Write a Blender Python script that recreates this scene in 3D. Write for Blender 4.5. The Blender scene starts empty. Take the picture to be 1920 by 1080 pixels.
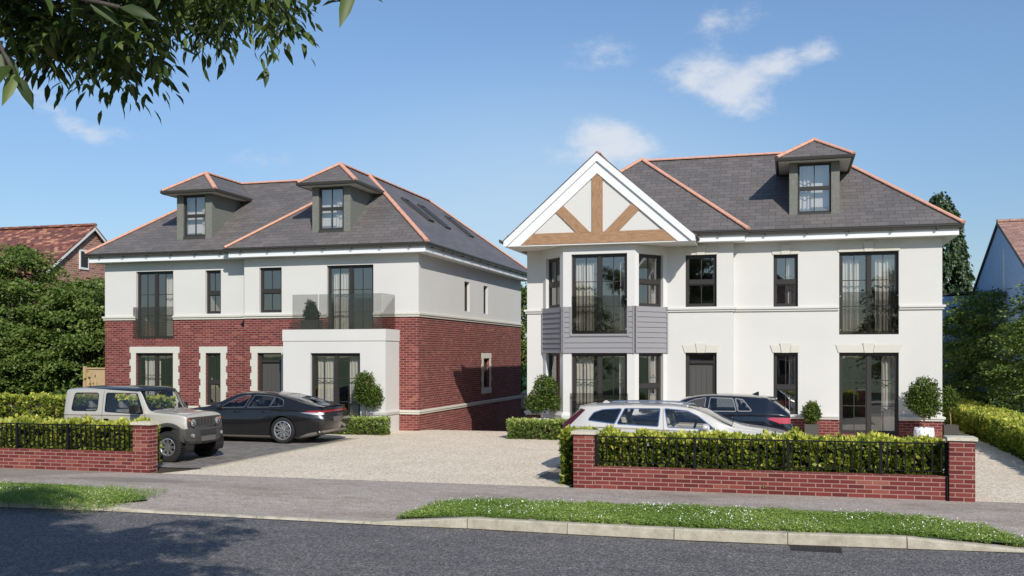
import bpy, bmesh, math, random
import numpy as np
from mathutils import Vector, Matrix

random.seed(7)
rng = np.random.default_rng(7)
R = math.radians
scene = bpy.context.scene
COL = scene.collection

# ------------------------------------------------------------------ camera
cam_d = bpy.data.cameras.new("camera")
cam = bpy.data.objects.new("camera", cam_d)
COL.objects.link(cam)
cam.location = (0, 0, 2.44)
cam.rotation_euler = (R(90), 0, R(15.96))
cam_d.sensor_width = 36.0
cam_d.lens = 1818.0 / 1920.0 * 36.0
cam_d.shift_y = 125.0 / 1920.0
cam_d.clip_start = 0.05
cam_d.clip_end = 3000
scene.camera = cam

# ------------------------------------------------------------------ light
SUN_AZ = R(33.0)      # from -Y towards +X
SUN_EL = R(34.5)
sun_dir = Vector((math.sin(SUN_AZ) * math.cos(SUN_EL), -math.cos(SUN_AZ) * math.cos(SUN_EL), math.sin(SUN_EL)))
sd = bpy.data.lights.new("sun", 'SUN')
sd.energy = 4.4
sd.angle = R(0.53)
sd.color = (1.0, 0.955, 0.89)
so = bpy.data.objects.new("sun", sd)
so.rotation_euler = sun_dir.to_track_quat('Z', 'Y').to_euler()
so.location = (10, -15, 30)
COL.objects.link(so)

world = bpy.data.worlds.new("World")
scene.world = world
world.use_nodes = True


def NN(nt, typ, x=0, y=0, **kw):
    n = nt.nodes.new(typ)
    n.location = (x, y)
    for k, v in kw.items():
        setattr(n, k, v)
    return n


def mathn(nt, op, a, b=None, clamp=False):
    n = nt.nodes.new('ShaderNodeMath')
    n.operation = op
    n.use_clamp = clamp
    for i, v in enumerate((a, b)):
        if v is None:
            continue
        if isinstance(v, (int, float)):
            n.inputs[i].default_value = v
        else:
            nt.links.new(v, n.inputs[i])
    return n.outputs[0]


def maprange(nt, val, a, b, c=0.0, d=1.0, smooth=True):
    n = nt.nodes.new('ShaderNodeMapRange')
    if smooth:
        n.interpolation_type = 'SMOOTHSTEP'
    nt.links.new(val, n.inputs[0])
    for i, v in enumerate((a, b, c, d)):
        n.inputs[i + 1].default_value = v
    return n.outputs[0]


def build_world():
    nt = world.node_tree
    nt.nodes.clear()
    out = NN(nt, 'ShaderNodeOutputWorld')
    bg = NN(nt, 'ShaderNodeBackground')
    sky = NN(nt, 'ShaderNodeTexSky')
    sky.sky_type = 'NISHITA'
    sky.sun_disc = False
    sky.sun_elevation = SUN_EL
    sky.sun_rotation = math.atan2(sun_dir.x, sun_dir.y)
    sky.altitude = 60
    sky.air_density = 1.0
    sky.dust_density = 0.35
    sky.ozone_density = 1.6
    tc = NN(nt, 'ShaderNodeTexCoord')
    L = nt.links.new
    # small fair-weather clouds: soft patches placed by compass direction and height in the sky
    nz = NN(nt, 'ShaderNodeTexNoise')
    nz.inputs['Scale'].default_value = 16.0
    nz.inputs['Detail'].default_value = 9.0
    nz.inputs['Roughness'].default_value = 0.68
    mp = NN(nt, 'ShaderNodeMapping')
    mp.inputs['Scale'].default_value = (1, 1, 1.9)
    L(tc.outputs['Generated'], mp.inputs[0])
    L(mp.outputs[0], nz.inputs['Vector'])
    sep = NN(nt, 'ShaderNodeSeparateXYZ')
    L(tc.outputs['Generated'], sep.inputs[0])
    az = mathn(nt, 'ARCTAN2', sep.outputs[0], sep.outputs[1])
    elv = mathn(nt, 'ARCSINE', sep.outputs[2])
    total = None
    for (a, e, ra, re_, s, rot) in CLOUDS:
        da = mathn(nt, 'SUBTRACT', az, R(a))
        de = mathn(nt, 'SUBTRACT', elv, R(e))
        cr, sr = math.cos(R(rot)), math.sin(R(rot))
        p = mathn(nt, 'ADD', mathn(nt, 'MULTIPLY', da, cr / R(ra)), mathn(nt, 'MULTIPLY', de, sr / R(ra)))
        q = mathn(nt, 'ADD', mathn(nt, 'MULTIPLY', da, -sr / R(re_)), mathn(nt, 'MULTIPLY', de, cr / R(re_)))
        d2 = mathn(nt, 'ADD', mathn(nt, 'MULTIPLY', p, p), mathn(nt, 'MULTIPLY', q, q))
        v = mathn(nt, 'MULTIPLY', mathn(nt, 'SUBTRACT', 1.0, mathn(nt, 'SQRT', d2), clamp=True), s)
        total = v if total is None else mathn(nt, 'ADD', total, v, clamp=True)
    dens = mathn(nt, 'ADD', mathn(nt, 'MULTIPLY', total, 0.80), mathn(nt, 'MULTIPLY', mathn(nt, 'SUBTRACT', nz.outputs['Fac'], 0.5), 1.9))
    dens = mathn(nt, 'MULTIPLY', maprange(nt, dens, 0.12, 0.95), maprange(nt, total, 0.0, 0.25))
    dens = mathn(nt, 'MULTIPLY', dens, 0.80)
    # tint the whole sky, then darken it towards the horizon
    tint = NN(nt, 'ShaderNodeMix', data_type='RGBA', blend_type='MULTIPLY')
    tint.inputs[0].default_value = 1.0
    tint.inputs[7].default_value = SKY_TINT
    L(sky.outputs[0], tint.inputs[6])
    low = NN(nt, 'ShaderNodeMix', data_type='RGBA', blend_type='MULTIPLY')
    low.inputs[0].default_value = 1.0
    L(tint.outputs[2], low.inputs[6])
    lr = NN(nt, 'ShaderNodeValToRGB')
    L(maprange(nt, elv, R(0), R(20)), lr.inputs[0])
    lr.color_ramp.elements[0].color = (0.70, 0.68, 0.70, 1)
    lr.color_ramp.elements[1].color = (1.0, 1.0, 1.0, 1)
    L(lr.outputs[0], low.inputs[7])
    mix = NN(nt, 'ShaderNodeMix', data_type='RGBA')
    L(dens, mix.inputs[0])
    # broad thin veil of haze ahead, lighter than the blue at the sides
    va = mathn(nt, 'MULTIPLY', mathn(nt, 'SUBTRACT', az, R(-14)), 1 / R(24))
    ve = mathn(nt, 'MULTIPLY', mathn(nt, 'SUBTRACT', elv, R(6)), 1 / R(13))
    vd = mathn(nt, 'SQRT', mathn(nt, 'ADD', mathn(nt, 'MULTIPLY', va, va), mathn(nt, 'MULTIPLY', ve, ve)))
    vf = mathn(nt, 'MULTIPLY', maprange(nt, vd, 1.0, 0.0), 0.62)
    veil = NN(nt, 'ShaderNodeMix', data_type='RGBA')
    L(vf, veil.inputs[0])
    L(low.outputs[2], veil.inputs[6])
    veil.inputs[7].default_value = (4.2, 5.45, 6.5, 1)
    L(veil.outputs[2], mix.inputs[6])
    mix.inputs[7].default_value = CLOUD_COL
    L(mix.outputs[2], bg.inputs[0])
    bg.inputs[1].default_value = 0.13
    L(bg.outputs[0], out.inputs[0])


# (azimuth from +Y towards +X, elevation, half width, half height, strength, tilt), degrees
CLOUDS = [(-4.6, 15.7, 3.9, 1.8, 1.0, 0), (-3.2, 14.7, 3.4, 1.7, 1.0, -25), (-0.6, 16.0, 2.4, 1.4, 0.9, 15), (1.9, 16.6, 1.5, 1.1, 0.85, 0),
          (-10.6, 11.6, 4.2, 1.7, 0.95, 0), (-11.0, 12.9, 2.0, 1.5, 0.85, 0), (-8.8, 12.7, 2.0, 1.3, 0.8, 0), (-11.0, 17.3, 3.6, 1.4, 0.46, 0),
          (-3.6, 18.6, 3.8, 1.5, 0.55, 15), (-41.2, 12.9, 3.8, 1.1, 0.62, -35), (-38.4, 11.9, 3.6, 0.8, 0.45, 0),
          (-29.6, 11.0, 3.0, 1.2, 0.52, 0)]
SKY_TINT = (0.85, 0.955, 1.05, 1)
CLOUD_COL = (6.0, 6.2, 6.6, 1)
build_world()

scene.view_settings.view_transform = 'Standard'
scene.view_settings.look = 'None'
scene.view_settings.exposure = 0.0
scene.view_settings.gamma = 1.0
scene.render.engine = 'CYCLES'
scene.cycles.max_bounces = 8
scene.cycles.transparent_max_bounces = 16
scene.cycles.transmission_bounces = 6
scene.cycles.glossy_bounces = 4
scene.cycles.diffuse_bounces = 3
scene.cycles.caustics_reflective = False
scene.cycles.caustics_refractive = False
scene.cycles.sample_clamp_indirect = 4.0

# ------------------------------------------------------------------ materials
MATS = {}


class M:
    """small helper to write a node material"""
    def __init__(s, name, color=(0.5, 0.5, 0.5), rough=0.7, metal=0.0, spec=0.5, coat=0.0, coat_rough=0.03):
        s.m = bpy.data.materials.new(name)
        s.m.use_nodes = True
        s.nt = s.m.node_tree
        s.bsdf = s.nt.nodes['Principled BSDF']
        s.out = s.nt.nodes['Material Output']
        s.bsdf.inputs['Base Color'].default_value = (*color, 1)
        s.bsdf.inputs['Roughness'].default_value = rough
        s.bsdf.inputs['Metallic'].default_value = metal
        s.bsdf.inputs['Specular IOR Level'].default_value = spec
        s.bsdf.inputs['Coat Weight'].default_value = coat
        s.bsdf.inputs['Coat Roughness'].default_value = coat_rough
        MATS[name] = s.m

    def L(s, a, b):
        s.nt.links.new(a, b)

    def coord(s, kind='UV', scale=(1, 1, 1)):
        tc = s.nt.nodes.new('ShaderNodeTexCoord')
        if kind == 'Position':
            g = s.nt.nodes.new('ShaderNodeNewGeometry')
            o = g.outputs['Position']
        else:
            o = tc.outputs[kind]
        if scale == (1, 1, 1):
            return o
        mp = s.nt.nodes.new('ShaderNodeMapping')
        mp.inputs['Scale'].default_value = scale
        s.L(o, mp.inputs[0])
        return mp.outputs[0]

    def noise(s, vec, scale, detail=4, rough=0.55, out='Fac'):
        n = s.nt.nodes.new('ShaderNodeTexNoise')
        n.inputs['Scale'].default_value = scale
        n.inputs['Detail'].default_value = detail
        n.inputs['Roughness'].default_value = rough
        s.L(vec, n.inputs['Vector'])
        return n.outputs[out]

    def voronoi(s, vec, scale, out='Distance', feature='F1'):
        n = s.nt.nodes.new('ShaderNodeTexVoronoi')
        n.feature = feature
        n.inputs['Scale'].default_value = scale
        s.L(vec, n.inputs['Vector'])
        return n.outputs[out]

    def ramp(s, fac, stops):
        n = s.nt.nodes.new('ShaderNodeValToRGB')
        s.L(fac, n.inputs[0])
        cr = n.color_ramp
        while len(cr.elements) < len(stops):
            cr.elements.new(0.5)
        for e, (p, c) in zip(cr.elements, stops):
            e.position = p
            e.color = (*c, 1) if len(c) == 3 else c
        return n.outputs[0]

    def mix(s, fac, a, b, blend='MIX'):
        n = s.nt.nodes.new('ShaderNodeMix')
        n.data_type = 'RGBA'
        n.blend_type = blend
        for i, v in ((0, fac), (6, a), (7, b)):
            if isinstance(v, (int, float)):
                n.inputs[i].default_value = v
            elif isinstance(v, tuple):
                n.inputs[i].default_value = (*v, 1) if len(v) == 3 else v
            else:
                s.L(v, n.inputs[i])
        return n.outputs[2]

    def color(s, sock):
        s.L(sock, s.bsdf.inputs['Base Color'])

    def rough(s, sock):
        s.L(sock, s.bsdf.inputs['Roughness'])

    def bump(s, h, strength=0.3, dist=0.01):
        b = s.nt.nodes.new('ShaderNodeBump')
        b.inputs['Strength'].default_value = strength
        b.inputs['Distance'].default_value = dist
        s.L(h, b.inputs['Height'])
        s.L(b.outputs[0], s.bsdf.inputs['Normal'])

    def brick(s, vec, bw, rh, mortar=0.01, offset=0.5, smooth=0.1, c1=(0, 0, 0), c2=(1, 1, 1), cm=(0.5, 0.5, 0.5), bias=0.0):
        n = s.nt.nodes.new('ShaderNodeTexBrick')
        n.offset = offset
        n.inputs['Scale'].default_value = 1
        n.inputs['Mortar Size'].default_value = mortar
        n.inputs['Mortar Smooth'].default_value = smooth
        n.inputs['Brick Width'].default_value = bw
        n.inputs['Row Height'].default_value = rh
        n.inputs['Bias'].default_value = bias
        n.inputs['Color1'].default_value = (*c1, 1)
        n.inputs['Color2'].default_value = (*c2, 1)
        n.inputs['Mortar'].default_value = (*cm, 1)
        s.L(vec, n.inputs['Vector'])
        return n


def brick_mat(name, stops, mortar, bw=0.225, rh=0.075, ms=0.010, dirty=0.5):
    m = M(name, rough=0.85, spec=0.2)
    uv = m.coord('UV')
    b = m.brick(uv, bw, rh, ms, smooth=0.25)
    tone = m.ramp(b.outputs['Color'], stops)
    n1 = m.noise(uv, 60, 5, 0.7)
    tone = m.mix(0.35, tone, m.ramp(n1, [(0.3, (0.45, 0.40, 0.40)), (0.7, (1.35, 1.3, 1.3))]), 'MULTIPLY')
    mort = m.mix(m.noise(uv, 35, 3), mortar, tuple(c * 0.65 for c in mortar))
    c = m.mix(b.outputs['Fac'], tone, mort)
    big = m.ramp(m.noise(uv, 0.9, 4, 0.6), [(0.3, (0.78, 0.76, 0.76)), (0.7, (1.12, 1.1, 1.1))])
    c = m.mix(dirty, c, big, 'MULTIPLY')
    m.color(c)
    h = m.mix(b.outputs['Fac'], m.ramp(n1, [(0, (0.75,) * 3), (1, (1, 1, 1))]), (0.0, 0.0, 0.0))
    m.bump(h, 0.6, 0.008)
    return m


RED = [(0.0, (0.120, 0.027, 0.025)), (0.3, (0.165, 0.034, 0.031)), (0.65, (0.198, 0.043, 0.038)), (0.90, (0.235, 0.062, 0.050)), (1.0, (0.31, 0.115, 0.082))]
brick_mat('red_brick', RED, (0.40, 0.25, 0.21), ms=0.009)
brick_mat('wall_brick', RED, (0.42, 0.27, 0.22), bw=0.265, rh=0.075, ms=0.009)
brick_mat('old_brick', [(0, (0.26, 0.09, 0.06)), (0.5, (0.40, 0.16, 0.10)), (1, (0.50, 0.24, 0.16))], (0.5, 0.42, 0.36), bw=0.30, rh=0.10, ms=0.016)


def render_mat(name, col, bumpy=0.25, var=0.06, scale=90):
    m = M(name, col, 0.88, spec=0.25)
    p = m.coord('Position')
    n = m.noise(p, scale, 5, 0.65)
    big = m.noise(p, 0.7, 5, 0.6)
    k = m.mix(0.5, m.ramp(n, [(0.3, (1 - var,) * 3), (0.7, (1 + var * 0.3,) * 3)]), m.ramp(big, [(0.3, (0.93, 0.925, 0.91)), (0.7, (1.02, 1.02, 1.02))]), 'MULTIPLY')
    m.color(m.mix(1.0, col, k, 'MULTIPLY'))
    m.bump(n, bumpy, 0.004)
    return m


render_mat('white_render', (0.655, 0.638, 0.600))
render_mat('bay_render', (0.66, 0.645, 0.615))
render_mat('cream_stone', (0.64, 0.615, 0.535), 0.2, 0.12, 45)
render_mat('dormer_render', (0.205, 0.208, 0.178), 0.6, 0.30, 22)
render_mat('pale_blue_render', (0.40, 0.56, 0.80), 0.3, 0.15, 8)
render_mat('interior_plaster', (0.50, 0.46, 0.40), 0.0, 0.03)
render_mat('interior_floor', (0.25, 0.18, 0.12), 0.0, 0.1)
M('white_fascia', (0.80, 0.80, 0.79), 0.45)
M('soffit_white', (0.74, 0.73, 0.70), 0.6)
M('gutter_dark', (0.050, 0.046, 0.040), 0.38)
M('frame_dark', (0.036, 0.033, 0.030), 0.45, spec=0.35)
M('door_dark', (0.075, 0.070, 0.064), 0.5)
M('black_iron', (0.010, 0.009, 0.011), 0.6, spec=0.2)
M('clay_pot_dark', (0.07, 0.065, 0.058), 0.7)
M('pot_white', (0.82, 0.83, 0.85), 0.4)
M('dark_interior', (0.03, 0.028, 0.027), 0.9)

m = M('coping_stone', (0.62, 0.57, 0.45), 0.85)
p = m.coord('Position')
m.color(m.ramp(m.noise(p, 28, 6, 0.7), [(0.3, (0.42, 0.38, 0.29)), (0.6, (0.64, 0.59, 0.47))]))
m.bump(m.noise(p, 90, 4), 0.4, 0.006)

# slates
def slate_mat(name, bw, rh, stops, ms=0.006, bumpd=0.012):
    m = M(name, rough=0.55, spec=0.45)
    uv = m.coord('UV')
    b = m.brick(uv, bw, rh, ms, smooth=0.3)
    tone = m.ramp(b.outputs['Color'], stops)
    n = m.noise(m.coord('UV', (1, 3, 1)), 9, 8, 0.7)
    tone = m.mix(0.7, tone, m.ramp(n, [(0.32, (0.72, 0.71, 0.72)), (0.68, (1.28, 1.25, 1.22))]), 'MULTIPLY')
    marks = m.ramp(m.noise(m.coord('UV', (3, 9, 1)), 3.4, 5, 0.6), [(0.66, (0, 0, 0)), (0.74, (1, 1, 1))])
    tone = m.mix(m.mix(1.0, marks, (0.45, 0.45, 0.45), 'MULTIPLY'), tone, (0.30, 0.29, 0.27))
    big = m.ramp(m.noise(uv, 0.55, 5, 0.6), [(0.3, (0.86, 0.86, 0.88)), (0.7, (1.12, 1.08, 1.04))])
    tone = m.mix(1.0, tone, big, 'MULTIPLY')
    m.color(m.mix(b.outputs['Fac'], tone, (0.035, 0.034, 0.037)))
    # each course laps over the one below: the height falls up the slate
    sx = m.nt.nodes.new('ShaderNodeSeparateXYZ')
    m.L(uv, sx.inputs[0])
    saw = mathn(m.nt, 'SUBTRACT', 1.0, mathn(m.nt, 'FRACT', mathn(m.nt, 'DIVIDE', sx.outputs[1], rh)))
    h = mathn(m.nt, 'MULTIPLY', saw, mathn(m.nt, 'SUBTRACT', 1.0, b.outputs['Fac']))
    h = mathn(m.nt, 'ADD', h, mathn(m.nt, 'MULTIPLY', n, 0.35))
    m.bump(h, 0.7, bumpd)
    return m


slate_mat('roof_slate', 0.38, 0.19, [(0, (0.122, 0.113, 0.110)), (0.5, (0.138, 0.127, 0.123)), (1, (0.158, 0.146, 0.140))])
slate_mat('clay_roof', 0.22, 0.16, [(0, (0.13, 0.055, 0.045)), (0.45, (0.20, 0.075, 0.055)), (0.7, (0.30, 0.12, 0.075)), (1, (0.52, 0.26, 0.16))])
slate_mat('pale_tile_roof', 0.22, 0.16, [(0, (0.30, 0.17, 0.13)), (0.5, (0.38, 0.22, 0.17)), (1, (0.48, 0.30, 0.24))])

m = M('ridge_terracotta', (0.66, 0.31, 0.20), 0.8)
p = m.coord('Position')
m.color(m.ramp(m.noise(p, 7, 5, 0.7), [(0.3, (0.55, 0.27, 0.185)), (0.7, (0.70, 0.38, 0.27))]))
m.bump(m.noise(p, 60, 3), 0.3, 0.005)

# oak timber: grain runs along the UV u direction
m = M('oak_timber', rough=0.7)
uvv = m.coord('UV', (1.2, 14, 1))
g = m.noise(uvv, 3.0, 8, 0.7)
g2 = m.noise(m.coord('UV', (3, 30, 1)), 6, 5, 0.6)
c = m.ramp(g, [(0.25, (0.15, 0.075, 0.035)), (0.5, (0.37, 0.215, 0.115)), (0.72, (0.52, 0.33, 0.19))])
c = m.mix(0.7, c, m.ramp(g2, [(0.3, (0.55, 0.50, 0.45)), (0.7, (1.35, 1.35, 1.35))]), 'MULTIPLY')
kn = m.noise(m.coord('UV', (1.6, 5, 1)), 2.2, 6, 0.6)
wv = mathn(m.nt, 'FRACT', mathn(m.nt, 'MULTIPLY', kn, 9.0))
c = m.mix(m.mix(1.0, m.ramp(wv, [(0.0, (1, 1, 1)), (0.25, (0, 0, 0))]), (0.45, 0.45, 0.45), 'MULTIPLY'), c, (0.20, 0.10, 0.05))
m.color(c)
m.bump(g, 0.5, 0.01)

m = M('fence_timber', rough=0.8)
g = m.noise(m.coord('UV', (9, 0.8, 1)), 4, 6, 0.6)
m.color(m.ramp(g, [(0.3, (0.36, 0.24, 0.12)), (0.7, (0.60, 0.44, 0.25))]))

m = M('grey_cladding', rough=0.7)
g = m.noise(m.coord('UV', (1.5, 25, 1)), 5, 6, 0.6)
m.color(m.ramp(g, [(0.3, (0.235, 0.225, 0.232)), (0.7, (0.29, 0.28, 0.285))]))
m.bump(g, 0.25, 0.004)

m = M('curtain', (0.74, 0.70, 0.64), 0.9)
tr = m.nt.nodes.new('ShaderNodeBsdfTranslucent')
tr.inputs[0].default_value = (0.75, 0.7, 0.62, 1)
mx = m.nt.nodes.new('ShaderNodeMixShader')
mx.inputs[0].default_value = 0.25
m.L(m.bsdf.outputs[0], mx.inputs[1])
m.L(tr.outputs[0], mx.inputs[2])
m.L(mx.outputs[0], m.out.inputs[0])


def glass_mat(name, tint, ior=1.6, lo=0.0, rough=0.0, wobble=0.0):
    m = M(name)
    nt = m.nt
    nt.nodes.remove(m.bsdf)
    t = nt.nodes.new('ShaderNodeBsdfTransparent')
    t.inputs[0].default_value = (*tint, 1)
    g = nt.nodes.new('ShaderNodeBsdfGlossy')
    g.inputs['Roughness'].default_value = rough
    g.inputs[0].default_value = (1, 1, 1, 1)
    lw = nt.nodes.new('ShaderNodeLayerWeight')
    lw.inputs[0].default_value = 0.5
    f0 = ((ior - 1) / (ior + 1)) ** 2 + lo
    f = mathn(nt, 'ADD', mathn(nt, 'MULTIPLY', mathn(nt, 'POWER', lw.outputs['Facing'], 5.0), 1 - f0), f0, clamp=True)
    mxx = nt.nodes.new('ShaderNodeMixShader')
    nt.links.new(f, mxx.inputs[0])
    nt.links.new(t.outputs[0], mxx.inputs[1])
    nt.links.new(g.outputs[0], mxx.inputs[2])
    nt.links.new(mxx.outputs[0], m.out.inputs[0])
    if wobble:
        b = nt.nodes.new('ShaderNodeBump')
        b.inputs['Strength'].default_value = wobble
        b.inputs['Distance'].default_value = 0.02
        nt.links.new(m.noise(m.coord('Position'), 1.6, 1), b.inputs['Height'])
        nt.links.new(b.outputs[0], g.inputs['Normal'])
    return m


glass_mat('window_glass', (0.90, 0.90, 0.88), 1.75, 0.15, wobble=0.05)
glass_mat('balcony_glass', (0.74, 0.735, 0.725), 1.5, 0.0)
glass_mat('car_glass', (0.85, 0.86, 0.86), 1.6, 0.02)
glass_mat('car_glass_dark', (0.42, 0.44, 0.46), 1.6, 0.04)
glass_mat('green_glass', (0.55, 0.78, 0.76), 1.5, 0.08)
M('roof_window_glass', (0.02, 0.10, 0.30), 0.03, 0.0, 1.0, 1.0)

# ground materials
m = M('asphalt', rough=0.75, spec=0.35)
p = m.coord('Position')
v = m.voronoi(p, 46, 'Color')
sp = m.ramp(v, [(0.12, (0.070, 0.065, 0.063)), (0.50, (0.128, 0.119, 0.115)), (0.88, (0.255, 0.240, 0.230))])
n = m.ramp(m.noise(m.coord('Position', (1, 2.5, 1)), 1.1, 6, 0.65), [(0.3, (0.82, 0.82, 0.84)), (0.7, (1.15, 1.14, 1.12))])
n2 = m.ramp(m.noise(p, 26, 3, 0.7), [(0.3, (0.7, 0.7, 0.7)), (0.7, (1.35, 1.35, 1.35))])
c = m.mix(1.0, m.mix(1.0, sp, n, 'MULTIPLY'), n2, 'MULTIPLY')
m.color(c)
m.bump(m.voronoi(p, 46), 0.8, 0.012)

m = M('pavement_tarmac', rough=0.9, spec=0.2)
p = m.coord('Position')
a = m.ramp(m.voronoi(p, 50, 'Color'), [(0.1, (0.300, 0.255, 0.215)), (0.6, (0.415, 0.362, 0.315)), (0.95, (0.56, 0.50, 0.445))])
b = m.ramp(m.noise(m.coord('Position', (1, 2.8, 1)), 2.3, 7, 0.7), [(0.3, (0.80, 0.78, 0.76)), (0.68, (1.10, 1.10, 1.10))])
b2 = m.ramp(m.noise(m.coord('Position', (0.5, 1.3, 1)), 0.8, 5, 0.6), [(0.28, (0.72, 0.69, 0.65)), (0.5, (1.0, 1.0, 1.0))])
c = m.mix(1.0, m.mix(1.0, a, b, 'MULTIPLY'), b2, 'MULTIPLY')
# an old damp stain near the left wall
sx = m.nt.nodes.new('ShaderNodeSeparateXYZ')
m.L(p, sx.inputs[0])
ex = mathn(m.nt, 'MULTIPLY', mathn(m.nt, 'SUBTRACT', sx.outputs[0], -12.35), 1 / 1.5)
ey = mathn(m.nt, 'MULTIPLY', mathn(m.nt, 'SUBTRACT', sx.outputs[1], 16.15), 1 / 0.38)
ed = mathn(m.nt, 'ADD', mathn(m.nt, 'ADD', mathn(m.nt, 'MULTIPLY', ex, ex), mathn(m.nt, 'MULTIPLY', ey, ey)), mathn(m.nt, 'MULTIPLY', m.noise(p, 3, 4), 0.8))
c = m.mix(maprange(m.nt, ed, 1.5, 0.8, 0, 0.6), c, (0.20, 0.175, 0.15))
# a straight reinstatement patch further left
pt = maprange(m.nt, mathn(m.nt, 'ADD', mathn(m.nt, 'MULTIPLY', sx.outputs[0], -1.0), mathn(m.nt, 'MULTIPLY', sx.outputs[1], 1.2)), 33.9, 34.0, 0, 0.55, False)
c = m.mix(pt, c, (0.21, 0.185, 0.15))
m.color(c)
m.bump(m.voronoi(p, 50), 0.5, 0.006)

m = M('resin_gravel', rough=0.85, spec=0.3)
p = m.coord('Position')
a = m.ramp(m.voronoi(p, 32, 'Color'), [(0.05, (0.42, 0.34, 0.25)), (0.35, (0.66, 0.56, 0.43)), (0.7, (0.79, 0.69, 0.55)), (0.97, (0.92, 0.85, 0.73))])
b = m.ramp(m.noise(p, 0.9, 6, 0.65), [(0.3, (0.90, 0.89, 0.87)), (0.7, (1.05, 1.04, 1.03))])
b2 = m.ramp(m.noise(p, 14, 3, 0.7), [(0.3, (0.84, 0.83, 0.82)), (0.7, (1.14, 1.14, 1.14))])
m.color(m.mix(1.0, m.mix(1.0, a, b, 'MULTIPLY'), b2, 'MULTIPLY'))
m.bump(m.voronoi(p, 32), 0.6, 0.01)

m = M('block_paving', rough=0.85)
p = m.coord('Position')
b = m.brick(p, 0.20, 0.10, 0.008, smooth=0.3)
c = m.ramp(b.outputs['Color'], [(0, (0.165, 0.145, 0.125)), (1, (0.28, 0.25, 0.22))])
c = m.mix(1.0, c, m.ramp(m.noise(p, 2, 5, 0.7), [(0.3, (0.8,) * 3), (0.7, (1.15,) * 3)]), 'MULTIPLY')
m.color(m.mix(b.outputs['Fac'], c, (0.060, 0.052, 0.045)))
m.bump(mathn(m.nt, 'SUBTRACT', 1.0, b.outputs['Fac']), 0.6, 0.01)

m = M('kerb_concrete', rough=0.85)
p = m.coord('Position')
c = m.ramp(m.noise(p, 5, 7, 0.7), [(0.28, (0.30, 0.265, 0.20)), (0.5, (0.45, 0.405, 0.31)), (0.72, (0.56, 0.51, 0.41))])
c = m.mix(1.0, c, m.ramp(m.noise(p, 60, 4, 0.7), [(0.3, (0.85,) * 3), (0.7, (1.1,) * 3)]), 'MULTIPLY')
m.color(c)
m.bump(m.noise(p, 60, 4, 0.7), 0.5, 0.006)

m = M('soil', (0.045, 0.035, 0.02), 0.95)
m = M('lawn', rough=0.95)
p = m.coord('Position')
m.color(m.ramp(m.noise(p, 6, 6, 0.7), [(0.3, (0.035, 0.07, 0.015)), (0.7, (0.08, 0.14, 0.035))]))


def leaf_mat(name, c_dark, c_mid, c_light, transl=0.35, gloss=0.45, spec=0.4):
    m = M(name, rough=gloss, spec=spec)
    at = m.nt.nodes.new('ShaderNodeAttribute')
    at.attribute_name = 'rnd'
    c = m.ramp(at.outputs['Fac'], [(0.0, c_dark), (0.55, c_mid), (1.0, c_light)])
    m.color(c)
    tr = m.nt.nodes.new('ShaderNodeBsdfTranslucent')
    m.L(m.mix(1.0, c, (1.25, 1.3, 0.7), 'MULTIPLY'), tr.inputs[0])
    mx = m.nt.nodes.new('ShaderNodeMixShader')
    mx.inputs[0].default_value = transl
    m.L(m.bsdf.outputs[0], mx.inputs[1])
    m.L(tr.outputs[0], mx.inputs[2])
    m.L(mx.outputs[0], m.out.inputs[0])
    return m


leaf_mat('tree_leaf', (0.05, 0.085, 0.016), (0.135, 0.2, 0.042), (0.33, 0.39, 0.115), 0.32, 0.5, 0.3)
leaf_mat('tree_leaf_dark', (0.012, 0.024, 0.010), (0.024, 0.045, 0.016), (0.045, 0.070, 0.024), 0.2)
leaf_mat('conifer_leaf', (0.026, 0.052, 0.022), (0.06, 0.1, 0.042), (0.14, 0.18, 0.075), 0.15)
leaf_mat('hedge_leaf', (0.06, 0.1, 0.014), (0.27, 0.33, 0.045), (0.78, 0.74, 0.17), 0.42)
leaf_mat('box_leaf', (0.07, 0.12, 0.02), (0.24, 0.32, 0.065), (0.6, 0.64, 0.22), 0.3)
leaf_mat('topiary_leaf', (0.03, 0.056, 0.01), (0.08, 0.125, 0.02), (0.22, 0.28, 0.055), 0.3, 0.6, 0.2)
leaf_mat('topiary_leaf_dark', (0.012, 0.028, 0.008), (0.030, 0.055, 0.014), (0.060, 0.085, 0.022), 0.25)
leaf_mat('ash_leaf', (0.025, 0.045, 0.01), (0.058, 0.092, 0.018), (0.13, 0.17, 0.036), 0.25, 0.5)
leaf_mat('grass_blade', (0.11, 0.19, 0.035), (0.27, 0.38, 0.075), (0.52, 0.58, 0.2), 0.35, 0.6)
M('daisy_white', (0.80, 0.80, 0.76), 0.8)
m = M('bark', rough=0.95)
p = m.coord('Position', (1, 1, 0.3))
g = m.noise(p, 22, 6, 0.7)
m.color(m.ramp(g, [(0.3, (0.035, 0.028, 0.022)), (0.7, (0.13, 0.11, 0.09))]))
m.bump(g, 0.8, 0.02)
M('pale_stem', (0.30, 0.22, 0.13), 0.9)

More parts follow.
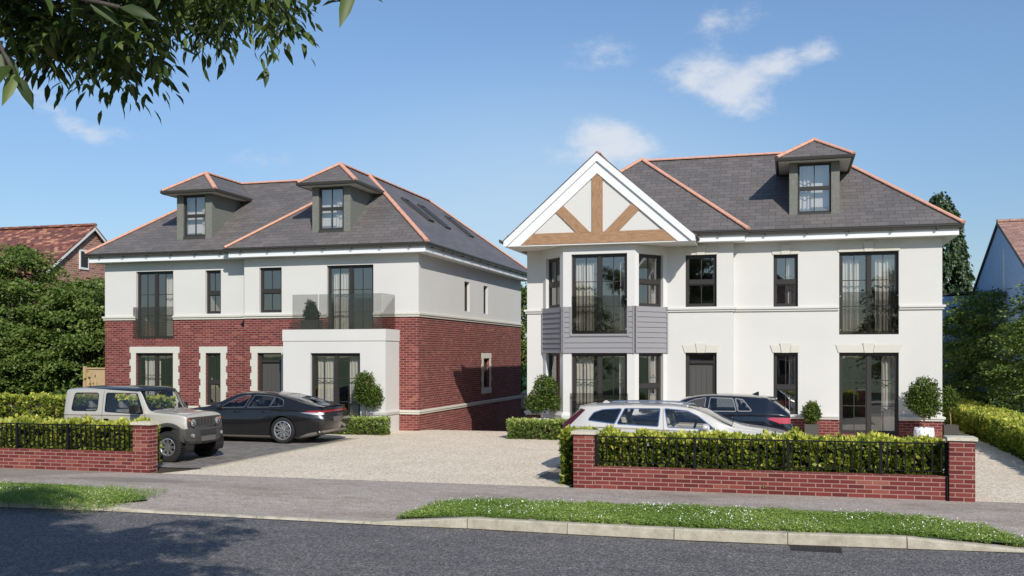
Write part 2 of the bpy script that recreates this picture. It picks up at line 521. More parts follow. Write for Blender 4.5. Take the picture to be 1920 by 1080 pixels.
# car materials
M('paint_beige_silver', (0.56, 0.515, 0.435), 0.36, 0.25, 0.5, 1.0, 0.03)
M('paint_graphite', (0.022, 0.021, 0.022), 0.30, 0.5, 0.5, 1.0, 0.02)
M('paint_silver', (0.70, 0.655, 0.585), 0.34, 0.3, 0.5, 1.0, 0.03)
M('paint_navy', (0.004, 0.006, 0.013), 0.22, 0.0, 0.5, 1.0, 0.02)
M('paint_black', (0.012, 0.013, 0.015), 0.28, 0.0, 0.5, 0.6)
M('car_plastic', (0.055, 0.051, 0.046), 0.55)
M('car_trim_black', (0.012, 0.012, 0.013), 0.3)
M('chrome', (0.75, 0.75, 0.77), 0.12, 1.0)
M('satin_trim', (0.38, 0.35, 0.31), 0.35, 0.8)
M('alloy', (0.72, 0.71, 0.70), 0.25, 0.85)
M('alloy_dark', (0.16, 0.15, 0.145), 0.3, 0.8)
M('tyre_rubber', (0.014, 0.014, 0.014), 0.85)
M('lamp_red', (0.30, 0.012, 0.016), 0.12, 0, 0.6, 0.8)
M('lamp_dark_red', (0.075, 0.008, 0.012), 0.12, 0, 0.6, 0.8)
M('lamp_pink', (0.42, 0.035, 0.055), 0.12, 0, 0.6, 0.8)
M('lamp_clear', (0.40, 0.41, 0.43), 0.28, 0.4, 0.6, 0.8)
M('lamp_orange', (0.7, 0.2, 0.02), 0.2)
M('seat_grey', (0.20, 0.195, 0.185), 0.9)
M('seat_cream', (0.50, 0.47, 0.38), 0.8)
M('plate_dark', (0.13, 0.115, 0.11), 0.4)
M('steel_grate', (0.045, 0.040, 0.038), 0.6, 0.6)
M('warm_shade', (0.55, 0.30, 0.12), 0.7)
M('kitchen_unit', (0.22, 0.19, 0.155), 0.6)


# ------------------------------------------------------------------ mesh helpers
def top_of(o):
    while o is not None and o.parent is not None:
        o = o.parent
    return o


def link_mesh(name, me, mat, parent):
    o = bpy.data.objects.new(name, me)
    COL.objects.link(o)
    if mat is not None and len(me.materials) == 0:
        me.materials.append(MATS[mat] if isinstance(mat, str) else mat)
    if parent is not None:
        o.parent = parent
    return o


def tag(o, label, cat, group=None, kind=None):
    if label:
        o['label'] = label
    if cat:
        o['category'] = cat
    if group:
        o['group'] = group
    if kind:
        o['kind'] = kind
    return o


def thing(name, loc, label, cat, group=None):
    o = bpy.data.objects.new(name, None)
    o.empty_display_size = 0.3
    COL.objects.link(o)
    o.location = loc
    return tag(o, label, cat, group)


class MB:
    """collects faces in world coordinates, links them as one mesh object"""
    def __init__(s):
        s.v = []
        s.f = []
        s.uv = {}

    def face(s, pts, uv=None):
        n = len(s.v)
        s.v.extend([tuple(p) for p in pts])
        s.f.append(tuple(range(n, n + len(pts))))
        if uv is not None:
            s.uv[len(s.f) - 1] = uv

    def mesh(s, vs, fs):
        n = len(s.v)
        s.v.extend([tuple(p) for p in vs])
        for f in fs:
            s.f.append(tuple(i + n for i in f))

    def box(s, x0, x1, y0, y1, z0, z1):
        s.mesh([(x0, y0, z0), (x1, y0, z0), (x1, y1, z0), (x0, y1, z0), (x0, y0, z1), (x1, y0, z1), (x1, y1, z1), (x0, y1, z1)],
               [(0, 3, 2, 1), (4, 5, 6, 7), (0, 1, 5, 4), (1, 2, 6, 5), (2, 3, 7, 6), (3, 0, 4, 7)])

    def prism(s, poly, ext):
        """poly: list of 3D points (planar), ext: extrusion vector"""
        n = len(poly)
        e = Vector(ext)
        vs = [Vector(p) for p in poly] + [Vector(p) + e for p in poly]
        nrm = Vector((0, 0, 0))
        for i in range(n):
            a, b = vs[i], vs[(i + 1) % n]
            nrm += a.cross(b)
        fl = nrm.dot(e) > 0
        fs = [tuple(range(n)), tuple(range(2 * n - 1, n - 1, -1))]
        for i in range(n):
            j = (i + 1) % n
            fs.append((i, i + n, j + n, j))
        if fl:
            fs = [tuple(reversed(f)) for f in fs]
        s.mesh(vs, fs)

    def cyl(s, p0, p1, r0, r1=None, n=10, caps=True):
        r1 = r0 if r1 is None else r1
        p0, p1 = Vector(p0), Vector(p1)
        d = (p1 - p0).normalized()
        a = d.orthogonal().normalized()
        b = d.cross(a)
        vs = []
        for p, r in ((p0, r0), (p1, r1)):
            for i in range(n):
                t = 2 * math.pi * i / n
                vs.append(p + (a * math.cos(t) + b * math.sin(t)) * r)
        fs = [(i, (i + 1) % n, n + (i + 1) % n, n + i) for i in range(n)]
        if caps:
            fs += [tuple(range(n - 1, -1, -1)), tuple(range(n, 2 * n))]
        s.mesh(vs, fs)

    def tube(s, pts, rad, n=7):
        """polyline tube with radius list"""
        pts = [Vector(p) for p in pts]
        if isinstance(rad, (int, float)):
            rad = [rad] * len(pts)
        vs, fs = [], []
        up = Vector((0.13, 0.07, 1)).normalized()
        for i, p in enumerate(pts):
            d = (pts[min(i + 1, len(pts) - 1)] - pts[max(i - 1, 0)]).normalized()
            a = d.cross(up)
            if a.length < 0.1:
                a = d.cross(Vector((1, 0, 0)))
            a.normalize()
            b = a.cross(d)
            for k in range(n):
                t = 2 * math.pi * k / n
                vs.append(p + (a * math.cos(t) + b * math.sin(t)) * rad[i])
        for i in range(len(pts) - 1):
            for k in range(n):
                fs.append((i * n + k, i * n + (k + 1) % n, (i + 1) * n + (k + 1) % n, (i + 1) * n + k))
        fs.append(tuple(range(n - 1, -1, -1)))
        fs.append(tuple(range((len(pts) - 1) * n, len(pts) * n)))
        s.mesh(vs, fs)

    def lathe(s, prof, center, axis='z', n=24):
        """prof: list of (r, h); closed surface of revolution about the axis through center"""
        c = Vector(center)
        vs, fs = [], []
        for (r, h) in prof:
            for k in range(n):
                t = 2 * math.pi * k / n
                if axis == 'z':
                    vs.append(c + Vector((r * math.cos(t), r * math.sin(t), h)))
                else:
                    vs.append(c + Vector((r * math.cos(t), h, r * math.sin(t))))
        for i in range(len(prof) - 1):
            for k in range(n):
                f = (i * n + k, i * n + (k + 1) % n, (i + 1) * n + (k + 1) % n, (i + 1) * n + k)
                fs.append(f if axis == 'z' else tuple(reversed(f)))
        s.mesh(vs, fs)

    def build(s, name, mat, parent=None, smooth=False, bevel=0.0, label=None):
        org = top_of(parent).location if parent is not None else Vector((0, 0, 0))
        v = np.array(s.v, dtype=np.float64) - np.array(org)
        me = bpy.data.meshes.new(name)
        me.from_pydata(v.tolist(), [], s.f)
        uvl = me.uv_layers.new(name='UVMap')
        co = s.v
        data = np.zeros((len(me.loops), 2), dtype=np.float32)
        for pi, poly in enumerate(me.polygons):
            ls = poly.loop_start
            f = s.f[pi]
            if pi in s.uv:
                for k in range(len(f)):
                    data[ls + k] = s.uv[pi][k]
                continue
            nr = poly.normal
            if abs(nr.z) > 0.97:
                for k, vi in enumerate(f):
                    data[ls + k] = (co[vi][0], co[vi][1])
            else:
                tx, ty = -nr.y, nr.x
                l = math.hypot(tx, ty)
                tx /= l
                ty /= l
                # bitangent = n x t
                bx, by, bz = -nr.z * ty, nr.z * tx, nr.x * ty - nr.y * tx
                for k, vi in enumerate(f):
                    x, y, z = co[vi]
                    data[ls + k] = (x * tx + y * ty, x * bx + y * by + z * bz)
        uvl.data.foreach_set('uv', data.ravel())
        if smooth:
            me.polygons.foreach_set('use_smooth', [True] * len(me.polygons))
        o = link_mesh(name, me, mat, parent)
        if bevel:
            bm = bmesh.new()
            bm.from_mesh(me)
            bmesh.ops.remove_doubles(bm, verts=bm.verts, dist=0.0002)
            ed = [e for e in bm.edges if len(e.link_faces) == 2 and e.calc_face_angle(0) > 0.6]
            bmesh.ops.bevel(bm, geom=ed, offset=bevel, segments=2, profile=0.7, affect='EDGES', clamp_overlap=True)
            bm.to_mesh(me)
            bm.free()
        if label:
            o['label'] = label
        return o


def np_mesh(name, verts, faces, mat, parent=None, rnd=None, smooth=False):
    """fast mesh: verts (N,3) and faces (M,4) or (M,3) world coordinates"""
    org = top_of(parent).location if parent is not None else Vector((0, 0, 0))
    v = (verts - np.array(org)).astype(np.float32)
    k = faces.shape[1]
    me = bpy.data.meshes.new(name)
    me.vertices.add(len(v))
    me.vertices.foreach_set('co', v.ravel())
    me.loops.add(faces.size)
    me.loops.foreach_set('vertex_index', faces.astype(np.int32).ravel())
    me.polygons.add(len(faces))
    me.polygons.foreach_set('loop_start', np.arange(0, faces.size, k, dtype=np.int32))
    me.update(calc_edges=True)
    if rnd is not None:
        a = me.attributes.new('rnd', 'FLOAT', 'FACE')
        a.data.foreach_set('value', rnd.astype(np.float32))
    if smooth:
        me.polygons.foreach_set('use_smooth', [True] * len(me.polygons))
    return link_mesh(name, me, mat, parent)


def sweep(mb, path, profile, closed_profile=True):
    """sweep a profile [(out, z)] along a horizontal path with mitred corners; out = right-hand side of travel"""
    P = [Vector((p[0], p[1])) for p in path]
    n = len(P)
    nrm = []
    for i in range(n - 1):
        d = (P[i + 1] - P[i]).normalized()
        nrm.append(Vector((d.y, -d.x)))
    rings = []
    for i in range(n):
        if i == 0:
            m_ = nrm[0]
        elif i == n - 1:
            m_ = nrm[-1]
        else:
            m_ = (nrm[i - 1] + nrm[i])
            m_ = m_ / (1 + nrm[i - 1].dot(nrm[i]))
        rings.append([(P[i].x + m_.x * o, P[i].y + m_.y * o, z) for (o, z) in profile])
    k = len(profile)
    area = sum(profile[i][0] * profile[(i + 1) % k][1] - profile[(i + 1) % k][0] * profile[i][1] for i in range(k))
    vs = [p for r in rings for p in r]
    fs = []
    for i in range(n - 1):
        for j in range(k):
            jj = (j + 1) % k
            f = (i * k + j, (i + 1) * k + j, (i + 1) * k + jj, i * k + jj)
            fs.append(f if area > 0 else tuple(reversed(f)))
    a = tuple(range(k))
    b = tuple(range((n - 1) * k, n * k))
    fs.append(tuple(reversed(a)) if area < 0 else a)
    fs.append(b if area < 0 else tuple(reversed(b)))
    # orientation: make side faces point outward
    mb.mesh(vs, fs)


class Plane:
    """vertical plane: origin (x,y), horizontal direction D, outward normal N = (D.y, -D.x)"""
    def __init__(s, o, d):
        s.o = Vector((o[0], o[1]))
        s.d = Vector((d[0], d[1])).normalized()
        s.n = Vector((s.d.y, -s.d.x))

    def p(s, a, out, z):
        q = s.o + s.d * a + s.n * out
        return (q.x, q.y, z)

    def box(s, mb, a0, a1, o0, o1, z0, z1):
        """o1 is the outward side"""
        vs = [s.p(a, o, z) for z in (z0, z1) for (a, o) in ((a0, o1), (a1, o1), (a1, o0), (a0, o0))]
        mb.mesh(vs, [(0, 3, 2, 1), (4, 5, 6, 7), (0, 1, 5, 4), (1, 2, 6, 5), (2, 3, 7, 6), (3, 0, 4, 7)])


def wall_cells(pl, a0, a1, zones, openings, thick=0.3, caps=(False, False)):
    """zones: list of (z0, z1, key). returns dict key -> MB. openings: (a0,a1,z0,z1)"""
    A = sorted(set([a0, a1] + [v for o in openings for v in (o[0], o[1]) if a0 < v < a1]))
    Z = sorted(set([z for zn in zones for z in zn[:2]] + [v for o in openings for v in (o[2], o[3]) if zones[0][0] < v < zones[-1][1]]))
    out = {}

    def solid(i, j):
        if i < 0 or j < 0 or i >= len(A) - 1 or j >= len(Z) - 1:
            return False
        ca, cz = (A[i] + A[i + 1]) / 2, (Z[j] + Z[j + 1]) / 2
        return not any(o[0] < ca < o[1] and o[2] < cz < o[3] for o in openings)
    for i in range(len(A) - 1):
        for j in range(len(Z) - 1):
            if not solid(i, j):
                continue
            x0, x1, z0, z1 = A[i], A[i + 1], Z[j], Z[j + 1]
            key = next(zn[2] for zn in zones if zn[0] <= (z0 + z1) / 2 <= zn[1])
            mb = out.setdefault(key, MB())
            q = lambda a, o, z: pl.p(a, o, z)
            mb.face([q(x0, 0, z0), q(x1, 0, z0), q(x1, 0, z1), q(x0, 0, z1)])
            mb.face([q(x1, -thick, z0), q(x0, -thick, z0), q(x0, -thick, z1), q(x1, -thick, z1)])
            if not solid(i - 1, j) and (i > 0 or caps[0]):
                mb.face([q(x0, -thick, z0), q(x0, 0, z0), q(x0, 0, z1), q(x0, -thick, z1)])
            if not solid(i + 1, j) and (i < len(A) - 2 or caps[1]):
                mb.face([q(x1, 0, z0), q(x1, -thick, z0), q(x1, -thick, z1), q(x1, 0, z1)])
            if not solid(i, j - 1) and j > 0:
                mb.face([q(x0, -thick, z0), q(x1, -thick, z0), q(x1, 0, z0), q(x0, 0, z0)])
            if not solid(i, j + 1) and j < len(Z) - 2:
                mb.face([q(x0, 0, z1), q(x1, 0, z1), q(x1, -thick, z1), q(x0, -thick, z1)])
    return out


def merge(dst, src):
    for k, mb in src.items():
        if k not in dst:
            dst[k] = MB()
        dst[k].mesh(mb.v, mb.f)


def window(parent, pl, a0, a1, z0, z1, style, recess=0.10, name=None, label=None):
    """frame mesh with a glass pane as its own mesh. styles: sash, french, fixed"""
    fr = MB()
    o1, o0 = -recess, -recess - 0.07
    e = 0.003

    def bar(x0, x1, y0, y1, so=0.0, si=0.0):
        pl.box(fr, x0, x1, o0 - si, o1 + so, y0, y1)
    w = 0.065
    A0, A1, Z0, Z1 = a0 + e, a1 - e, z0 + e, z1 - e
    bar(A0, A0 + w, Z0, Z1)
    bar(A1 - w, A1, Z0, Z1)
    bar(A0 + w, A1 - w, Z1 - w, Z1)
    bar(A0 + w, A1 - w, Z0, Z0 + w)
    panes = []
    gb = 0.011
    if style == 'sash':
        zm = Z0 + (Z1 - Z0) * 0.475
        bar(A0 + w, A1 - w, zm - 0.06, zm + 0.055, so=0.012)
        cells = [(A0 + w, A1 - w, Z0 + w, zm - 0.06), (A0 + w, A1 - w, zm + 0.055, Z1 - w)]
        nv, nh = 1, 0
    elif style == 'low_sash':
        zm = Z0 + (Z1 - Z0) * 0.44
        bar(A0 + w, A1 - w, zm - 0.07, zm + 0.05, so=0.012)
        cells = [(A0 + w, A1 - w, Z0 + w, zm - 0.07), (A0 + w, A1 - w, zm + 0.05, Z1 - w)]
        nv, nh = 1, 0
    elif style == 'french':
        am = (A0 + A1) / 2
        bar(am - 0.048, am + 0.048, Z0 + w, Z1 - w, so=0.01)
        cells = [(A0 + w, am - 0.048, Z0 + w, Z1 - w), (am + 0.048, A1 - w, Z0 + w, Z1 - w)]
        nv, nh = 1, 2
    else:
        cells = [(A0 + w, A1 - w, Z0 + w, Z1 - w)]
        nv, nh = 0, 0
    gp = MB()
    og = (o0 + o1) / 2
    for (x0, x1, y0, y1) in cells:
        s_ = 0.03
        if style != 'fixed':
            pl.box(fr, x0, x0 + s_, o0 + 0.01, o1 - 0.012, y0, y1)
            pl.box(fr, x1 - s_, x1, o0 + 0.01, o1 - 0.012, y0, y1)
            pl.box(fr, x0 + s_, x1 - s_, o0 + 0.01, o1 - 0.012, y0, y0 + s_)
            pl.box(fr, x0 + s_, x1 - s_, o0 + 0.01, o1 - 0.012, y1 - s_, y1)
        for k in range(nv):
            c = x0 + (x1 - x0) * (k + 1) / (nv + 1)
            pl.box(fr, c - gb, c + gb, og - 0.012, og + 0.014, y0 + s_, y1 - s_)
        for k in range(nh):
            c = y0 + (y1 - y0) * (k + 1) / (nh + 1)
            pl.box(fr, x0 + s_, x1 - s_, og - 0.010, og + 0.011, c - gb, c + gb)
        gp.face([pl.p(x0, og, y0), pl.p(x1, og, y0), pl.p(x1, og, y1), pl.p(x0, og, y1)])
    nm = name or {'sash': 'sash_window', 'low_sash': 'sash_window', 'french': 'french_window', 'fixed': 'window'}[style]
    f = fr.build(nm, 'frame_dark', parent, label=label)
    gp.build('pane', 'window_glass', f)
    return f


def curtain(pl, a0, a1, z0, z1, depth, label, folds=None, flip=False):
    """hanging pleated curtain, a thing of its own"""
    mid = pl.p((a0 + a1) / 2, -depth, z0)
    t = thing('curtain', mid, label, 'curtain', 'curtains inside the windows')
    n = 64
    folds = folds or max(3, int((a1 - a0) / 0.095))
    vs, fs = [], []
    ph = random.random() * 6
    rows = 6
    for j in range(rows + 1):
        z = z0 + (z1 - z0) * j / rows
        amp = 0.030 * (1 - 0.35 * j / rows)
        for i in range(n + 1):
            u = i / n
            a = a0 + (a1 - a0) * u
            o = -depth + amp * math.sin(u * folds * 2 * math.pi + ph + 0.35 * math.sin(j * 1.3)) + 0.010 * math.sin(u * 23 + ph + j)
            zz = z
            if j == rows:
                zz += 0.02 * math.sin(u * folds * 2 * math.pi)
            vs.append(pl.p(a, o, zz))
    for j in range(rows):
        for i in range(n):
            fs.append((j * (n + 1) + i, j * (n + 1) + i + 1, (j + 1) * (n + 1) + i + 1, (j + 1) * (n + 1) + i))
    mb = MB()
    mb.mesh(vs, fs)
    mb.build('curtain_cloth', 'curtain', t, smooth=True)
    # two thin dark wavy bands across the cloth
    for zf in (0.30, 0.62):
        b = MB()
        zc = z0 + (z1 - z0) * zf
        pts = []
        for i in range(n + 1):
            u = i / n
            a = a0 + (a1 - a0) * u
            j = zf * rows
            o = -depth + 0.030 * (1 - 0.35 * zf) * math.sin(u * folds * 2 * math.pi + ph + 0.35 * math.sin(j * 1.3)) + 0.012
            pts.append((a, o, zc + 0.030 * math.sin(u * folds * math.pi + ph)))
        for i in range(n):
            (a_, o_, z_), (b_, p_, y_) = pts[i], pts[i + 1]
            b.face([pl.p(a_, o_, z_ - 0.011), pl.p(b_, p_, y_ - 0.011), pl.p(b_, p_, y_ + 0.011), pl.p(a_, o_, z_ + 0.011)])
        b.build('band', 'frame_dark', t)
    return t


def ridge_tiles(mb, p0, p1, r=0.070, tile=0.42):
    """overlapping half-round ridge tiles from p0 to p1"""
    p0, p1 = Vector(p0), Vector(p1)
    L = (p1 - p0).length
    d = (p1 - p0) / L
    n = max(1, round(L / tile))
    side = d.cross(Vector((0, 0, 1))).normalized()
    up = side.cross(d).normalized()
    K = 8
    for i in range(n):
        a, b = p0 + d * (L * i / n), p0 + d * (L * (i + 1) / n + 0.02)
        vs = []
        for (p, rr) in ((a, r * 1.10), (b, r * 0.97)):
            for k in range(K + 1):
                t = math.pi * (-0.12 + 1.24 * k / K)
                vs.append(p + side * (math.cos(t) * rr * 1.15) + up * (math.sin(t) * rr * 0.75 - 0.01))
        fs = [(k, k + 1, K + 2 + k, K + 1 + k) for k in range(K)]
        fs += [tuple(range(K + 1)), tuple(range(2 * K + 1, K, -1))]
        mb.mesh(vs, fs)
# ------------------------------------------------------------------ ground
def sheet(name, polys, mat, z=0.0, kind='structure', thick=None, label=None):
    mb = MB()
    for poly in polys:
        pts = [(p[0], p[1], p[2] if len(p) > 2 else z) for p in poly]
        mb.face(pts)
    o = mb.build(name, mat)
    o['kind'] = kind
    return o


def fy(x):      # front boundary line of the plots
    return 17.50 + 0.028 * x


KERB = [(-60, 11.6), (-30, 12.6), (-18, 13.05), (-13, 13.32), (-10.8, 13.48), (-9.0, 13.50), (-5.9, 13.52), (-4.8, 13.60), (-3.1, 13.56), (-1.2, 13.56), (0.4, 13.66), (1.85, 13.82), (3.0, 13.92), (6, 14.3), (14, 15.6), (30, 18.5), (60, 24)]


def kerb_y(x):
    for (a, b), (c, d) in zip(KERB[:-1], KERB[1:]):
        if a <= x <= c:
            return b + (d - b) * (x - a) / (c - a)
    return KERB[-1][1]


def kerb_top(x):
    """height of the kerb: raised along the verges, dropped at the crossovers"""
    def st(a, b, x):
        t = min(1, max(0, (x - a) / (b - a)))
        return t
    hi, lo = 0.02, -0.095
    if x < -12.2:
        return hi
    if x < -9.9:
        return hi + (lo - hi) * st(-12.2, -9.9, x)
    if x < -6.1:
        return lo
    if x < -4.75:
        return lo + (hi - lo) * st(-6.1, -4.75, x)
    if x < 1.55:
        return hi
    if x < 3.0:
        return hi + (lo - hi) * st(1.55, 3.0, x)
    return lo


# terrain around and behind everything (leaves out the ramp between the two houses)
RX0, RX1, RY0, RY1 = -11.4, -7.74, 29.25, 46.0
G = -0.02
sheet('ground', [[(-900, 46, G), (900, 46, G), (900, 1500, G), (-900, 1500, G)],
                 [(-900, 17.0, G), (RX0, 17.0, G), (RX0, 46, G), (-900, 46, G)],
                 [(RX1, 17.0, G), (900, 17.0, G), (900, 46, G), (RX1, 46, G)],
                 [(RX0, 17.0, G), (RX1, 17.0, G), (RX1, RY0 - 0.02, G), (RX0, RY0 - 0.02, G)],
                 [(-900, -900, -0.2), (900, -900, -0.2), (900, 5.5, -0.2), (-900, 5.5, -0.2)]], 'lawn')
# road: one sheet from far left to far right
mb = MB()
xs = [k[0] for k in KERB]
for a, b in zip(KERB[:-1], KERB[1:]):
    mb.face([(a[0], a[1] - 8.3, -0.13), (b[0], b[1] - 8.3, -0.13), (b[0], b[1] + 0.05, -0.13), (a[0], a[1] + 0.05, -0.13)])
mb.build('road', 'asphalt')['kind'] = 'structure'
# far side pavement behind the camera
mb = MB()
for a, b in zip(KERB[:-1], KERB[1:]):
    mb.prism([(a[0], a[1] - 11, -0.01), (b[0], b[1] - 11, -0.01), (b[0], b[1] - 8.3, -0.01), (a[0], a[1] - 8.3, -0.01)], (0, 0, -0.2))
mb.build('far_pavement', 'pavement_tarmac')['kind'] = 'structure'
# pavement as a strip mesh that dips towards the dropped kerbs
mb = MB()
px = np.concatenate([np.arange(-60, -16, 4), np.arange(-16, 6, 0.35), np.arange(6, 60.1, 3)])
rows = 8
vs = []
for x in px:
    ky = kerb_y(x) + 0.13
    kz = kerb_top(x) - 0.004
    fyv = fy(x) if -20 < x < 8 else fy(max(-20, min(8, x))) + (kerb_y(x) - kerb_y(max(-20, min(8, x))))
    for j in range(rows + 1):
        t = j / rows
        s_ = min(1, t * 1.6)
        s_ = s_ * s_ * (3 - 2 * s_)
        vs.append((x, ky + (fyv + 0.02 - ky) * t, kz + (0.0 - kz) * s_))
fs = []
for i in range(len(px) - 1):
    for j in range(rows):
        a = i * (rows + 1) + j
        fs.append((a, a + rows + 1, a + rows + 2, a + 1))
mb.mesh(vs, fs)
mb.build('pavement', 'pavement_tarmac', smooth=True)['kind'] = 'structure'

# kerb stones, about 0.915 m each, with open joints and rounded arris
mb = MB()
x = -30.0
kr = random.Random(3)
while x < 16:
    L_ = 1.52 if -6.2 < x < 3 else 0.915
    x1 = x + L_
    if x < -6.1 < x1:
        x1 = -6.1
    g = 0.006
    ax, bx = x + g, x1 - g
    jz = kr.uniform(-0.004, 0.004)
    jy = kr.uniform(-0.006, 0.006)
    ay, by = kerb_y(ax) + jy, kerb_y(bx) + jy
    za, zb = kerb_top(ax) + jz, kerb_top(bx) + jz
    prof = lambda y, z: [(y, -0.30), (y, min(z - 0.01, -0.128)), (y + 0.012, z - 0.02), (y + 0.028, z - 0.004), (y + 0.045, z), (y + 0.13, z), (y + 0.13, -0.30)]
    pa, pb = prof(ay, za), prof(by, zb)
    k = len(pa)
    vs = [(ax, p[0], p[1]) for p in pa] + [(bx, p[0], p[1]) for p in pb]
    fs = [(i, i + k, (i + 1) % k + k, (i + 1) % k) for i in range(k)]
    fs = [tuple(reversed(f)) for f in fs]
    fs += [tuple(range(k)), tuple(range(2 * k - 1, k - 1, -1))]
    mb.mesh(vs, fs)
    x = x1
mb.build('kerb', 'kerb_concrete')['kind'] = 'structure'
# thin bed of grit and mortar in the channel below the kerb
mb = MB()
for xx in np.arange(-20, 10, 0.5):
    mb.face([(xx, kerb_y(xx) - 0.035 - 0.02 * kr.random(), -0.1265), (xx + 0.5, kerb_y(xx + 0.5) - 0.035 - 0.02 * kr.random(), -0.1265), (xx + 0.5, kerb_y(xx + 0.5) + 0.02, -0.1265), (xx, kerb_y(xx) + 0.02, -0.1265)])
mb.build('gutter_channel', 'soil')['kind'] = 'structure'

# resin-bound gravel forecourt and side path
HX0, HX1 = -23.5, 4.06
sheet('driveway', [[(-12.06, fy(-12.06), 0.0), (-3.9, fy(-3.9), 0.0), (-3.9, 29.3, 0.0), (-12.06, 29.3, 0.0)],
                   [(-12.45, fy(-12.45), 0.0), (-12.06, fy(-12.06), 0.0), (-12.06, 18.1, 0.0)],
                   [(-3.9, 19.4, 0.0), (4.9, 19.4, 0.0), (4.9, 29.3, 0.0), (-3.9, 29.3, 0.0)],
                   [(-16.5, 25.9, 0.0), (-12.06, 25.9, 0.0), (-12.06, 29.3, 0.0), (-16.5, 29.3, 0.0)],
                   [(2.95, fy(2.95), 0.0), (7.2, fy(7.2), 0.0), (5.5, 19.4, 0.0), (4.9, 19.4, 0.0), (2.95, 19.4, 0.0)],
                   [(4.9, 19.4, 0.0), (5.5, 19.4, 0.0), (5.5, 44, 0.0), (4.9, 44, 0.0)],
                   [(4.06, 29.3, 0.0), (4.9, 29.3, 0.0), (4.9, 44, 0.0), (4.06, 44, 0.0)]], 'resin_gravel')
# ramp down between the houses, with its lower court
sheet('driveway_ramp', [[(RX0, 29.3, 0.0), (RX1, 29.3, 0.0), (RX1, 30.2, -0.05), (RX0, 30.2, -0.05)],
                        [(RX0, 30.2, -0.05), (RX1, 30.2, -0.05), (RX1, 39.0, -1.45), (RX0, 39.0, -1.45)],
                        [(RX0, 39.0, -1.45), (RX1, 39.0, -1.45), (RX1, 46.0, -1.5), (RX0, 46.0, -1.5)]], 'resin_gravel')
sheet('paved_parking', [[(-25, 18.05, 0.004), (-12.06, 18.12, 0.004), (-12.06, 25.9, 0.004), (-25, 25.9, 0.004)]], 'block_paving')
sheet('planting_bed', [[(-25, 17.2, -0.005), (-12.45, 17.2, -0.005), (-12.06, 18.05, -0.005), (-25, 18.05, -0.005)],
                       [(-3.9, 17.5, -0.005), (2.9, 17.7, -0.005), (2.9, 18.45, -0.005), (-3.9, 18.45, -0.005)]], 'soil')
sheet('dark_parking', [[(-4.80, 18.45, 0.004), (2.9, 18.45, 0.004), (2.9, 22.4, 0.004), (-4.80, 22.4, 0.004)]], 'block_paving')
mb = MB()
for (x0, y0, x1, y1) in [(-12.06, 18.12, -12.06, 25.9), (-4.82, 18.45, -4.82, 22.4), (5.5, 19.4, 5.5, 44)]:
    n = int((y1 - y0) / 0.9)
    for i in range(n):
        a = y0 + (y1 - y0) * i / n
        b = y0 + (y1 - y0) * (i + 1) / n
        mb.box(x0 - 0.05, x0 + 0.05, a + 0.004, b - 0.004, -0.1, 0.022)
mb.build('driveway_edging', 'kerb_concrete')['kind'] = 'structure'

# drain grate beside the kerb
dg = thing('drain_grate', (0.35, 13.42, -0.13), 'rusty slotted iron drain grate set in the road against the kerb', 'drain grate')
mb = MB()
gx0, gx1, gy0, gy1 = 0.02, 0.66, 13.24, 13.60
mb.box(gx0, gx1, gy0, gy0 + 0.025, -0.15, -0.122)
mb.box(gx0, gx1, gy1 - 0.025, gy1, -0.15, -0.122)
mb.box(gx0, gx0 + 0.025, gy0 + 0.025, gy1 - 0.025, -0.15, -0.122)
mb.box(gx1 - 0.025, gx1, gy0 + 0.025, gy1 - 0.025, -0.15, -0.122)
for i in range(11):
    a = gx0 + 0.035 + i * 0.053
    mb.prism([(a, gy0 + 0.025, -0.123), (a + 0.026, gy0 + 0.025, -0.123), (a + 0.056, gy1 - 0.025, -0.123), (a + 0.030, gy1 - 0.025, -0.123)], (0, 0, -0.025))
mb.build('grate_bars', 'steel_grate', dg)
mb = MB()
mb.face([(gx0 + .02, gy0 + .02, -0.1285), (gx1 - .02, gy0 + .02, -0.1285), (gx1 - .02, gy1 - .02, -0.1285), (gx0 + .02, gy1 - .02, -0.1285)])
mb.build('grate_pit', 'dark_interior', dg)

# ------------------------------------------------------------------ house building blocks
Z_EAVE = 6.0


def quoin_surround(mb, pl, a0, a1, z0, z1, w=0.20, head=0.22, teeth=0.055, proud=0.022):
    """cream stone band round an opening, jambs toothed into the brick every three courses"""
    pl.box(mb, a0 - w - teeth, a1 + w + teeth, 0.0, proud, z1, z1 + head)
    z = z1
    k = 0
    while z > z0 + 0.02:
        h = min(0.225, z - z0)
        e = teeth if k % 2 == 1 else 0.0
        pl.box(mb, a0 - w - e, a0, 0.0, proud, z - h, z - 0.0)
        pl.box(mb, a1, a1 + w + e, 0.0, proud, z - h, z - 0.0)
        z -= h
        k += 1


def eaves(parent, path, over, gname='gutter'):
    """path: wall-line overhang path; fascia with soffit, and a gutter outside it"""
    f = MB()
    sweep(f, path, [(0.0, 5.695), (0.0, 5.90), (-over - 0.05, 5.90), (-over - 0.05, 5.695)])
    f.build('fascia', 'white_fascia', parent)
    g = MB()
    sweep(g, path, [(0.003, 5.885), (0.06, 5.868), (0.098, 5.885), (0.105, 5.93), (0.125, 5.955), (0.125, 5.985), (0.105, 5.985), (0.085, 5.935), (0.003, 5.935)])
    # union brackets
    for (a, b) in zip(path[:-1], path[1:]):
        A, B = Vector(a), Vector(b)
        L = (B - A).length
        pl = Plane(a, (B - A))
        n = int(L / 0.95)
        for i in range(n):
            s = (i + 0.5) * L / max(1, n)
            pl.box(g, s - 0.02, s + 0.02, 0.004, 0.118, 5.852, 5.875)
            pl.box(g, s - 0.012, s + 0.012, 0.118, 0.131, 5.86, 5.99)
    g.build(gname, 'gutter_dark', parent)


def hip_solid(mb, polys):
    for p in polys:
        mb.face(p)


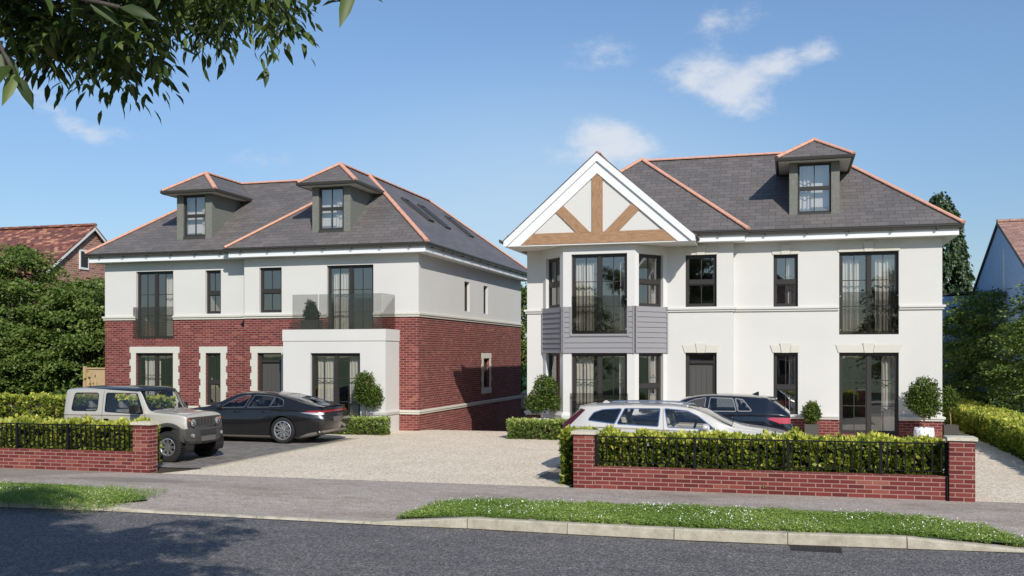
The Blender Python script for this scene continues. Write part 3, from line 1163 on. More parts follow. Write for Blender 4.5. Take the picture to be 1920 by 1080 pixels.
def course(parent, paths, z0, z1, proud=0.075, name='string_course', mat='cream_stone'):
    for p in paths:
        mb = MB()
        sweep(mb, p, [(0.0, z0), (proud * 0.55, z0), (proud * 0.55, z0 + (z1 - z0) * 0.35), (proud, z0 + (z1 - z0) * 0.5), (proud, z1 - 0.01), (proud - 0.015, z1), (0.0, z1)])
        mb.build(name, mat, parent)


def dormer(house, cx, hw, yf, win_hw, side, label, zb=6.38, zs=7.98, k=0.82, y_eave=28.65, cur=None, style='sash', H=0.76):
    """hipped dormer: cheeks and front pier (part), with roof, gutter, soffit and window below it"""
    x0, x1 = cx - hw, cx + hw
    yb = y_eave + (zs + 0.1 - Z_EAVE) / k + 0.05
    mb = MB()
    pl = Plane((cx, yf), (1, 0))
    wz0, wz1 = zb + 0.13, zs - 0.03
    # piers either side, cheeks running back into the roof, sill and head
    for s in (-1, 1):
        a0, a1 = (-hw, -win_hw) if s < 0 else (win_hw, hw)
        pl.box(mb, a0, a1, -0.28, 0.0, zb - 0.25, zs)
        xa, xb = (x0, x0 + 0.14) if s < 0 else (x1 - 0.14, x1)
        mb.box(xa, xb, yf + 0.28, yb, zb - 0.25, zs)
    pl.box(mb, -win_hw, win_hw, -0.28, -0.03, wz1, zs)
    body = mb.build('dormer', 'dormer_render', house, label=label)
    mb = MB()
    pl.box(mb, -win_hw, win_hw, -0.28, 0.015, zb - 0.30, wz0)
    mb.build('sill', 'gutter_dark', body)
    # pale panel added close behind the glass so the dormer window looks bright
    mb = MB()
    yi = yf + 0.30
    mb.face([(x0 + 0.15, yi, wz0 - 0.1), (x1 - 0.15, yi, wz0 - 0.1), (x1 - 0.15, yi + 0.02, zs), (x0 + 0.15, yi + 0.02, zs)])
    mb.build('bright_panel', 'bay_render', body)
    ov, zt = 0.30, zs + 0.10
    ex0, ex1, ey = x0 - ov, x1 + ov, yf - ov
    mb = MB()
    mb.box(ex0, ex1, ey, yb + 0.1, zs, zt - 0.02)
    mb.build('soffit', 'soffit_white', body)
    g = MB()
    sweep(g, [(ex0, yb - 0.15), (ex0, ey), (ex1, ey), (ex1, yb - 0.15)],
          [(0.003, zs + 0.01), (0.05, zs - 0.01), (0.085, zs + 0.01), (0.10, zs + 0.06), (0.105, zt + 0.0), (0.085, zt + 0.0), (0.003, zt - 0.03)])
    g.build('gutter', 'gutter_dark', body)
    r = MB()
    o = 0.06
    run = (ex1 - ex0) / 2 + o
    A, B = (ex0 - o, ey - o, zt), (ex1 + o, ey - o, zt)
    apex = (cx, ey - o + run * 0.98, zt + H)
    yend = y_eave + (zt + H - Z_EAVE) / k + 0.25
    ye2 = yb + 0.25
    C, D = (ex1 + o, ye2, zt), (ex0 - o, ye2, zt)
    E_ = (cx, yend, zt + H)
    r.face([A, B, apex])
    r.face([B, C, E_, apex])
    r.face([D, A, apex, E_])
    r.face([A, D, C, B])
    r.face([C, D, E_])
    r.build('dormer_roof', 'roof_slate', body)
    t = MB()
    up = Vector((0, 0, 0.02))
    for a, b in ((A, apex), (B, apex), (apex, E_)):
        ridge_tiles(t, Vector(a) + up, Vector(b) + up, 0.07, 0.3)
    t.build('ridge_tiles', 'ridge_terracotta', body)
    # window (sub-part): frame with its own glazing in one mesh each
    plw = Plane((cx, yf), (1, 0))
    fr = MB()
    w = 0.055
    o0, o1 = -0.13, -0.055
    a0, a1, z0, z1 = -win_hw + 0.003, win_hw - 0.003, wz0 + 0.003, wz1 - 0.003
    zm = (z0 + z1) / 2
    for bx in ((a0, a0 + w, z0, z1), (a1 - w, a1, z0, z1), (a0 + w, a1 - w, z1 - w, z1), (a0 + w, a1 - w, z0, z0 + w), (a0 + w, a1 - w, zm - 0.055, zm + 0.055)):
        plw.box(fr, bx[0], bx[1], o0, o1, bx[2], bx[3])
    for (q0, q1) in ((z0 + w, zm - 0.055), (zm + 0.055, z1 - w)):
        plw.box(fr, -0.013, 0.013, o0 + 0.01, o1 - 0.02, q0, q1)
    fr.build('window_frame', 'frame_dark', body)
    gp = MB()
    for (q0, q1) in ((z0 + w, zm - 0.055), (zm + 0.055, z1 - w)):
        gp.face([plw.p(a0 + w, -0.095, q0), plw.p(a1 - w, -0.095, q0), plw.p(a1 - w, -0.095, q1), plw.p(a0 + w, -0.095, q1)])
    gp.build('pane', 'window_glass', body)
    if cur:
        curtain(plw, cur[0], cur[1], z0 + 0.02, z1 - 0.05, 0.24, cur[2])
    return body


def front_door(house, pl, a0, a1, z1, recess=0.13, label=None):
    """panelled door with a glazed light over it, frame as the door's own sub-part"""
    d = MB()
    zt = 2.17
    la0, la1 = a0 + 0.10, a1 - 0.10
    o = -recess - 0.02
    pl.box(d, la0, la1, o - 0.05, o, 0.10, zt)
    wd = (la1 - la0)
    for i in range(4):                      # raised vertical panels with grooves between
        x0 = la0 + 0.045 + i * (wd - 0.09) / 4
        x1 = x0 + (wd - 0.09) / 4 - 0.014
        pl.box(d, x0, x1, o, o + 0.010, 1.15 if i in (1, 2) else 0.25, zt - 0.12)
    door = d.build('front_door', 'door_dark', house, label=label)
    f = MB()
    for q in ((a0, a0 + 0.10, 0.0, z1), (a1 - 0.10, a1, 0.0, z1), (a0 + 0.10, a1 - 0.10, z1 - 0.05, z1), (a0 + 0.10, a1 - 0.10, zt, zt + 0.10)):
        pl.box(f, q[0] + 0.002, q[1] - 0.002, -recess - 0.08, -recess + 0.03, q[2], q[3] - 0.002)
    pl.box(f, a0 + 0.12, a1 - 0.12, -recess - 0.05, -recess + 0.05, zt + 0.015, zt + 0.075)
    f.build('door_frame', 'frame_dark', door)
    g = MB()
    g.face([pl.p(a0 + 0.1, -recess - 0.03, zt + 0.1), pl.p(a1 - 0.1, -recess - 0.03, zt + 0.1), pl.p(a1 - 0.1, -recess - 0.03, z1 - 0.05), pl.p(a0 + 0.1, -recess - 0.03, z1 - 0.05)])
    g.build('pane', 'window_glass', door)
    h = MB()
    h.cyl(pl.p(la1 - 0.07, o + 0.01, 1.0), pl.p(la1 - 0.07, o + 0.06, 1.0), 0.02)
    h.box(*(lambda p: (p[0] - 0.05, p[0] + 0.02, p[1] - 0.012, p[1] + 0.012, 0.99, 1.015))(pl.p(la1 - 0.07, o + 0.06, 1.0)))
    h.build('handle', 'chrome', door)
    return door


def juliet(parent, pl, a0, a1, z0, z1, out=0.02):
    g = MB()
    pl.box(g, a0, a1, out, out + 0.015, z0, z1)
    o = g.build('juliet_balcony', 'balcony_glass', parent)
    for a in (a0 + 0.03, a1 - 0.03):
        for z in (z0 + 0.12, z1 - 0.12):
            c = MB()
            c.cyl(pl.p(a, 0.0, z), pl.p(a, out + 0.03, z), 0.018, n=10)
            c.build('clamp', 'chrome', o)
    return o


# ================================================================== LEFT HOUSE
HL = thing('house', (-17.4, 29.0, 0.0), 'detached house with red brick lower walls, white render above and two grey dormers', 'house')
WX0, WX1, WY = -17.70, -11.40, 29.0       # projecting wing
AX0, AY = -23.50, 29.30                   # set-back part
YB = 41.3
walls = {}
# front of the set-back part
plA = Plane((AX0, AY), (1, 0))
LA = WX0 - AX0


def ax(x):
    return x - AX0


W1 = (ax(-22.20), ax(-20.68), 3.0, 5.37)
W2 = (ax(-19.40), ax(-18.79), 3.85, 5.35)
W5 = (ax(-22.20), ax(-20.68), 0.22, 2.50)
W6 = (ax(-19.38), ax(-18.79), 0.70, 2.50)
zones = [(-0.3, 3.70, 'red_brick'), (3.70, 5.72, 'white_render')]
merge(walls, wall_cells(plA, 0, LA, zones, [W1, W2, W5, W6]))
# wing front
plW = Plane((WX0, WY), (1, 0))


def wx(x):
    return x - WX0


W3 = (wx(-17.13), wx(-16.29), 3.85, 5.36)
W4 = (wx(-14.63), wx(-12.97), 3.05, 5.37)
DR = (wx(-17.19), wx(-16.29), 0.0, 2.50)
W4d = (wx(-14.55), wx(-13.05), 0.2, 2.2)
merge(walls, wall_cells(plW, 0, WX1 - WX0, zones, [W3, W4, DR, W4d]))
# wing flank facing the drive
plS = Plane((WX1, WY), (0, 1))
S1 = (33.55 - WY, 34.15 - WY, 4.03, 5.12)
S2 = (35.85 - WY, 36.42 - WY, 4.03, 5.12)
S3 = (35.80 - WY, 36.60 - WY, 1.16, 2.30)
zonesS = [(-2.0, 3.70, 'red_brick'), (3.70, 5.72, 'white_render')]
merge(walls, wall_cells(plS, 0, YB - WY, zonesS, [S1, S2, S3], thick=0.299))
# short return at the step, rear and far flank
merge(walls, wall_cells(Plane((WX0, AY + 0.02), (0, -1)), 0, AY + 0.02 - WY, zones, [], thick=0.2))
merge(walls, wall_cells(Plane((WX1, YB), (-1, 0)), 0, WX1 - WX0, zonesS, []))
merge(walls, wall_cells(Plane((AX0, 35.5), (0, -1)), 0, 35.5 - AY, zones, []))
merge(walls, wall_cells(Plane((WX0, 35.5), (-1, 0)), 0, WX0 - AX0, zones, []))
merge(walls, wall_cells(Plane((WX0, YB), (0, -1)), 0, YB - 35.5, zones, []))
walls['red_brick'].build('brick_wall', 'red_brick', HL)
walls['white_render'].build('rendered_wall', 'white_render', HL)

# interior: floors, back wall and partitions seen through the windows
mb = MB()
mb.box(-23.1, -11.75, 29.65, 35.0, 2.72, 2.98)
mb.box(-23.1, -11.75, 29.65, 35.0, 5.60, 5.69)
mb.box(-23.1, -11.75, 29.65, 35.0, -0.1, 0.1)
mb.build('floor_slab', 'interior_floor', HL)
mb = MB()
mb.box(-23.15, -11.72, 33.2, 33.35, 0.1, 5.6)
for xx in (-19.95, -18.2, -15.6):
    mb.box(xx, xx + 0.12, 29.62, 33.2, 0.1, 2.72)
    mb.box(xx, xx + 0.12, 29.62, 33.2, 2.98, 5.6)
mb.build('inner_wall', 'interior_plaster', HL)

# stone bands
course(HL, [[(-23.5, 35.5), (-23.5, 29.3), (-22.21, 29.3)], [(-20.67, 29.3), (WX0, 29.3), (WX0, 29.0), (-14.63, 29.0)], [(-12.96, 29.0), (WX1, 29.0), (WX1, YB)]], 3.66, 3.80)
course(HL, [[(-23.5, 35.5), (-23.5, 29.3), (-22.47, 29.3)], [(-20.40, 29.3), (-19.66, 29.3)], [(-18.52, 29.3), (WX0, 29.3), (WX0, 29.0), (-17.50, 29.0)], [(-12.05, 29.0), (WX1, 29.0), (WX1, YB)]], 0.53, 0.66, 0.06, 'plinth_band', 'cream_stone')
mb = MB()
quoin_surround(mb, plA, W5[0], W5[1], 0.0, 2.50)
mb.build('window_surround', 'cream_stone', HL)
mb = MB()
quoin_surround(mb, plA, W6[0], W6[1], 0.62, 2.50)
plA.box(mb, W6[0] - 0.05, W6[1] + 0.05, 0.0, 0.06, 0.60, 0.70)
mb.build('window_surround', 'cream_stone', HL)
mb = MB()
quoin_surround(mb, plW, DR[0], DR[1], 0.0, 2.50, w=0.22)
mb.build('door_surround', 'cream_stone', HL)
mb = MB()
quoin_surround(mb, plS, S3[0], S3[1], 1.16, 2.30, w=0.17, head=0.20, teeth=0.05)
plS.box(mb, S3[0] - 0.22, S3[1] + 0.22, 0, 0.03, 0.93, 1.16)
mb.build('window_surround', 'cream_stone', HL)

window(HL, plA, *W1, 'french')
window(HL, plA, *W2, 'sash')
window(HL, plA, *W5, 'french')
window(HL, plA, *W6, 'low_sash')
window(HL, plW, *W3, 'sash')
window(HL, plW, *W4, 'french')
window(HL, plS, *S1, 'fixed')
window(HL, plS, *S2, 'fixed')
window(HL, plS, *S3, 'fixed')
front_door(HL, plW, DR[0], DR[1], 2.50)
juliet(HL, plA, W1[0] - 0.10, W1[1] + 0.02, 3.02, 4.12)

# white box bay with a balcony on top
PB = 27.9
bx0, bx1 = -15.62, -12.07
pw = {}
plB = Plane((bx0, PB), (1, 0))
WB = (-14.65 - bx0, -12.93 - bx0, 0.15, 2.49)
merge(pw, wall_cells(plB, 0, bx1 - bx0, [(-0.1, 2.86, 'a')], [WB], thick=0.25, caps=(False, False)))
merge(pw, wall_cells(Plane((bx1, PB), (0, 1)), 0, WY - PB, [(-0.1, 2.86, 'a')], [], thick=0.249, caps=(False, False)))
merge(pw, wall_cells(Plane((bx0, WY), (0, -1)), 0, WY - PB, [(-0.1, 2.86, 'a')], [], thick=0.249, caps=(False, False)))
bay = pw['a'].build('box_bay', 'white_render', HL)
mb = MB()
sweep(mb, [(bx0, WY), (bx0, PB), (bx1, PB), (bx1, WY)], [(0.0, 2.875), (0.018, 2.875), (0.018, 3.24), (-0.25, 3.24), (-0.25, 2.875)])
mb.build('parapet', 'white_render', bay)
mb = MB()
mb.box(bx0 + 0.05, bx1 - 0.05, PB + 0.05, WY, 2.84, 2.93)
mb.build('balcony_deck', 'soffit_white', bay)
mb = MB()
sweep(mb, [(bx0, WY), (bx0, PB), (-14.68, PB)], [(0.0, 0.55), (0.03, 0.55), (0.055, 0.62), (0.055, 0.66), (0.0, 0.68)])
mb.build('plinth_band', 'white_render', bay)
mb = MB()
sweep(mb, [(-12.90, PB), (bx1, PB), (bx1, WY)], [(0.0, 0.55), (0.03, 0.55), (0.055, 0.62), (0.055, 0.66), (0.0, 0.68)])
mb.build('plinth_band', 'white_render', bay)
window(HL, plB, *WB, 'french')
# balcony glass in panels with a gap, and a return
gl = MB()
zt = 4.36
for (a, b) in ((-15.32, -14.42), (-14.38, -12.22)):
    gl.box(a, b, PB + 0.06, PB + 0.075, 3.2, zt)
bal = gl.build('balustrade_panel', 'balcony_glass', HL)
gl = MB()
gl.box(-12.205, -12.19, PB + 0.06, WY - 0.06, 3.2, zt)
gl.build('balustrade_panel', 'balcony_glass', HL)

# roof
kL = 0.805
ze = 6.0
ox0, ox1, oy0, oy1 = -18.07 - 0.10, -11.03 + 0.10, 28.63 - 0.10, 41.67 + 0.10
hw = (ox1 - ox0) / 2
cxw = (ox0 + ox1) / 2
zr = ze + kL * hw - 0.02
ya, yb_ = oy0 + hw, oy1 - hw
r = MB()
A, B, C, D = (ox0, oy0, ze), (ox1, oy0, ze), (ox1, oy1, ze), (ox0, oy1, ze)
P1, P2 = (cxw, ya, zr), (cxw, yb_, zr)
r.face([A, B, P1]); r.face([B, C, P2, P1]); r.face([C, D, P2]); r.face([D, A, P1, P2]); r.face([A, D, C, B])
a0x, a0y, a1y = -23.87 - 0.10, 28.93 - 0.10, 28.93 - 0.10 + 2 * hw
ymid = (a0y + a1y) / 2
zr2 = zr - 0.01
A2, D2 = (a0x, a0y, ze), (a0x, a1y, ze)
Q1, Q2 = (a0x + hw, ymid, zr2), (cxw, ymid, zr2)
E1, E2 = (cxw, a0y, ze), (cxw, a1y, ze)
r.face([A2, E1, Q2, Q1]); r.face([D2, A2, Q1]); r.face([E2, D2, Q1, Q2]); r.face([A2, D2, E2, E1])
roof = r.build('roof', 'roof_slate', HL)
t = MB()
up = Vector((0, 0, 0.025))
for a, b in ((A, P1), (B, P1), (P1, P2), (C, P2), (A2, Q1), (Q1, Q2), (D2, Q1)):
    ridge_tiles(t, Vector(a) + up, Vector(b) + up)
t.build('ridge_tiles', 'ridge_terracotta', roof)
eaves(HL, [(-23.87, 35.9), (-23.87, 28.93), (-18.07, 28.93), (-18.07, 28.63), (-11.03, 28.63), (-11.03, 41.67)], 0.37)
# three roof windows in the drive-side slope
for (y0, xt, xb) in ((32.75, -13.55, -12.50), (34.35, -13.55, -12.42), (37.25, -13.50, -12.45)):
    fr = MB()
    w = 0.48
    nx, nz = kL / math.hypot(kL, 1), 1 / math.hypot(kL, 1)

    def rp(x, y, h):
        z = ze + kL * (ox1 - x)
        return (x + nx * h, y, z + nz * h)
    for (xa, xb2, ya_, yb2) in ((xt, xt + 0.07, y0, y0 + w), (xb - 0.07, xb, y0, y0 + w), (xt, xb, y0 - 0.06, y0), (xt, xb, y0 + w, y0 + w + 0.06)):
        lo = [rp(xa, ya_, -0.02), rp(xb2, ya_, -0.02), rp(xb2, yb2, -0.02), rp(xa, yb2, -0.02)]
        hi = Vector((nx, 0, nz)) * 0.09
        fr.prism(lo, hi)
    f = fr.build('roof_window', 'gutter_dark', roof)
    g = MB()
    g.face([rp(xt + 0.07, y0, 0.04), rp(xb - 0.07, y0, 0.04), rp(xb - 0.07, y0 + w, 0.04), rp(xt + 0.07, y0 + w, 0.04)])
    g.build('pane', 'roof_window_glass', roof)

dormer(HL, -19.92, 0.70, 29.42, 0.44, 1, 'left dormer of the brick house, above the set-back wall', k=kL, y_eave=28.93 - 0.1, zb=6.44, zs=8.02, cur=(0.18, 0.42, 'white curtain in the smaller left dormer window of the brick house'))
dormer(HL, -14.55, 0.69, 29.15, 0.455, 1, 'right dormer of the brick house, above the projecting wing', k=kL, y_eave=28.63 - 0.1, zb=6.44, zs=8.0, cur=(0.10, 0.43, 'white curtain in the right dormer window of the brick house, beside the hip'))

# curtains of the left house
curtain(plA, W1[0] + 0.98, W1[1] - 0.06, 3.05, 5.18, 0.32, 'pleated curtain at the right of the tall upper window behind the glass rail, brick house')
curtain(plA, W5[0] + 0.14, W5[1] - 0.72, 0.3, 2.42, 0.32, 'pleated curtain in the stone framed ground floor window behind the boxy car')
curtain(plW, W4[0] + 0.10, W4[0] + 0.80, 3.1, 5.15, 0.32, 'cream curtain in the tall window that opens onto the glass sided balcony')
curtain(plW, W4[1] - 0.20, W4[1] - 0.04, 3.1, 5.15, 0.32, 'narrow curtain edge at the right of the balcony window')
curtain(plB, WB[0] + 0.10, WB[0] + 0.74, 0.2, 2.42, 0.33, 'pleated curtain in the left half of the white box bay window')
curtain(plB, WB[0] + 1.22, WB[1] - 0.05, 0.2, 2.42, 0.33, 'pleated curtain in the right half of the white box bay window, behind the ball tree')

# ================================================================== RIGHT HOUSE
HR = thing('house', (-1.8, 28.75, 0.0), 'white rendered detached house with timber framed gable over a canted bay and one dormer', 'house')
VX0, VX1, VY = -7.74, -1.56, 28.75
MX1, MY = 4.06, 29.0
YR = 40.5
bays = [(-7.24, VY), (-6.38, 27.75), (-4.27, 27.75), (-3.47, VY)]
plV = Plane((VX0, VY), (1, 0))
plM = Plane((VX1, MY), (1, 0))


def vx(x):
    return x - VX0


def mx_(x):
    return x - VX1


R1 = (vx(-2.93), vx(-2.03), 3.84, 5.36)
RD = (vx(-2.93), vx(-2.03), 0.0, 2.50)
RBAY = (vx(-7.20), vx(-3.51), -0.2, 5.6)
R2 = (mx_(-0.44), mx_(0.24), 3.82, 5.33)
R5 = (mx_(-0.44), mx_(0.24), 0.72, 2.50)
R3 = (mx_(1.36), mx_(2.94), 3.01, 5.35)
R6 = (mx_(1.36), mx_(2.94), 0.20, 2.50)
zonesR = [(-0.3, 0.60, 'red_brick'), (0.60, 5.72, 'white_render')]
walls = {}
merge(walls, wall_cells(plV, 0, VX1 - VX0, zonesR, [R1, RD, RBAY]))
merge(walls, wall_cells(plM, 0.0, MX1 - VX1, zonesR, [R2, R3, R5, R6], thick=0.298))
merge(walls, wall_cells(Plane((VX1, VY), (0, 1)), 0, MY - VY, zonesR, [], thick=0.2))
merge(walls, wall_cells(Plane((MX1, MY), (0, 1)), 0, YR - MY, zonesR, [], thick=0.297))
merge(walls, wall_cells(Plane((MX1, YR), (-1, 0)), 0, MX1 - VX0, zonesR, []))
merge(walls, wall_cells(Plane((VX0, YR), (0, -1)), 0, YR - VY, [(-2.0, 0.60, 'red_brick'), (0.6, 5.72, 'white_render')], [], thick=0.296))
walls['red_brick'].build('brick_plinth', 'red_brick', HR)
walls['white_render'].build('rendered_wall', 'white_render', HR)
mb = MB()
mb.box(-7.4, 3.72, 29.1, 34.6, 2.72, 2.98)
mb.box(-7.4, 3.72, 29.1, 34.6, 5.60, 5.69)
mb.box(-7.4, 3.72, 29.1, 34.6, -0.1, 0.1)
mb.prism([(-7.1, 29.1, 2.72), (-6.2, 28.05, 2.72), (-4.45, 28.05, 2.72), (-3.6, 29.1, 2.72)], (0, 0, 0.26))
mb.prism([(-7.1, 29.1, -0.1), (-6.2, 28.05, -0.1), (-4.45, 28.05, -0.1), (-3.6, 29.1, -0.1)], (0, 0, 0.18))
mb.build('floor_slab', 'interior_floor', HR)
mb = MB()
mb.box(-7.4, 3.72, 33.0, 33.15, 0.1, 5.6)
for xx in (-3.3, -1.2, 0.9):
    mb.box(xx, xx + 0.12, 29.1, 33.0, 0.1, 2.72)
    mb.box(xx, xx + 0.12, 29.1, 33.0, 2.98, 5.6)
mb.build('inner_wall', 'interior_plaster', HR)
# fitted units seen through the ground floor windows
mb = MB()
for (xa, xb) in ((-6.9, -3.6), (1.2, 3.6)):
    n = 4
    for i in range(n):
        u0 = xa + (xb - xa) * i / n
        u1 = xa + (xb - xa) * (i + 1) / n - 0.01
        mb.box(u0, u1, 32.4, 32.98, 0.12, 0.95)
        mb.box(u0, u1, 32.6, 32.98, 1.45, 2.3)
mb.build('fitted_cupboard', 'kitchen_unit', HR)
# canted bay
pB = [Plane(bays[0], Vector(bays[1]) - Vector(bays[0])), Plane(bays[1], (1, 0)), Plane(bays[2], Vector(bays[3]) - Vector(bays[2]))]
lens = [(Vector(bays[i + 1]) - Vector(bays[i])).length for i in range(3)]
BW = {}
bc = bays[1][0]
op = [[(0.20, 1.12, 0.78, 2.49), (0.20, 1.12, 3.84, 5.33)],
      [(-6.13 - bc, -4.49 - bc, 0.20, 2.49), (-6.13 - bc, -4.49 - bc, 3.04, 5.37)],
      [(0.16, 1.13, 0.78, 2.49), (0.16, 1.13, 3.84, 5.36)]]
for i in range(3):
    merge(BW, wall_cells(pB[i], 0, lens[i], [(-0.2, 0.50, 'brick'), (0.50, 5.62, 'bay')], op[i], thick=0.20 + 0.001 * i, caps=(False, False)))
bay2 = BW['bay'].build('canted_bay', 'bay_render', HR)
BW['brick'].build('bay_plinth', 'red_brick', bay2)
mb = MB()
sweep(mb, [bays[0], bays[1], (-6.16, 27.75)], [(0, 0.46), (0.04, 0.46), (0.075, 0.55), (0.075, 0.66), (0.03, 0.72), (0, 0.76)])
mb.build('bay_sill', 'bay_render', bay2)
mb = MB()
sweep(mb, [(-4.46, 27.75), bays[2], bays[3]], [(0, 0.46), (0.04, 0.46), (0.075, 0.55), (0.075, 0.66), (0.03, 0.72), (0, 0.76)])
mb.build('bay_sill', 'bay_render', bay2)
# grey shiplap boards between the floors, individually lapped, with corner trims
mb = MB()
zb0, zb1 = 2.49, 3.84
nb = 9
for i in range(3):
    spans = [(0.0, lens[i])]
    for b in range(nb):
        za = zb0 + (zb1 - zb0) * b / nb
        zc = zb0 + (zb1 - zb0) * (b + 1) / nb
        w = op[i][1]
        if i == 1 and za > 3.0 - 0.08:
            spans = [(0.0, w[0] - 0.05), (w[1] + 0.05, lens[1])]
        elif i == 1:
            spans = [(0.0, lens[1])]
        for (s0, s1) in spans:
            pl = pB[i]
            vs = [pl.p(s0, 0.003, za), pl.p(s1, 0.003, za), pl.p(s1, 0.042, za), pl.p(s0, 0.042, za),
                  pl.p(s0, 0.003, zc - 0.012), pl.p(s1, 0.003, zc - 0.012), pl.p(s1, 0.024, zc - 0.012), pl.p(s0, 0.024, zc - 0.012)]
            mb.mesh(vs, [(0, 1, 2, 3), (4, 7, 6, 5), (3, 2, 6, 7), (1, 5, 6, 2), (0, 3, 7, 4)])
            mb.face([pl.p(s0, 0.006, zc - 0.03), pl.p(s1, 0.006, zc - 0.03), pl.p(s1, 0.006, zc + 0.001), pl.p(s0, 0.006, zc + 0.001)])
for (pl, a) in ((pB[0], 0.0), (pB[0], lens[0] - 0.05), (pB[1], 0.0), (pB[1], lens[1] - 0.05), (pB[2], 0.0), (pB[2], lens[2] - 0.05)):
    pl.box(mb, a, a + 0.05, 0.0, 0.050, zb0 - 0.005, zb1 + 0.004)
w = op[1][1]
for q in ((w[0] - 0.05, w[0], 2.98, zb1), (w[1], w[1] + 0.05, 2.98, zb1), (w[0], w[1], 2.98, 3.035)):
    pB[1].box(mb, q[0], q[1], 0.0, 0.047, q[2], q[3])
mb.build('cladding', 'grey_cladding', bay2)

for i, st in ((0, 'sash'), (1, 'french'), (2, 'sash')):
    window(HR, pB[i], *op[i][0], 'low_sash' if st == 'sash' else st)
    window(HR, pB[i], *op[i][1], st)
juliet(HR, pB[1], op[1][1][0] + 0.0, op[1][1][1] - 0.0, 3.06, 4.16, out=-0.06)
juliet(HR, pB[1], op[1][0][0] - 0.03, op[1][0][1] + 0.03, 0.2, 1.32)
window(HR, plV, *R1, 'sash')
window(HR, plM, *R2, 'sash')
window(HR, plM, *R3, 'french')
window(HR, plM, *R5, 'low_sash')
window(HR, plM, *R6, 'french')
front_door(HR, plV, RD[0], RD[1], 2.50)
juliet(HR, plM, R3[0], R3[1], 3.03, 4.22, out=-0.06)
course(HR, [[(VX0, YR), (VX0, VY), (-7.26, VY)], [(-3.44, VY), (VX1, VY), (VX1, MY), (1.35, MY)], [(2.95, MY), (MX1, MY), (MX1, YR)]], 3.70, 3.82, 0.085, mat='white_render')
course(HR, [[(VX0, YR), (VX0, VY), (-7.26, VY)], [(-3.44, VY), (-2.95, VY)], [(-2.01, VY), (VX1, VY), (VX1, MY), (1.35, MY)], [(2.95, MY), (MX1, MY), (MX1, YR)]], 0.60, 0.72, 0.08, 'plinth_band', 'white_render')
for (pl, w) in ((plV, R1), (plV, RD), (plM, R2), (plM, R5), (plM, R3), (plM, R6)):
    mb = MB()
    a0, a1, z1 = w[0], w[1], w[3]
    h = 0.22
    am = (a0 + a1) / 2
    kw = 0.115
    e = 0.07
    q = pl.p
    N = Vector((pl.n.x, pl.n.y, 0))
    for (b0, b1, t0, t1) in ((a0 - 0.02, am - kw - 0.012, a0 - 0.02 - e, am - kw - 0.045), (am + kw + 0.012, a1 + 0.02, am + kw + 0.045, a1 + 0.02 + e)):
        mb.prism([q(b0, 0.0, z1), q(b1, 0.0, z1), q(t1, 0.0, z1 + h), q(t0, 0.0, z1 + h)], N * 0.022)
    mb.prism([q(am - kw, 0.0, z1 - 0.004), q(am + kw, 0.0, z1 - 0.004), q(am + kw + 0.04, 0.0, z1 + h + 0.05), q(am - kw - 0.04, 0.0, z1 + h + 0.05)], N * 0.040)
    mb.build('keystone_lintel', 'cream_stone', HR)

# roof of the right house
kR = 0.81
sx0, sx1, sy0 = -8.10 - 0.1, -1.22 + 0.1, 28.38 - 0.1
sy1 = YR + 0.4
hw = (sx1 - sx0) / 2
cxs = (sx0 + sx1) / 2
zr = ze + kR * hw - 0.02
r = MB()
A, B, C, D = (sx0, sy0, ze), (sx1, sy0, ze), (sx1, sy1, ze), (sx0, sy1, ze)
P1, P2 = (cxs, sy0 + hw, zr), (cxs, sy1 - hw, zr)
r.face([A, B, P1]); r.face([B, C, P2, P1]); r.face([C, D, P2]); r.face([D, A, P1, P2]); r.face([A, D, C, B])
m0y = 28.63 - 0.1
m1x = 4.43 + 0.1
m1y = m0y + 2 * hw
ym = (m0y + m1y) / 2
zr2 = zr - 0.01
A2, B2 = (cxs, m0y, ze), (m1x, m0y, ze)
C2, D2 = (m1x, m1y, ze), (cxs, m1y, ze)
Q1, Q2 = (cxs, ym, zr2), (m1x - hw, ym, zr2)
r.face([A2, B2, Q2, Q1]); r.face([B2, C2, Q2]); r.face([C2, D2, Q1, Q2]); r.face([A2, D2, C2, B2])
roofR = r.build('roof', 'roof_slate', HR)
t = MB()
for a, b in ((A, P1), (B, P1), (P1, P2), (Q1, Q2), (B2, Q2), (C2, Q2)):
    ridge_tiles(t, Vector(a) + up, Vector(b) + up)
t.build('ridge_tiles', 'ridge_terracotta', roofR)
eaves(HR, [(-2.62, 28.38), (-1.22, 28.38), (-1.22, 28.63), (4.43, 28.63), (4.43, 40.8)], 0.37)

# timber framed gable over the bay
GY = 27.50
gcx, ghw, gz0, gz1 = -5.32, 2.79, 5.66, 8.24
gs = (gz1 - 5.78) / ghw
mb = MB()
mb.prism([(gcx - ghw + 0.25, GY + 0.06, gz0 + 0.02), (gcx + ghw - 0.25, GY + 0.06, gz0 + 0.02), (gcx, GY + 0.06, gz1 - 0.22)], (0, 0.15, 0))
gab = mb.build('gable', 'white_render', HR)
mb = MB()


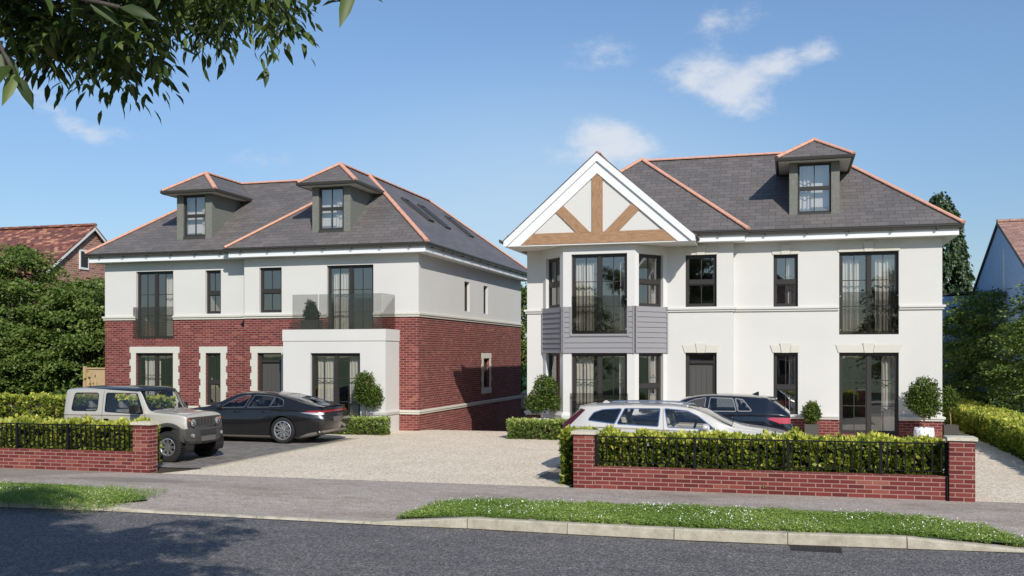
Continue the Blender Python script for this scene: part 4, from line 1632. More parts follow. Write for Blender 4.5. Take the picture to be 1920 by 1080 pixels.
def rake(off_top, wdt, y0, y1, side):
    """board parallel to the rake, off_top below the roof line"""
    ex = gcx + side * ghw
    n = Vector((side * gs, 0, 1)).normalized()
    a = Vector((ex, y0, gz1 - gs * ghw)) - n * off_top
    b = Vector((gcx, y0, gz1)) - n * off_top
    # vertical cut at the apex and foot
    vd = Vector((0, 0, -wdt / n.z))
    a0_ = Vector((ex, y0, gz1 - gs * ghw - off_top / n.z))
    b0_ = Vector((gcx, y0, gz1 - off_top / n.z))
    poly = [a0_, b0_, b0_ + vd, a0_ + vd]
    zc = gz0 - 0.03
    out_ = []
    for i in range(4):
        p_, q_ = poly[i], poly[(i + 1) % 4]
        if p_.z >= zc:
            out_.append(p_)
        if (p_.z - zc) * (q_.z - zc) < 0:
            out_.append(p_ + (q_ - p_) * ((zc - p_.z) / (q_.z - p_.z)))
    poly = out_
    mb.prism(poly, (0, y1 - y0, 0))


for s in (-1, 1):
    rake(0.0, 0.17, GY - 0.06, GY + 0.20, s)
    rake(0.17, 0.26, GY, GY + 0.20, s)
mb.build('bargeboard', 'white_fascia', gab)
n_ = math.hypot(gs, 1)


def beam(name, pts, y=GY + 0.02, th=0.12, ang=0.0):
    b = MB()
    b.prism([(p[0], y, p[1]) for p in pts], (0, th, 0))
    # grain follows the beam: UV u along its length
    ca, sa = math.cos(ang), math.sin(ang)
    for i, f in enumerate(b.f):
        b.uv[i] = [(b.v[k][0] * ca + b.v[k][2] * sa + b.v[k][1], -b.v[k][0] * sa + b.v[k][2] * ca) for k in f]
    b.build(name, 'oak_timber', gab)


def under(x):       # lower edge of the inner bargeboard
    return gz1 - gs * abs(x - gcx) - 0.41 * n_


bz0, bz1 = gz0 + 0.0, gz0 + 0.325
beam('tie_beam', [(gcx - ghw + 0.26, bz0), (gcx + ghw - 0.26, bz0), (gcx + ghw - 0.62, bz1), (gcx - ghw + 0.62, bz1)], y=GY + 0.015)
beam('king_post', [(gcx - 0.155, bz1 + 0.002), (gcx + 0.155, bz1 + 0.002), (gcx + 0.155, under(gcx + 0.155) + 0.03), (gcx, under(gcx) + 0.03), (gcx - 0.155, under(gcx - 0.155) + 0.03)], ang=R(90))
for s in (-1, 1):
    # strut from the foot of the post up to the rake at about 45 degrees
    xa, xb = 0.22, 0.62
    c0 = [(gcx + s * xa, bz1 + 0.002), (gcx + s * xb, bz1 + 0.002)]
    top = []
    for (x_, z_) in c0[::-1]:
        # march along the strut direction until the underside of the board
        t_ = 0
        while z_ + t_ < under(x_ + s * t_) + 0.03 and t_ < 3:
            t_ += 0.005
        top.append((x_ + s * t_, z_ + t_))
    beam('strut', c0 + top if s > 0 else (c0 + top)[::-1], ang=R(45) * s, y=GY + 0.022)
# soffit under the gable, deep because the bay stands below it
mb = MB()
mb.prism([(gcx - ghw + 0.10, GY + 0.03, gz0 - 0.035), (gcx + ghw - 0.04, GY + 0.03, gz0 - 0.035), (gcx + ghw - 0.04, VY + 0.1, gz0 - 0.035), (gcx - ghw + 0.10, VY + 0.1, gz0 - 0.035)], (0, 0, 0.04))
mb.build('soffit', 'soffit_white', gab)
# roof slopes of the gable
mb = MB()
th = 0.03
for s in (-1, 1):
    ex = gcx + s * (ghw + 0.05)
    zz = gz1 - gs * (ghw + 0.05)
    yb2 = 31.2
    mb.prism([(gcx, GY - 0.07, gz1 + 0.012), (ex, GY - 0.07, zz + 0.012), (ex, yb2 if s > 0 else yb2, zz + 0.012), (gcx, yb2, gz1 + 0.012)], (0, 0, th))
mb.build('gable_roof', 'roof_slate', gab)
t = MB()
ridge_tiles(t, (gcx, GY + 0.05, gz1 + 0.04), (gcx, 31.2, gz1 + 0.04), 0.06)
t.build('ridge_tiles', 'ridge_terracotta', gab)
g = MB()
ex = gcx - ghw - 0.02
sweep(g, [(ex, 33.0), (ex, GY - 0.05)], [(0.0, 5.74), (0.06, 5.72), (0.11, 5.74), (0.13, 5.84), (0.11, 5.84), (0.0, 5.80)])
g.build('gutter', 'gutter_dark', gab)
mb = MB()
mb.box(gcx - ghw + 0.02, gcx - ghw + 0.12, GY + 0.2, 33, 5.62, 5.83)
mb.build('side_fascia', 'white_fascia', gab)

dormer(HR, 0.69, 0.69, 29.12, 0.46, H=0.67, side=-1, label= 'dormer of the white house with grey piers and pyramid cap', k=kR, y_eave=28.63 - 0.1, zb=6.38, zs=7.97, cur=(-0.43, -0.08, 'white curtain in the dormer window of the white house'))

# curtains
w = op[1][1]
curtain(pB[1], w[0] + 0.08, w[0] + 0.72, 3.1, 5.15, 0.34, 'sunlit pleated curtain on the left of the upper bay window, white house')
curtain(pB[1], w[1] - 0.26, w[1] - 0.10, 3.1, 5.15, 0.34, 'narrow curtain on the right of the upper bay window, white house')
w = op[1][0]
curtain(pB[1], w[0] + 0.08, w[0] + 0.60, 0.25, 2.42, 0.34, 'pleated curtain on the left of the lower bay window, behind the silver estate car')
curtain(pB[1], w[1] - 0.28, w[1] - 0.10, 0.25, 2.42, 0.34, 'narrow curtain on the right of the lower bay window, white house')
curtain(plM, R3[0] + 0.07, R3[0] + 0.55, 3.1, 5.15, 0.34, 'pleated curtain on the left of the tall upper window near the right corner')
curtain(plM, R3[0] + 0.98, R3[1] - 0.08, 3.1, 5.15, 0.34, 'wide pleated curtain on the right of the tall upper window near the right corner')
curtain(plM, R6[0] + 1.16, R6[1] - 0.08, 0.25, 2.42, 0.34, 'pale curtain on the right of the ground floor glazed doors by the white pot')
curtain(plM, R2[0] + 0.36, R2[0] + 0.60, 3.9, 5.2, 0.34, 'small curtain in the narrow upper sash window of the white house')
curtain(plM, R5[0] + 0.42, R5[0] + 0.62, 0.8, 2.4, 0.34, 'small curtain in the narrow lower sash window of the white house')
curtain(pB[2], 0.90, 1.10, 0.8, 2.4, 0.30, 'narrow curtain in the right slanted lower window of the bay')
curtain(pB[2], 0.92, 1.10, 3.9, 5.2, 0.30, 'narrow curtain in the right slanted upper window of the bay')

# pendant lamps seen through two upper windows
for (x_, y_, lab) in ((-16.75, 30.0, 'small pendant lamp hanging inside the middle upper window of the brick house'), (-2.2, 29.8, 'small pendant lamp hanging inside the upper window above the door of the white house')):
    t = thing('pendant_lamp', (x_, y_, 4.6), lab, 'lamp', 'pendant lamps inside the upper windows')
    b = MB()
    b.cyl((x_, y_, 5.05), (x_, y_, 5.6), 0.008, n=6)
    b.build('cord', 'frame_dark', t)
    b = MB()
    b.cyl((x_, y_, 4.70), (x_, y_, 5.05), 0.035, n=12)
    b.build('lamp_shade', 'pot_white', t)
# ------------------------------------------------------------------ foliage helpers
LEAF4 = (np.array([[0, 0, 0], [0.45, 0.30, 0.07], [1.0, 0, 0.0], [0.45, -0.30, 0.07]]), np.array([[0, 1, 2, 3]]))
LEAF_LONG = (np.array([[0, 0, 0], [0.30, 0.155, 0.05], [0.62, 0.130, 0.03], [1.0, 0, -0.12], [0.62, -0.130, 0.03], [0.30, -0.155, 0.05], [0.30, 0, -0.01], [0.66, 0, -0.03]]),
             np.array([[0, 1, 6, 6], [1, 2, 7, 6], [2, 3, 7, 7], [0, 6, 5, 5], [6, 7, 4, 5], [7, 3, 4, 4]]))
BLADE = (np.array([[0, -0.06, 0], [0, 0.06, 0], [0.35, 0.05, 0.05], [1.0, 0.0, 0.22]]), np.array([[0, 1, 2, 3]]))


def norm(a):
    return a / np.maximum(1e-9, np.linalg.norm(a, axis=1, keepdims=True))


def leaves_mesh(tmpl, pos, axis, normal, size):
    """instances of a small leaf template: +x of the template along axis, +z along normal"""
    tv, tf = tmpl
    a = norm(axis)
    b = norm(np.cross(normal, a))
    c = np.cross(a, b)
    n = len(pos)
    s = np.broadcast_to(np.asarray(size).reshape(-1, 1, 1), (n, 1, 1))
    V = pos[:, None, :] + s * (tv[None, :, 0:1] * a[:, None, :] + tv[None, :, 1:2] * b[:, None, :] + tv[None, :, 2:3] * c[:, None, :])
    F = tf[None] + (np.arange(n) * len(tv))[:, None, None]
    return V.reshape(-1, 3), F.reshape(-1, tf.shape[1]), len(tf)


def add_leaves(name, mat, parent, tmpl, pos, axis, normal, size, rnd):
    V, F, k = leaves_mesh(tmpl, pos, axis, normal, size)
    # degenerate quads (repeated last index) become real triangles only for templates that have them
    R_ = np.repeat(rnd, k)
    if tmpl is LEAF_LONG:
        deg = F[:, 2] == F[:, 3]
        org = np.array(top_of(parent).location) if parent is not None else np.zeros(3)
        me = bpy.data.meshes.new(name)
        quads, tris = F[~deg], F[deg][:, :3]
        me.vertices.add(len(V))
        me.vertices.foreach_set('co', (V - org).astype(np.float32).ravel())
        me.loops.add(quads.size + tris.size)
        me.loops.foreach_set('vertex_index', np.concatenate([quads.ravel(), tris.ravel()]).astype(np.int32))
        me.polygons.add(len(quads) + len(tris))
        me.polygons.foreach_set('loop_start', np.concatenate([np.arange(0, quads.size, 4), quads.size + np.arange(0, tris.size, 3)]).astype(np.int32))
        me.update(calc_edges=True)
        at = me.attributes.new('rnd', 'FLOAT', 'FACE')
        at.data.foreach_set('value', np.concatenate([R_[~deg], R_[deg]]).astype(np.float32))
        return link_mesh(name, me, mat, parent)
    return np_mesh(name, V, F, mat, parent, R_)


def rand_unit(n):
    return norm(rng.normal(size=(n, 3)))


def bough_tree(name, loc, h, r, label, cat='tree', mat='tree_leaf', boughs=150, per=95, leaf=0.14, z0=0.3, group=None, flat=0.28, jag=0.30, trunk_r=0.12, seed=1):
    """broadleaved tree: trunk with limbs, crown of layered drooping boughs"""
    g = np.random.default_rng(seed)
    root = thing(name, loc, label, cat, group)
    L = np.array(loc)
    ch = h - z0
    # bough centres spread through the crown, denser towards the outside
    t = g.random(boughs) ** 0.85
    zz = z0 + ch * (0.04 + 0.95 * t)
    prof = np.sqrt(np.maximum(0.02, 1 - ((t - 0.38) / 0.66) ** 2))
    ang = g.random(boughs) * 2 * np.pi
    rad = r * prof * np.sqrt(0.22 + 0.78 * g.random(boughs)) * (1 + jag * (g.random(boughs) - 0.5))
    C = np.stack([rad * np.cos(ang), rad * np.sin(ang), zz], 1) + L
    outw = np.stack([np.cos(ang), np.sin(ang), np.zeros(boughs)], 1)
    rb = r * 0.27 * (0.65 + 0.7 * g.random(boughs))
    idx = np.repeat(np.arange(boughs), per)
    n = len(idx)
    d = g.normal(size=(n, 2)) * 0.5
    rr = np.linalg.norm(d, axis=1)
    P = C[idx].copy()
    P[:, 0] += d[:, 0] * rb[idx]
    P[:, 1] += d[:, 1] * rb[idx]
    P[:, 2] += (g.normal(size=n) * 0.10 - 0.38 * rr ** 2 + 0.12) * rb[idx] * (flat / 0.28)
    axd = outw[idx] * 0.6 + np.concatenate([d, np.full((n, 1), -0.35)], 1) + g.normal(size=(n, 3)) * 0.5
    nr = np.array([0, 0, 0.75]) + outw[idx] * 0.55 + g.normal(size=(n, 3)) * 0.42
    tone = 0.12 + 0.55 * g.random(n) + 0.30 * (g.random(boughs)[idx] - 0.25)
    add_leaves('crown', mat, root, LEAF4, P, axd, nr, leaf * (0.65 + 0.7 * g.random(n)), np.clip(tone, 0, 1))
    mb = MB()
    top = Vector(loc) + Vector((0.1, 0.05, h * 0.80))
    base = Vector(loc)
    pts = [base + (top - base) * k + Vector((0.08 * math.sin(k * 5 + seed), 0.08 * math.cos(k * 4), 0)) for k in (0, 0.25, 0.5, 0.75, 1.0)]
    mb.tube(pts, [trunk_r, trunk_r * 0.8, trunk_r * 0.6, trunk_r * 0.4, trunk_r * 0.15])
    for k in range(0, boughs, max(1, boughs // 22)):
        c = Vector(C[k])
        s = base + (top - base) * max(0.12, min(0.9, (c.z - base.z) / h * 0.75))
        mid = (s + c) / 2 + Vector((0, 0, 0.15))
        mb.tube([s, mid, c], [trunk_r * 0.35, trunk_r * 0.22, 0.008], n=5)
    mb.build('trunk', 'bark', root, smooth=True)
    return root


def copy_thing(src, loc, rotz, label=None, scale=1.0):
    c = src.copy()
    COL.objects.link(c)
    c.location = loc
    c.rotation_euler = (0, 0, rotz)
    c.scale = (scale,) * 3
    if label:
        c['label'] = label
    for ch in list(src.children):
        d = ch.copy()
        COL.objects.link(d)
        d.parent = c
        for gch in list(ch.children):
            e = gch.copy()
            COL.objects.link(e)
            e.parent = d
    return c


def hedge(name, poly, z0, z1, label, leaf=0.090, per_m2=1500, mat='hedge_leaf', tuft=0.09, group=None, rows_bump=0.05, seed=1, rosette=6, kindcat='hedge'):
    """clipped hedge over a 4-corner footprint: woody dark core, leaf sprays all over the surface and loose tufts on top"""
    g = np.random.default_rng(seed)
    P = [Vector(p) for p in poly]
    c = sum(P, Vector((0, 0))) / 4
    root = thing(name, (c.x, c.y, z0), label, kindcat, group)
    A = [np.array([p.x, p.y]) for p in P]
    surf = []
    for i in range(4):
        a, b = A[i], A[(i + 1) % 4]
        l = np.linalg.norm(b - a)
        nrm = np.array([(b - a)[1], -(b - a)[0]]) / l
        n = int(l * (z1 - z0) * per_m2 / rosette)
        u, v = g.random(n), g.random(n)
        pts = np.concatenate([a + (b - a) * u[:, None], (z0 + (z1 - z0) * v)[:, None]], 1)
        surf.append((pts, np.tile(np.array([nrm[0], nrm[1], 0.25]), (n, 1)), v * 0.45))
    l1 = np.linalg.norm(A[1] - A[0])
    l2 = np.linalg.norm(A[2] - A[1])
    n = int(l1 * l2 * per_m2 * 1.3 / rosette)
    u, v = g.random(n), g.random(n)
    q = (A[0] * (1 - u)[:, None] + A[1] * u[:, None]) * (1 - v)[:, None] + (A[3] * (1 - u)[:, None] + A[2] * u[:, None]) * v[:, None]
    pts = np.concatenate([q, np.full((n, 1), z1)], 1)
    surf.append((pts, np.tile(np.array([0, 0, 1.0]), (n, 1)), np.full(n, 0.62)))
    Cp = np.concatenate([s[0] for s in surf])
    Nn = np.concatenate([s[1] for s in surf])
    Tn = np.concatenate([s[2] for s in surf])
    N = len(Cp)
    # lumpy surface
    w = np.sin(Cp[:, 0] * 5.1 + 1.3 * seed) * np.sin(Cp[:, 1] * 4.3 + 2) + np.sin(Cp[:, 0] * 11.7 + Cp[:, 2] * 7) * 0.5
    Cp = Cp + Nn * (w * rows_bump * 0.5)[:, None] + g.normal(size=(N, 3)) * 0.022
    # loose tufts standing proud of the clipped top
    istop = Nn[:, 2] > 0.9
    spot = (np.sin(Cp[:, 0] * 9.3 + seed) + np.sin(Cp[:, 0] * 4.1 + Cp[:, 1] * 6)) * 0.5
    tsel = istop & (spot > 0.35) & (g.random(N) < 0.75)
    Cp[tsel, 2] += (spot[tsel] - 0.2) * tuft * 1.8 * g.random(tsel.sum())
    idx = np.repeat(np.arange(N), rosette)
    n = len(idx)
    dirs = norm(Nn[idx] * 0.85 + g.normal(size=(n, 3)) * 0.62 + np.array([0, 0, 0.25]))
    nr = g.normal(size=(n, 3)) + Nn[idx] * 0.6
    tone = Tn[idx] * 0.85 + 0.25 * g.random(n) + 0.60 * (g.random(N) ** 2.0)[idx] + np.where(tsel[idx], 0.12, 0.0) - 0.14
    pos = Cp[idx] - Nn[idx] * 0.03 + g.normal(size=(n, 3)) * 0.012
    add_leaves('foliage', mat, root, LEAF4, pos, dirs, nr, leaf * (0.65 + 0.65 * g.random(n)), np.clip(tone, 0, 1))
    # second, inner layer fills the depth
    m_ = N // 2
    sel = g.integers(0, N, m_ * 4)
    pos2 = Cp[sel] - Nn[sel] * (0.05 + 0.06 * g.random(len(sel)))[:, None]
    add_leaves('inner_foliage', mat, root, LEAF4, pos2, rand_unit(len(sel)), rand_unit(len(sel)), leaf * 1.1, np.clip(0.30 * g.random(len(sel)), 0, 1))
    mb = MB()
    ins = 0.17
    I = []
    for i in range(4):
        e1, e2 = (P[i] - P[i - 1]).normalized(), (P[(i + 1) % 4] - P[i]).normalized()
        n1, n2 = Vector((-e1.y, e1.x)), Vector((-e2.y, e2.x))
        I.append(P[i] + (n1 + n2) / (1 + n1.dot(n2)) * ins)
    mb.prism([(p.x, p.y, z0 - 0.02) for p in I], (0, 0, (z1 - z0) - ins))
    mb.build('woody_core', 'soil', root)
    return root


def ball_foliage(parent, lobes, leaf, count, mat, seed=1, name='crown', fill=0.75):
    """leafy head from a few overlapping lobes (cx, cy, cz, rx, rz)"""
    g = np.random.default_rng(seed)
    tot = sum(l[3] ** 2 * l[4] for l in lobes)
    Ps, Ds = [], []
    for (cx, cy, cz, rx, rz) in lobes:
        n = int(count * rx * rx * rz / tot)
        d = norm(g.normal(size=(n, 3)))
        k = (g.random(n) ** 0.35) * (0.86 + 0.24 * g.random(n))
        bump = 1 + 0.10 * np.sin(d[:, 0] * 7 + cz * 9) * np.sin(d[:, 2] * 8 + cx * 5)
        p = d * (k * bump)[:, None] * np.array([rx, rx, rz]) + np.array([cx, cy, cz])
        Ps.append(p)
        Ds.append(d)
    P = np.concatenate(Ps)
    D = np.concatenate(Ds)
    n = len(P)
    add_leaves(name, mat, parent, LEAF4, P, D * 0.6 + g.normal(size=(n, 3)) * 0.7 + np.array([0, 0, -0.1]), D + g.normal(size=(n, 3)) * 0.6, leaf * (0.7 + 0.6 * g.random(n)), np.clip(g.random(n) ** 1.3, 0, 1))


# ------------------------------------------------------------------ trees
G1 = 'trees left of the brick house'
T1 = bough_tree('tree', (-26.1, 31.2, 0), 5.0, 2.2, 'shorter leafy tree nearest the left wall of the brick house', boughs=190, per=110, seed=3, group=G1)
bough_tree('tree', (-29.4, 31.0, 0), 6.7, 2.5, 'tall layered tree at the left edge, in front of the old tiled roof', boughs=230, per=120, seed=5, group=G1)
copy_thing(T1, (-24.95, 34.2, 0), 2.1, 'leafy tree squeezed behind the left corner of the brick house', 1.06)
copy_thing(T1, (-31.6, 28.4, 0), 4.0, 'low leafy tree at the far left edge beyond the hedge', 1.02)
copy_thing(T1, (-27.8, 34.4, 0), 5.3, 'leafy tree behind the others, below the brick gable', 1.12)
copy_thing(T1, (-33.4, 32.5, 0), 1.2, 'leafy tree just outside the left edge of the view', 1.3)
copy_thing(T1, (-28.2, 28.9, 0), 0.6, 'low rounded tree behind the yellow green hedge, left of the timber fence', 0.72)
G2 = 'trees right of the white house'
T2 = bough_tree('tree', (9.3, 35.2, 0), 5.2, 2.5, 'large bushy tree at the right edge, below the pale blue gable', boughs=230, per=115, seed=8, leaf=0.12, group=G2)
copy_thing(T2, (7.3, 39.8, 0), 2.4, 'bushy tree directly behind the right corner of the white house', 0.92)
copy_thing(T2, (8.6, 42.5, 0), 4.4, 'bushy tree in the row behind, in front of the low lean-to', 0.95)
copy_thing(T2, (12.3, 36.5, 0), 1.0, 'bushy tree just outside the right edge of the view', 1.15)
copy_thing(T2, (7.9, 33.9, 0), 3.3, 'lower bushy tree overhanging the long hedge of the side path', 0.72)
copy_thing(T1, (-13.4, 48.5, 0), 0.4, 'leafy tree seen in the gap between the two houses', 1.2)
copy_thing(T1, (-10.2, 50.5, 0), 3.0, 'leafy tree behind the white house, beyond the gap', 1.1)


def conifer(loc, h, r, label, seed=2):
    g = np.random.default_rng(seed)
    root = thing('conifer', loc, label, 'tree')
    n_f = 620
    t = g.random(n_f) ** 0.8
    ang = g.random(n_f) * 2 * np.pi
    rad = r * (1 - t) ** 0.55 * (0.55 + 0.5 * g.random(n_f)) + 0.10
    C = np.stack([rad * np.cos(ang), rad * np.sin(ang), 0.6 + (h - 0.8) * t], 1) + np.array(loc)
    per = 42
    idx = np.repeat(np.arange(n_f), per)
    n = len(idx)
    s = g.random(n)
    o = np.stack([np.cos(ang), np.sin(ang), np.zeros(n_f)], 1)[idx]
    P = C[idx] + o * (s * 0.30)[:, None] - np.array([0, 0, 1.0]) * (s ** 1.4 * 0.75)[:, None] + g.normal(size=(n, 3)) * 0.055
    D = o * 0.5 + np.array([0, 0, -1.0]) + g.normal(size=(n, 3)) * 0.35
    add_leaves('crown', 'conifer_leaf', root, LEAF4, P, D, g.normal(size=(n, 3)) + o, 0.17 * (0.6 + 0.7 * g.random(n)), np.clip(g.random(n) * 0.5 + s * 0.4, 0, 1))
    mb = MB()
    b = Vector(loc)
    mb.tube([b, b + Vector((0, 0, h * 0.5)), b + Vector((0.05, 0, h - 0.2))], [0.22, 0.13, 0.02])
    for k in range(0, n_f, 30):
        mb.tube([(b.x, b.y, C[k][2]), tuple(C[k])], [0.03, 0.008], n=5)
    mb.build('trunk', 'bark', root, smooth=True)
    return root


conifer((6.35, 46.0, 0), 9.7, 1.55, 'tall dark drooping conifer rising behind the right corner of the white house')
conifer((5.2, 48.5, 0), 9.3, 0.8, 'slim conifer whose tip just shows above the right roof edge', 5)

# ------------------------------------------------------------------ overhanging ash tree
def ash_tree():
    g = np.random.default_rng(21)
    root = thing('ash_tree', (-6.6, 3.2, -0.01), 'ash tree overhanging from the upper left, with dark leaves and hanging seed bunches', 'tree')
    limbs = []
    trunk = [(-6.6, 3.2, -0.05), (-6.55, 3.25, 1.5), (-6.4, 3.4, 3.0), (-6.2, 3.7, 4.4), (-5.95, 3.8, 5.8), (-5.95, 3.5, 7.0)]
    wood = MB()
    wood.tube(trunk, [0.24, 0.20, 0.18, 0.15, 0.11, 0.05], n=12)
    tw = []          # twig tips: (point, direction)
    # main limbs; the lower ones sweep out over the verge into view
    NL = 9
    defs = [
        [(-6.3, 3.5, 4.2), (-5.9, 4.6, 4.75), (-5.2, 5.3, 4.62), (-4.6, 5.5, 4.48), (-4.05, 5.6, 4.34)],
        [(-6.3, 3.6, 4.4), (-5.6, 5.0, 5.05), (-5.0, 5.8, 5.02), (-4.4, 6.1, 4.90), (-3.75, 6.2, 4.72)],
        [(-6.2, 3.7, 4.7), (-5.9, 5.5, 5.55), (-5.5, 6.4, 5.50), (-5.1, 6.9, 5.35), (-4.7, 7.2, 5.12)],
        [(-6.3, 3.5, 4.2), (-6.3, 4.6, 4.80), (-5.9, 5.5, 4.80), (-5.45, 6.0, 4.68), (-4.9, 6.25, 4.56)],
        [(-6.2, 3.8, 4.9), (-6.2, 6.0, 5.85), (-5.7, 7.2, 5.85), (-5.1, 7.9, 5.75), (-4.6, 8.2, 5.6)],
        [(-6.2, 3.6, 4.8), (-5.2, 4.6, 5.2), (-4.5, 5.0, 5.02), (-3.9, 5.2, 4.82), (-3.5, 5.3, 4.62)],
        [(-6.3, 3.7, 4.6), (-6.6, 5.3, 5.45), (-6.6, 6.4, 5.40), (-6.2, 7.2, 5.20)],
        [(-6.2, 3.8, 5.2), (-6.4, 6.5, 6.2), (-6.2, 8.0, 6.1), (-5.6, 9.0, 5.8)],
        [(-6.2, 3.6, 5.0), (-5.0, 4.2, 5.6), (-4.2, 4.5, 5.45), (-3.5, 4.6, 5.2)],
        [(-6.0, 3.9, 5.2), (-5.6, 3.0, 6.2), (-4.6, 2.2, 6.8), (-3.6, 1.8, 6.8)],
        [(-5.9, 4.0, 5.6), (-6.2, 3.6, 6.4), (-6.3, 3.4, 7.0)],
        [(-5.9, 4.0, 6.0), (-5.6, 2.6, 7.4), (-5.2, 1.4, 7.8)],
        [(-6.1, 3.8, 5.0), (-7.6, 3.8, 6.0), (-8.8, 3.8, 6.2)],
        [(-6.2, 3.7, 4.8), (-7.6, 2.8, 6.2), (-9.2, 2.2, 6.8)],
        [(-5.8, 4.0, 6.4), (-6.0, 2.6, 8.0)],
        [(-5.9, 4.0, 6.0), (-6.2, 2.2, 7.0), (-6.3, 0.6, 7.4)],
        [(-6.0, 3.8, 5.0), (-5.2, 3.6, 5.8), (-4.2, 3.4, 5.9), (-3.4, 3.3, 5.7)],
        [(-6.2, 3.6, 5.0), (-7.0, 4.6, 5.4), (-7.6, 5.4, 5.3)],
    ]
    cam_p = Vector((0, 0, 2.44))
    defs = [[tuple(cam_p + (Vector(p) - cam_p) * (0.76 if k else 0.93) + Vector((0, 0, 0.22 if k else 0))) for k, p in enumerate(d)] if i < NL else d for i, d in enumerate(defs)]
    for li, d in enumerate(defs):
        d = [Vector(p) for p in d]
        n = len(d)
        wood.tube(d, [(0.045 if li < NL else 0.08) * (1 - k / (n - 1)) ** 1.3 + 0.006 for k in range(n)], n=7)
        m_ = 16 if li < NL else 20
        for k in range(m_):
            f = 0.22 + 0.78 * (k + 0.5) / m_
            s = f * (n - 1)
            i = min(n - 2, int(s))
            p = d[i] + (d[i + 1] - d[i]) * (s - i)
            out = Vector(g.normal(size=3))
            out.z = abs(out.z) * 0.25 - (0.05 if li < NL else -0.1)
            out = (out.normalized() + (d[i + 1] - d[i]).normalized() * 0.6).normalized()
            ln = g.uniform(0.16, 0.48) if li < NL else g.uniform(0.6, 1.5)
            q = p + out * ln * 0.5 + Vector((0, 0, 0.05))
            e = p + out * ln + Vector((0, 0, -0.10))
            wood.tube([p, q, e], [0.009, 0.006, 0.003], n=4)
            for tpos in np.linspace(0.25, 1, 5):
                pt = p + (e - p) * tpos
                tw.append((pt, out, li))
    wood.build('trunk', 'bark', root, smooth=True)
    P, D, Nn, S, T = [], [], [], [], []
    kP, kD, kN, kS = [], [], [], []
    for (pt, out, li) in tw:
        # compound leaves: a drooping stalk with paired leaflets and one at the tip
        for c in range(2 if li < NL else 5):
            dr = Vector(g.normal(size=3))
            dr = (out * 0.5 + dr.normalized() * 0.9 + Vector((0, 0, -0.35))).normalized()
            L_ = g.uniform(0.20, 0.32) * (0.8 if li < NL else 1.25)
            side = dr.cross(Vector((0, 0, 1))).normalized()
            for j in range(4):
                b = pt + dr * (L_ * (j + 1) / 4) + Vector((0, 0, -0.10 * ((j + 1) / 4) ** 2))
                if j == 3:
                    dirs = [dr]
                else:
                    dirs = [dr * 0.55 + side, dr * 0.55 - side]
                for dd in dirs:
                    P.append(b)
                    D.append(dd + Vector((0, 0, -0.45)) + Vector(g.normal(size=3)) * 0.15)
                    Nn.append(Vector((0, 0, 1)) + Vector(g.normal(size=3)) * 0.35)
                    S.append(g.uniform(0.060, 0.120) if li < NL else g.uniform(0.15, 0.21))
                    T.append(g.random())
        if li < NL and g.random() < 0.40:
            kn = int(g.integers(12, 26))
            for j in range(kn):
                o = g.normal(size=3) * np.array([0.035, 0.035, 0.03])
                kP.append(np.array(pt) + o + np.array([0, 0, -0.14 * g.random()]))
                kD.append(np.array([0, 0, -1.0]) + g.normal(size=3) * 0.22)
                kN.append(g.normal(size=3))
                kS.append(g.uniform(0.03, 0.045))
    add_leaves('crown', 'ash_leaf', root, LEAF_LONG, np.array(P), np.array(D), np.array(Nn), np.array(S), np.array(T))
    add_leaves('seed_bunches', 'ash_leaf', root, LEAF4, np.array(kP), np.array(kD), np.array(kN), np.array(kS), rng.random(len(kP)) * 0.5 + 0.5)
    # spray of big near leaves: the same tree's lowest twig hanging close to the viewer
    w2 = MB()
    nP, nD, nN, nS = [], [], [], []
    near = [[(-4.6, 2.6, 4.35), (-3.2, 2.6, 3.95), (-2.6, 2.7, 3.72), (-2.15, 2.75, 3.60)],
            [(-3.2, 2.6, 3.95), (-2.3, 3.1, 3.95), (-1.75, 3.4, 3.92)],
            [(-3.2, 2.6, 3.95), (-2.3, 2.6, 3.95), (-1.55, 2.5, 3.66), (-1.14, 2.4, 3.43)],
            [(-4.6, 2.6, 4.35), (-3.2, 2.9, 3.85), (-2.75, 2.85, 3.58), (-2.62, 2.80, 3.43)]]
    for b_ in near:
        b_ = [Vector(p) for p in b_]
        w2.tube(b_, [0.016 - 0.003 * k for k in range(len(b_))], n=6)
        for i in range(1, len(b_)):
            for f in (0.35, 0.75, 1.0):
                p = b_[i - 1] + (b_[i] - b_[i - 1]) * f
                if i == 1 and f < 0.9:
                    continue
                dr = (b_[i] - b_[i - 1]).normalized()
                for c in range(2):
                    dd = dr * 0.3 + Vector(g.normal(size=3)) * 0.55 + Vector((0.1, 0, -0.75))
                    nP.append(p)
                    nD.append(dd)
                    nN.append(Vector((0.2, -0.6, 0.6)) + Vector(g.normal(size=3)) * 0.35)
                    nS.append(g.uniform(0.10, 0.15))
    w2.tube([(-6.3, 3.5, 3.9), (-5.4, 2.9, 4.3), (-4.6, 2.6, 4.35)], [0.05, 0.03, 0.016], n=6)
    w2.build('low_twigs', 'bark', root, smooth=True)
    add_leaves('low_leaves', 'ash_leaf', root, LEAF_LONG, np.array(nP), np.array(nD), np.array(nN), np.array(nS), rng.random(len(nP)))
    return root


ash_tree()

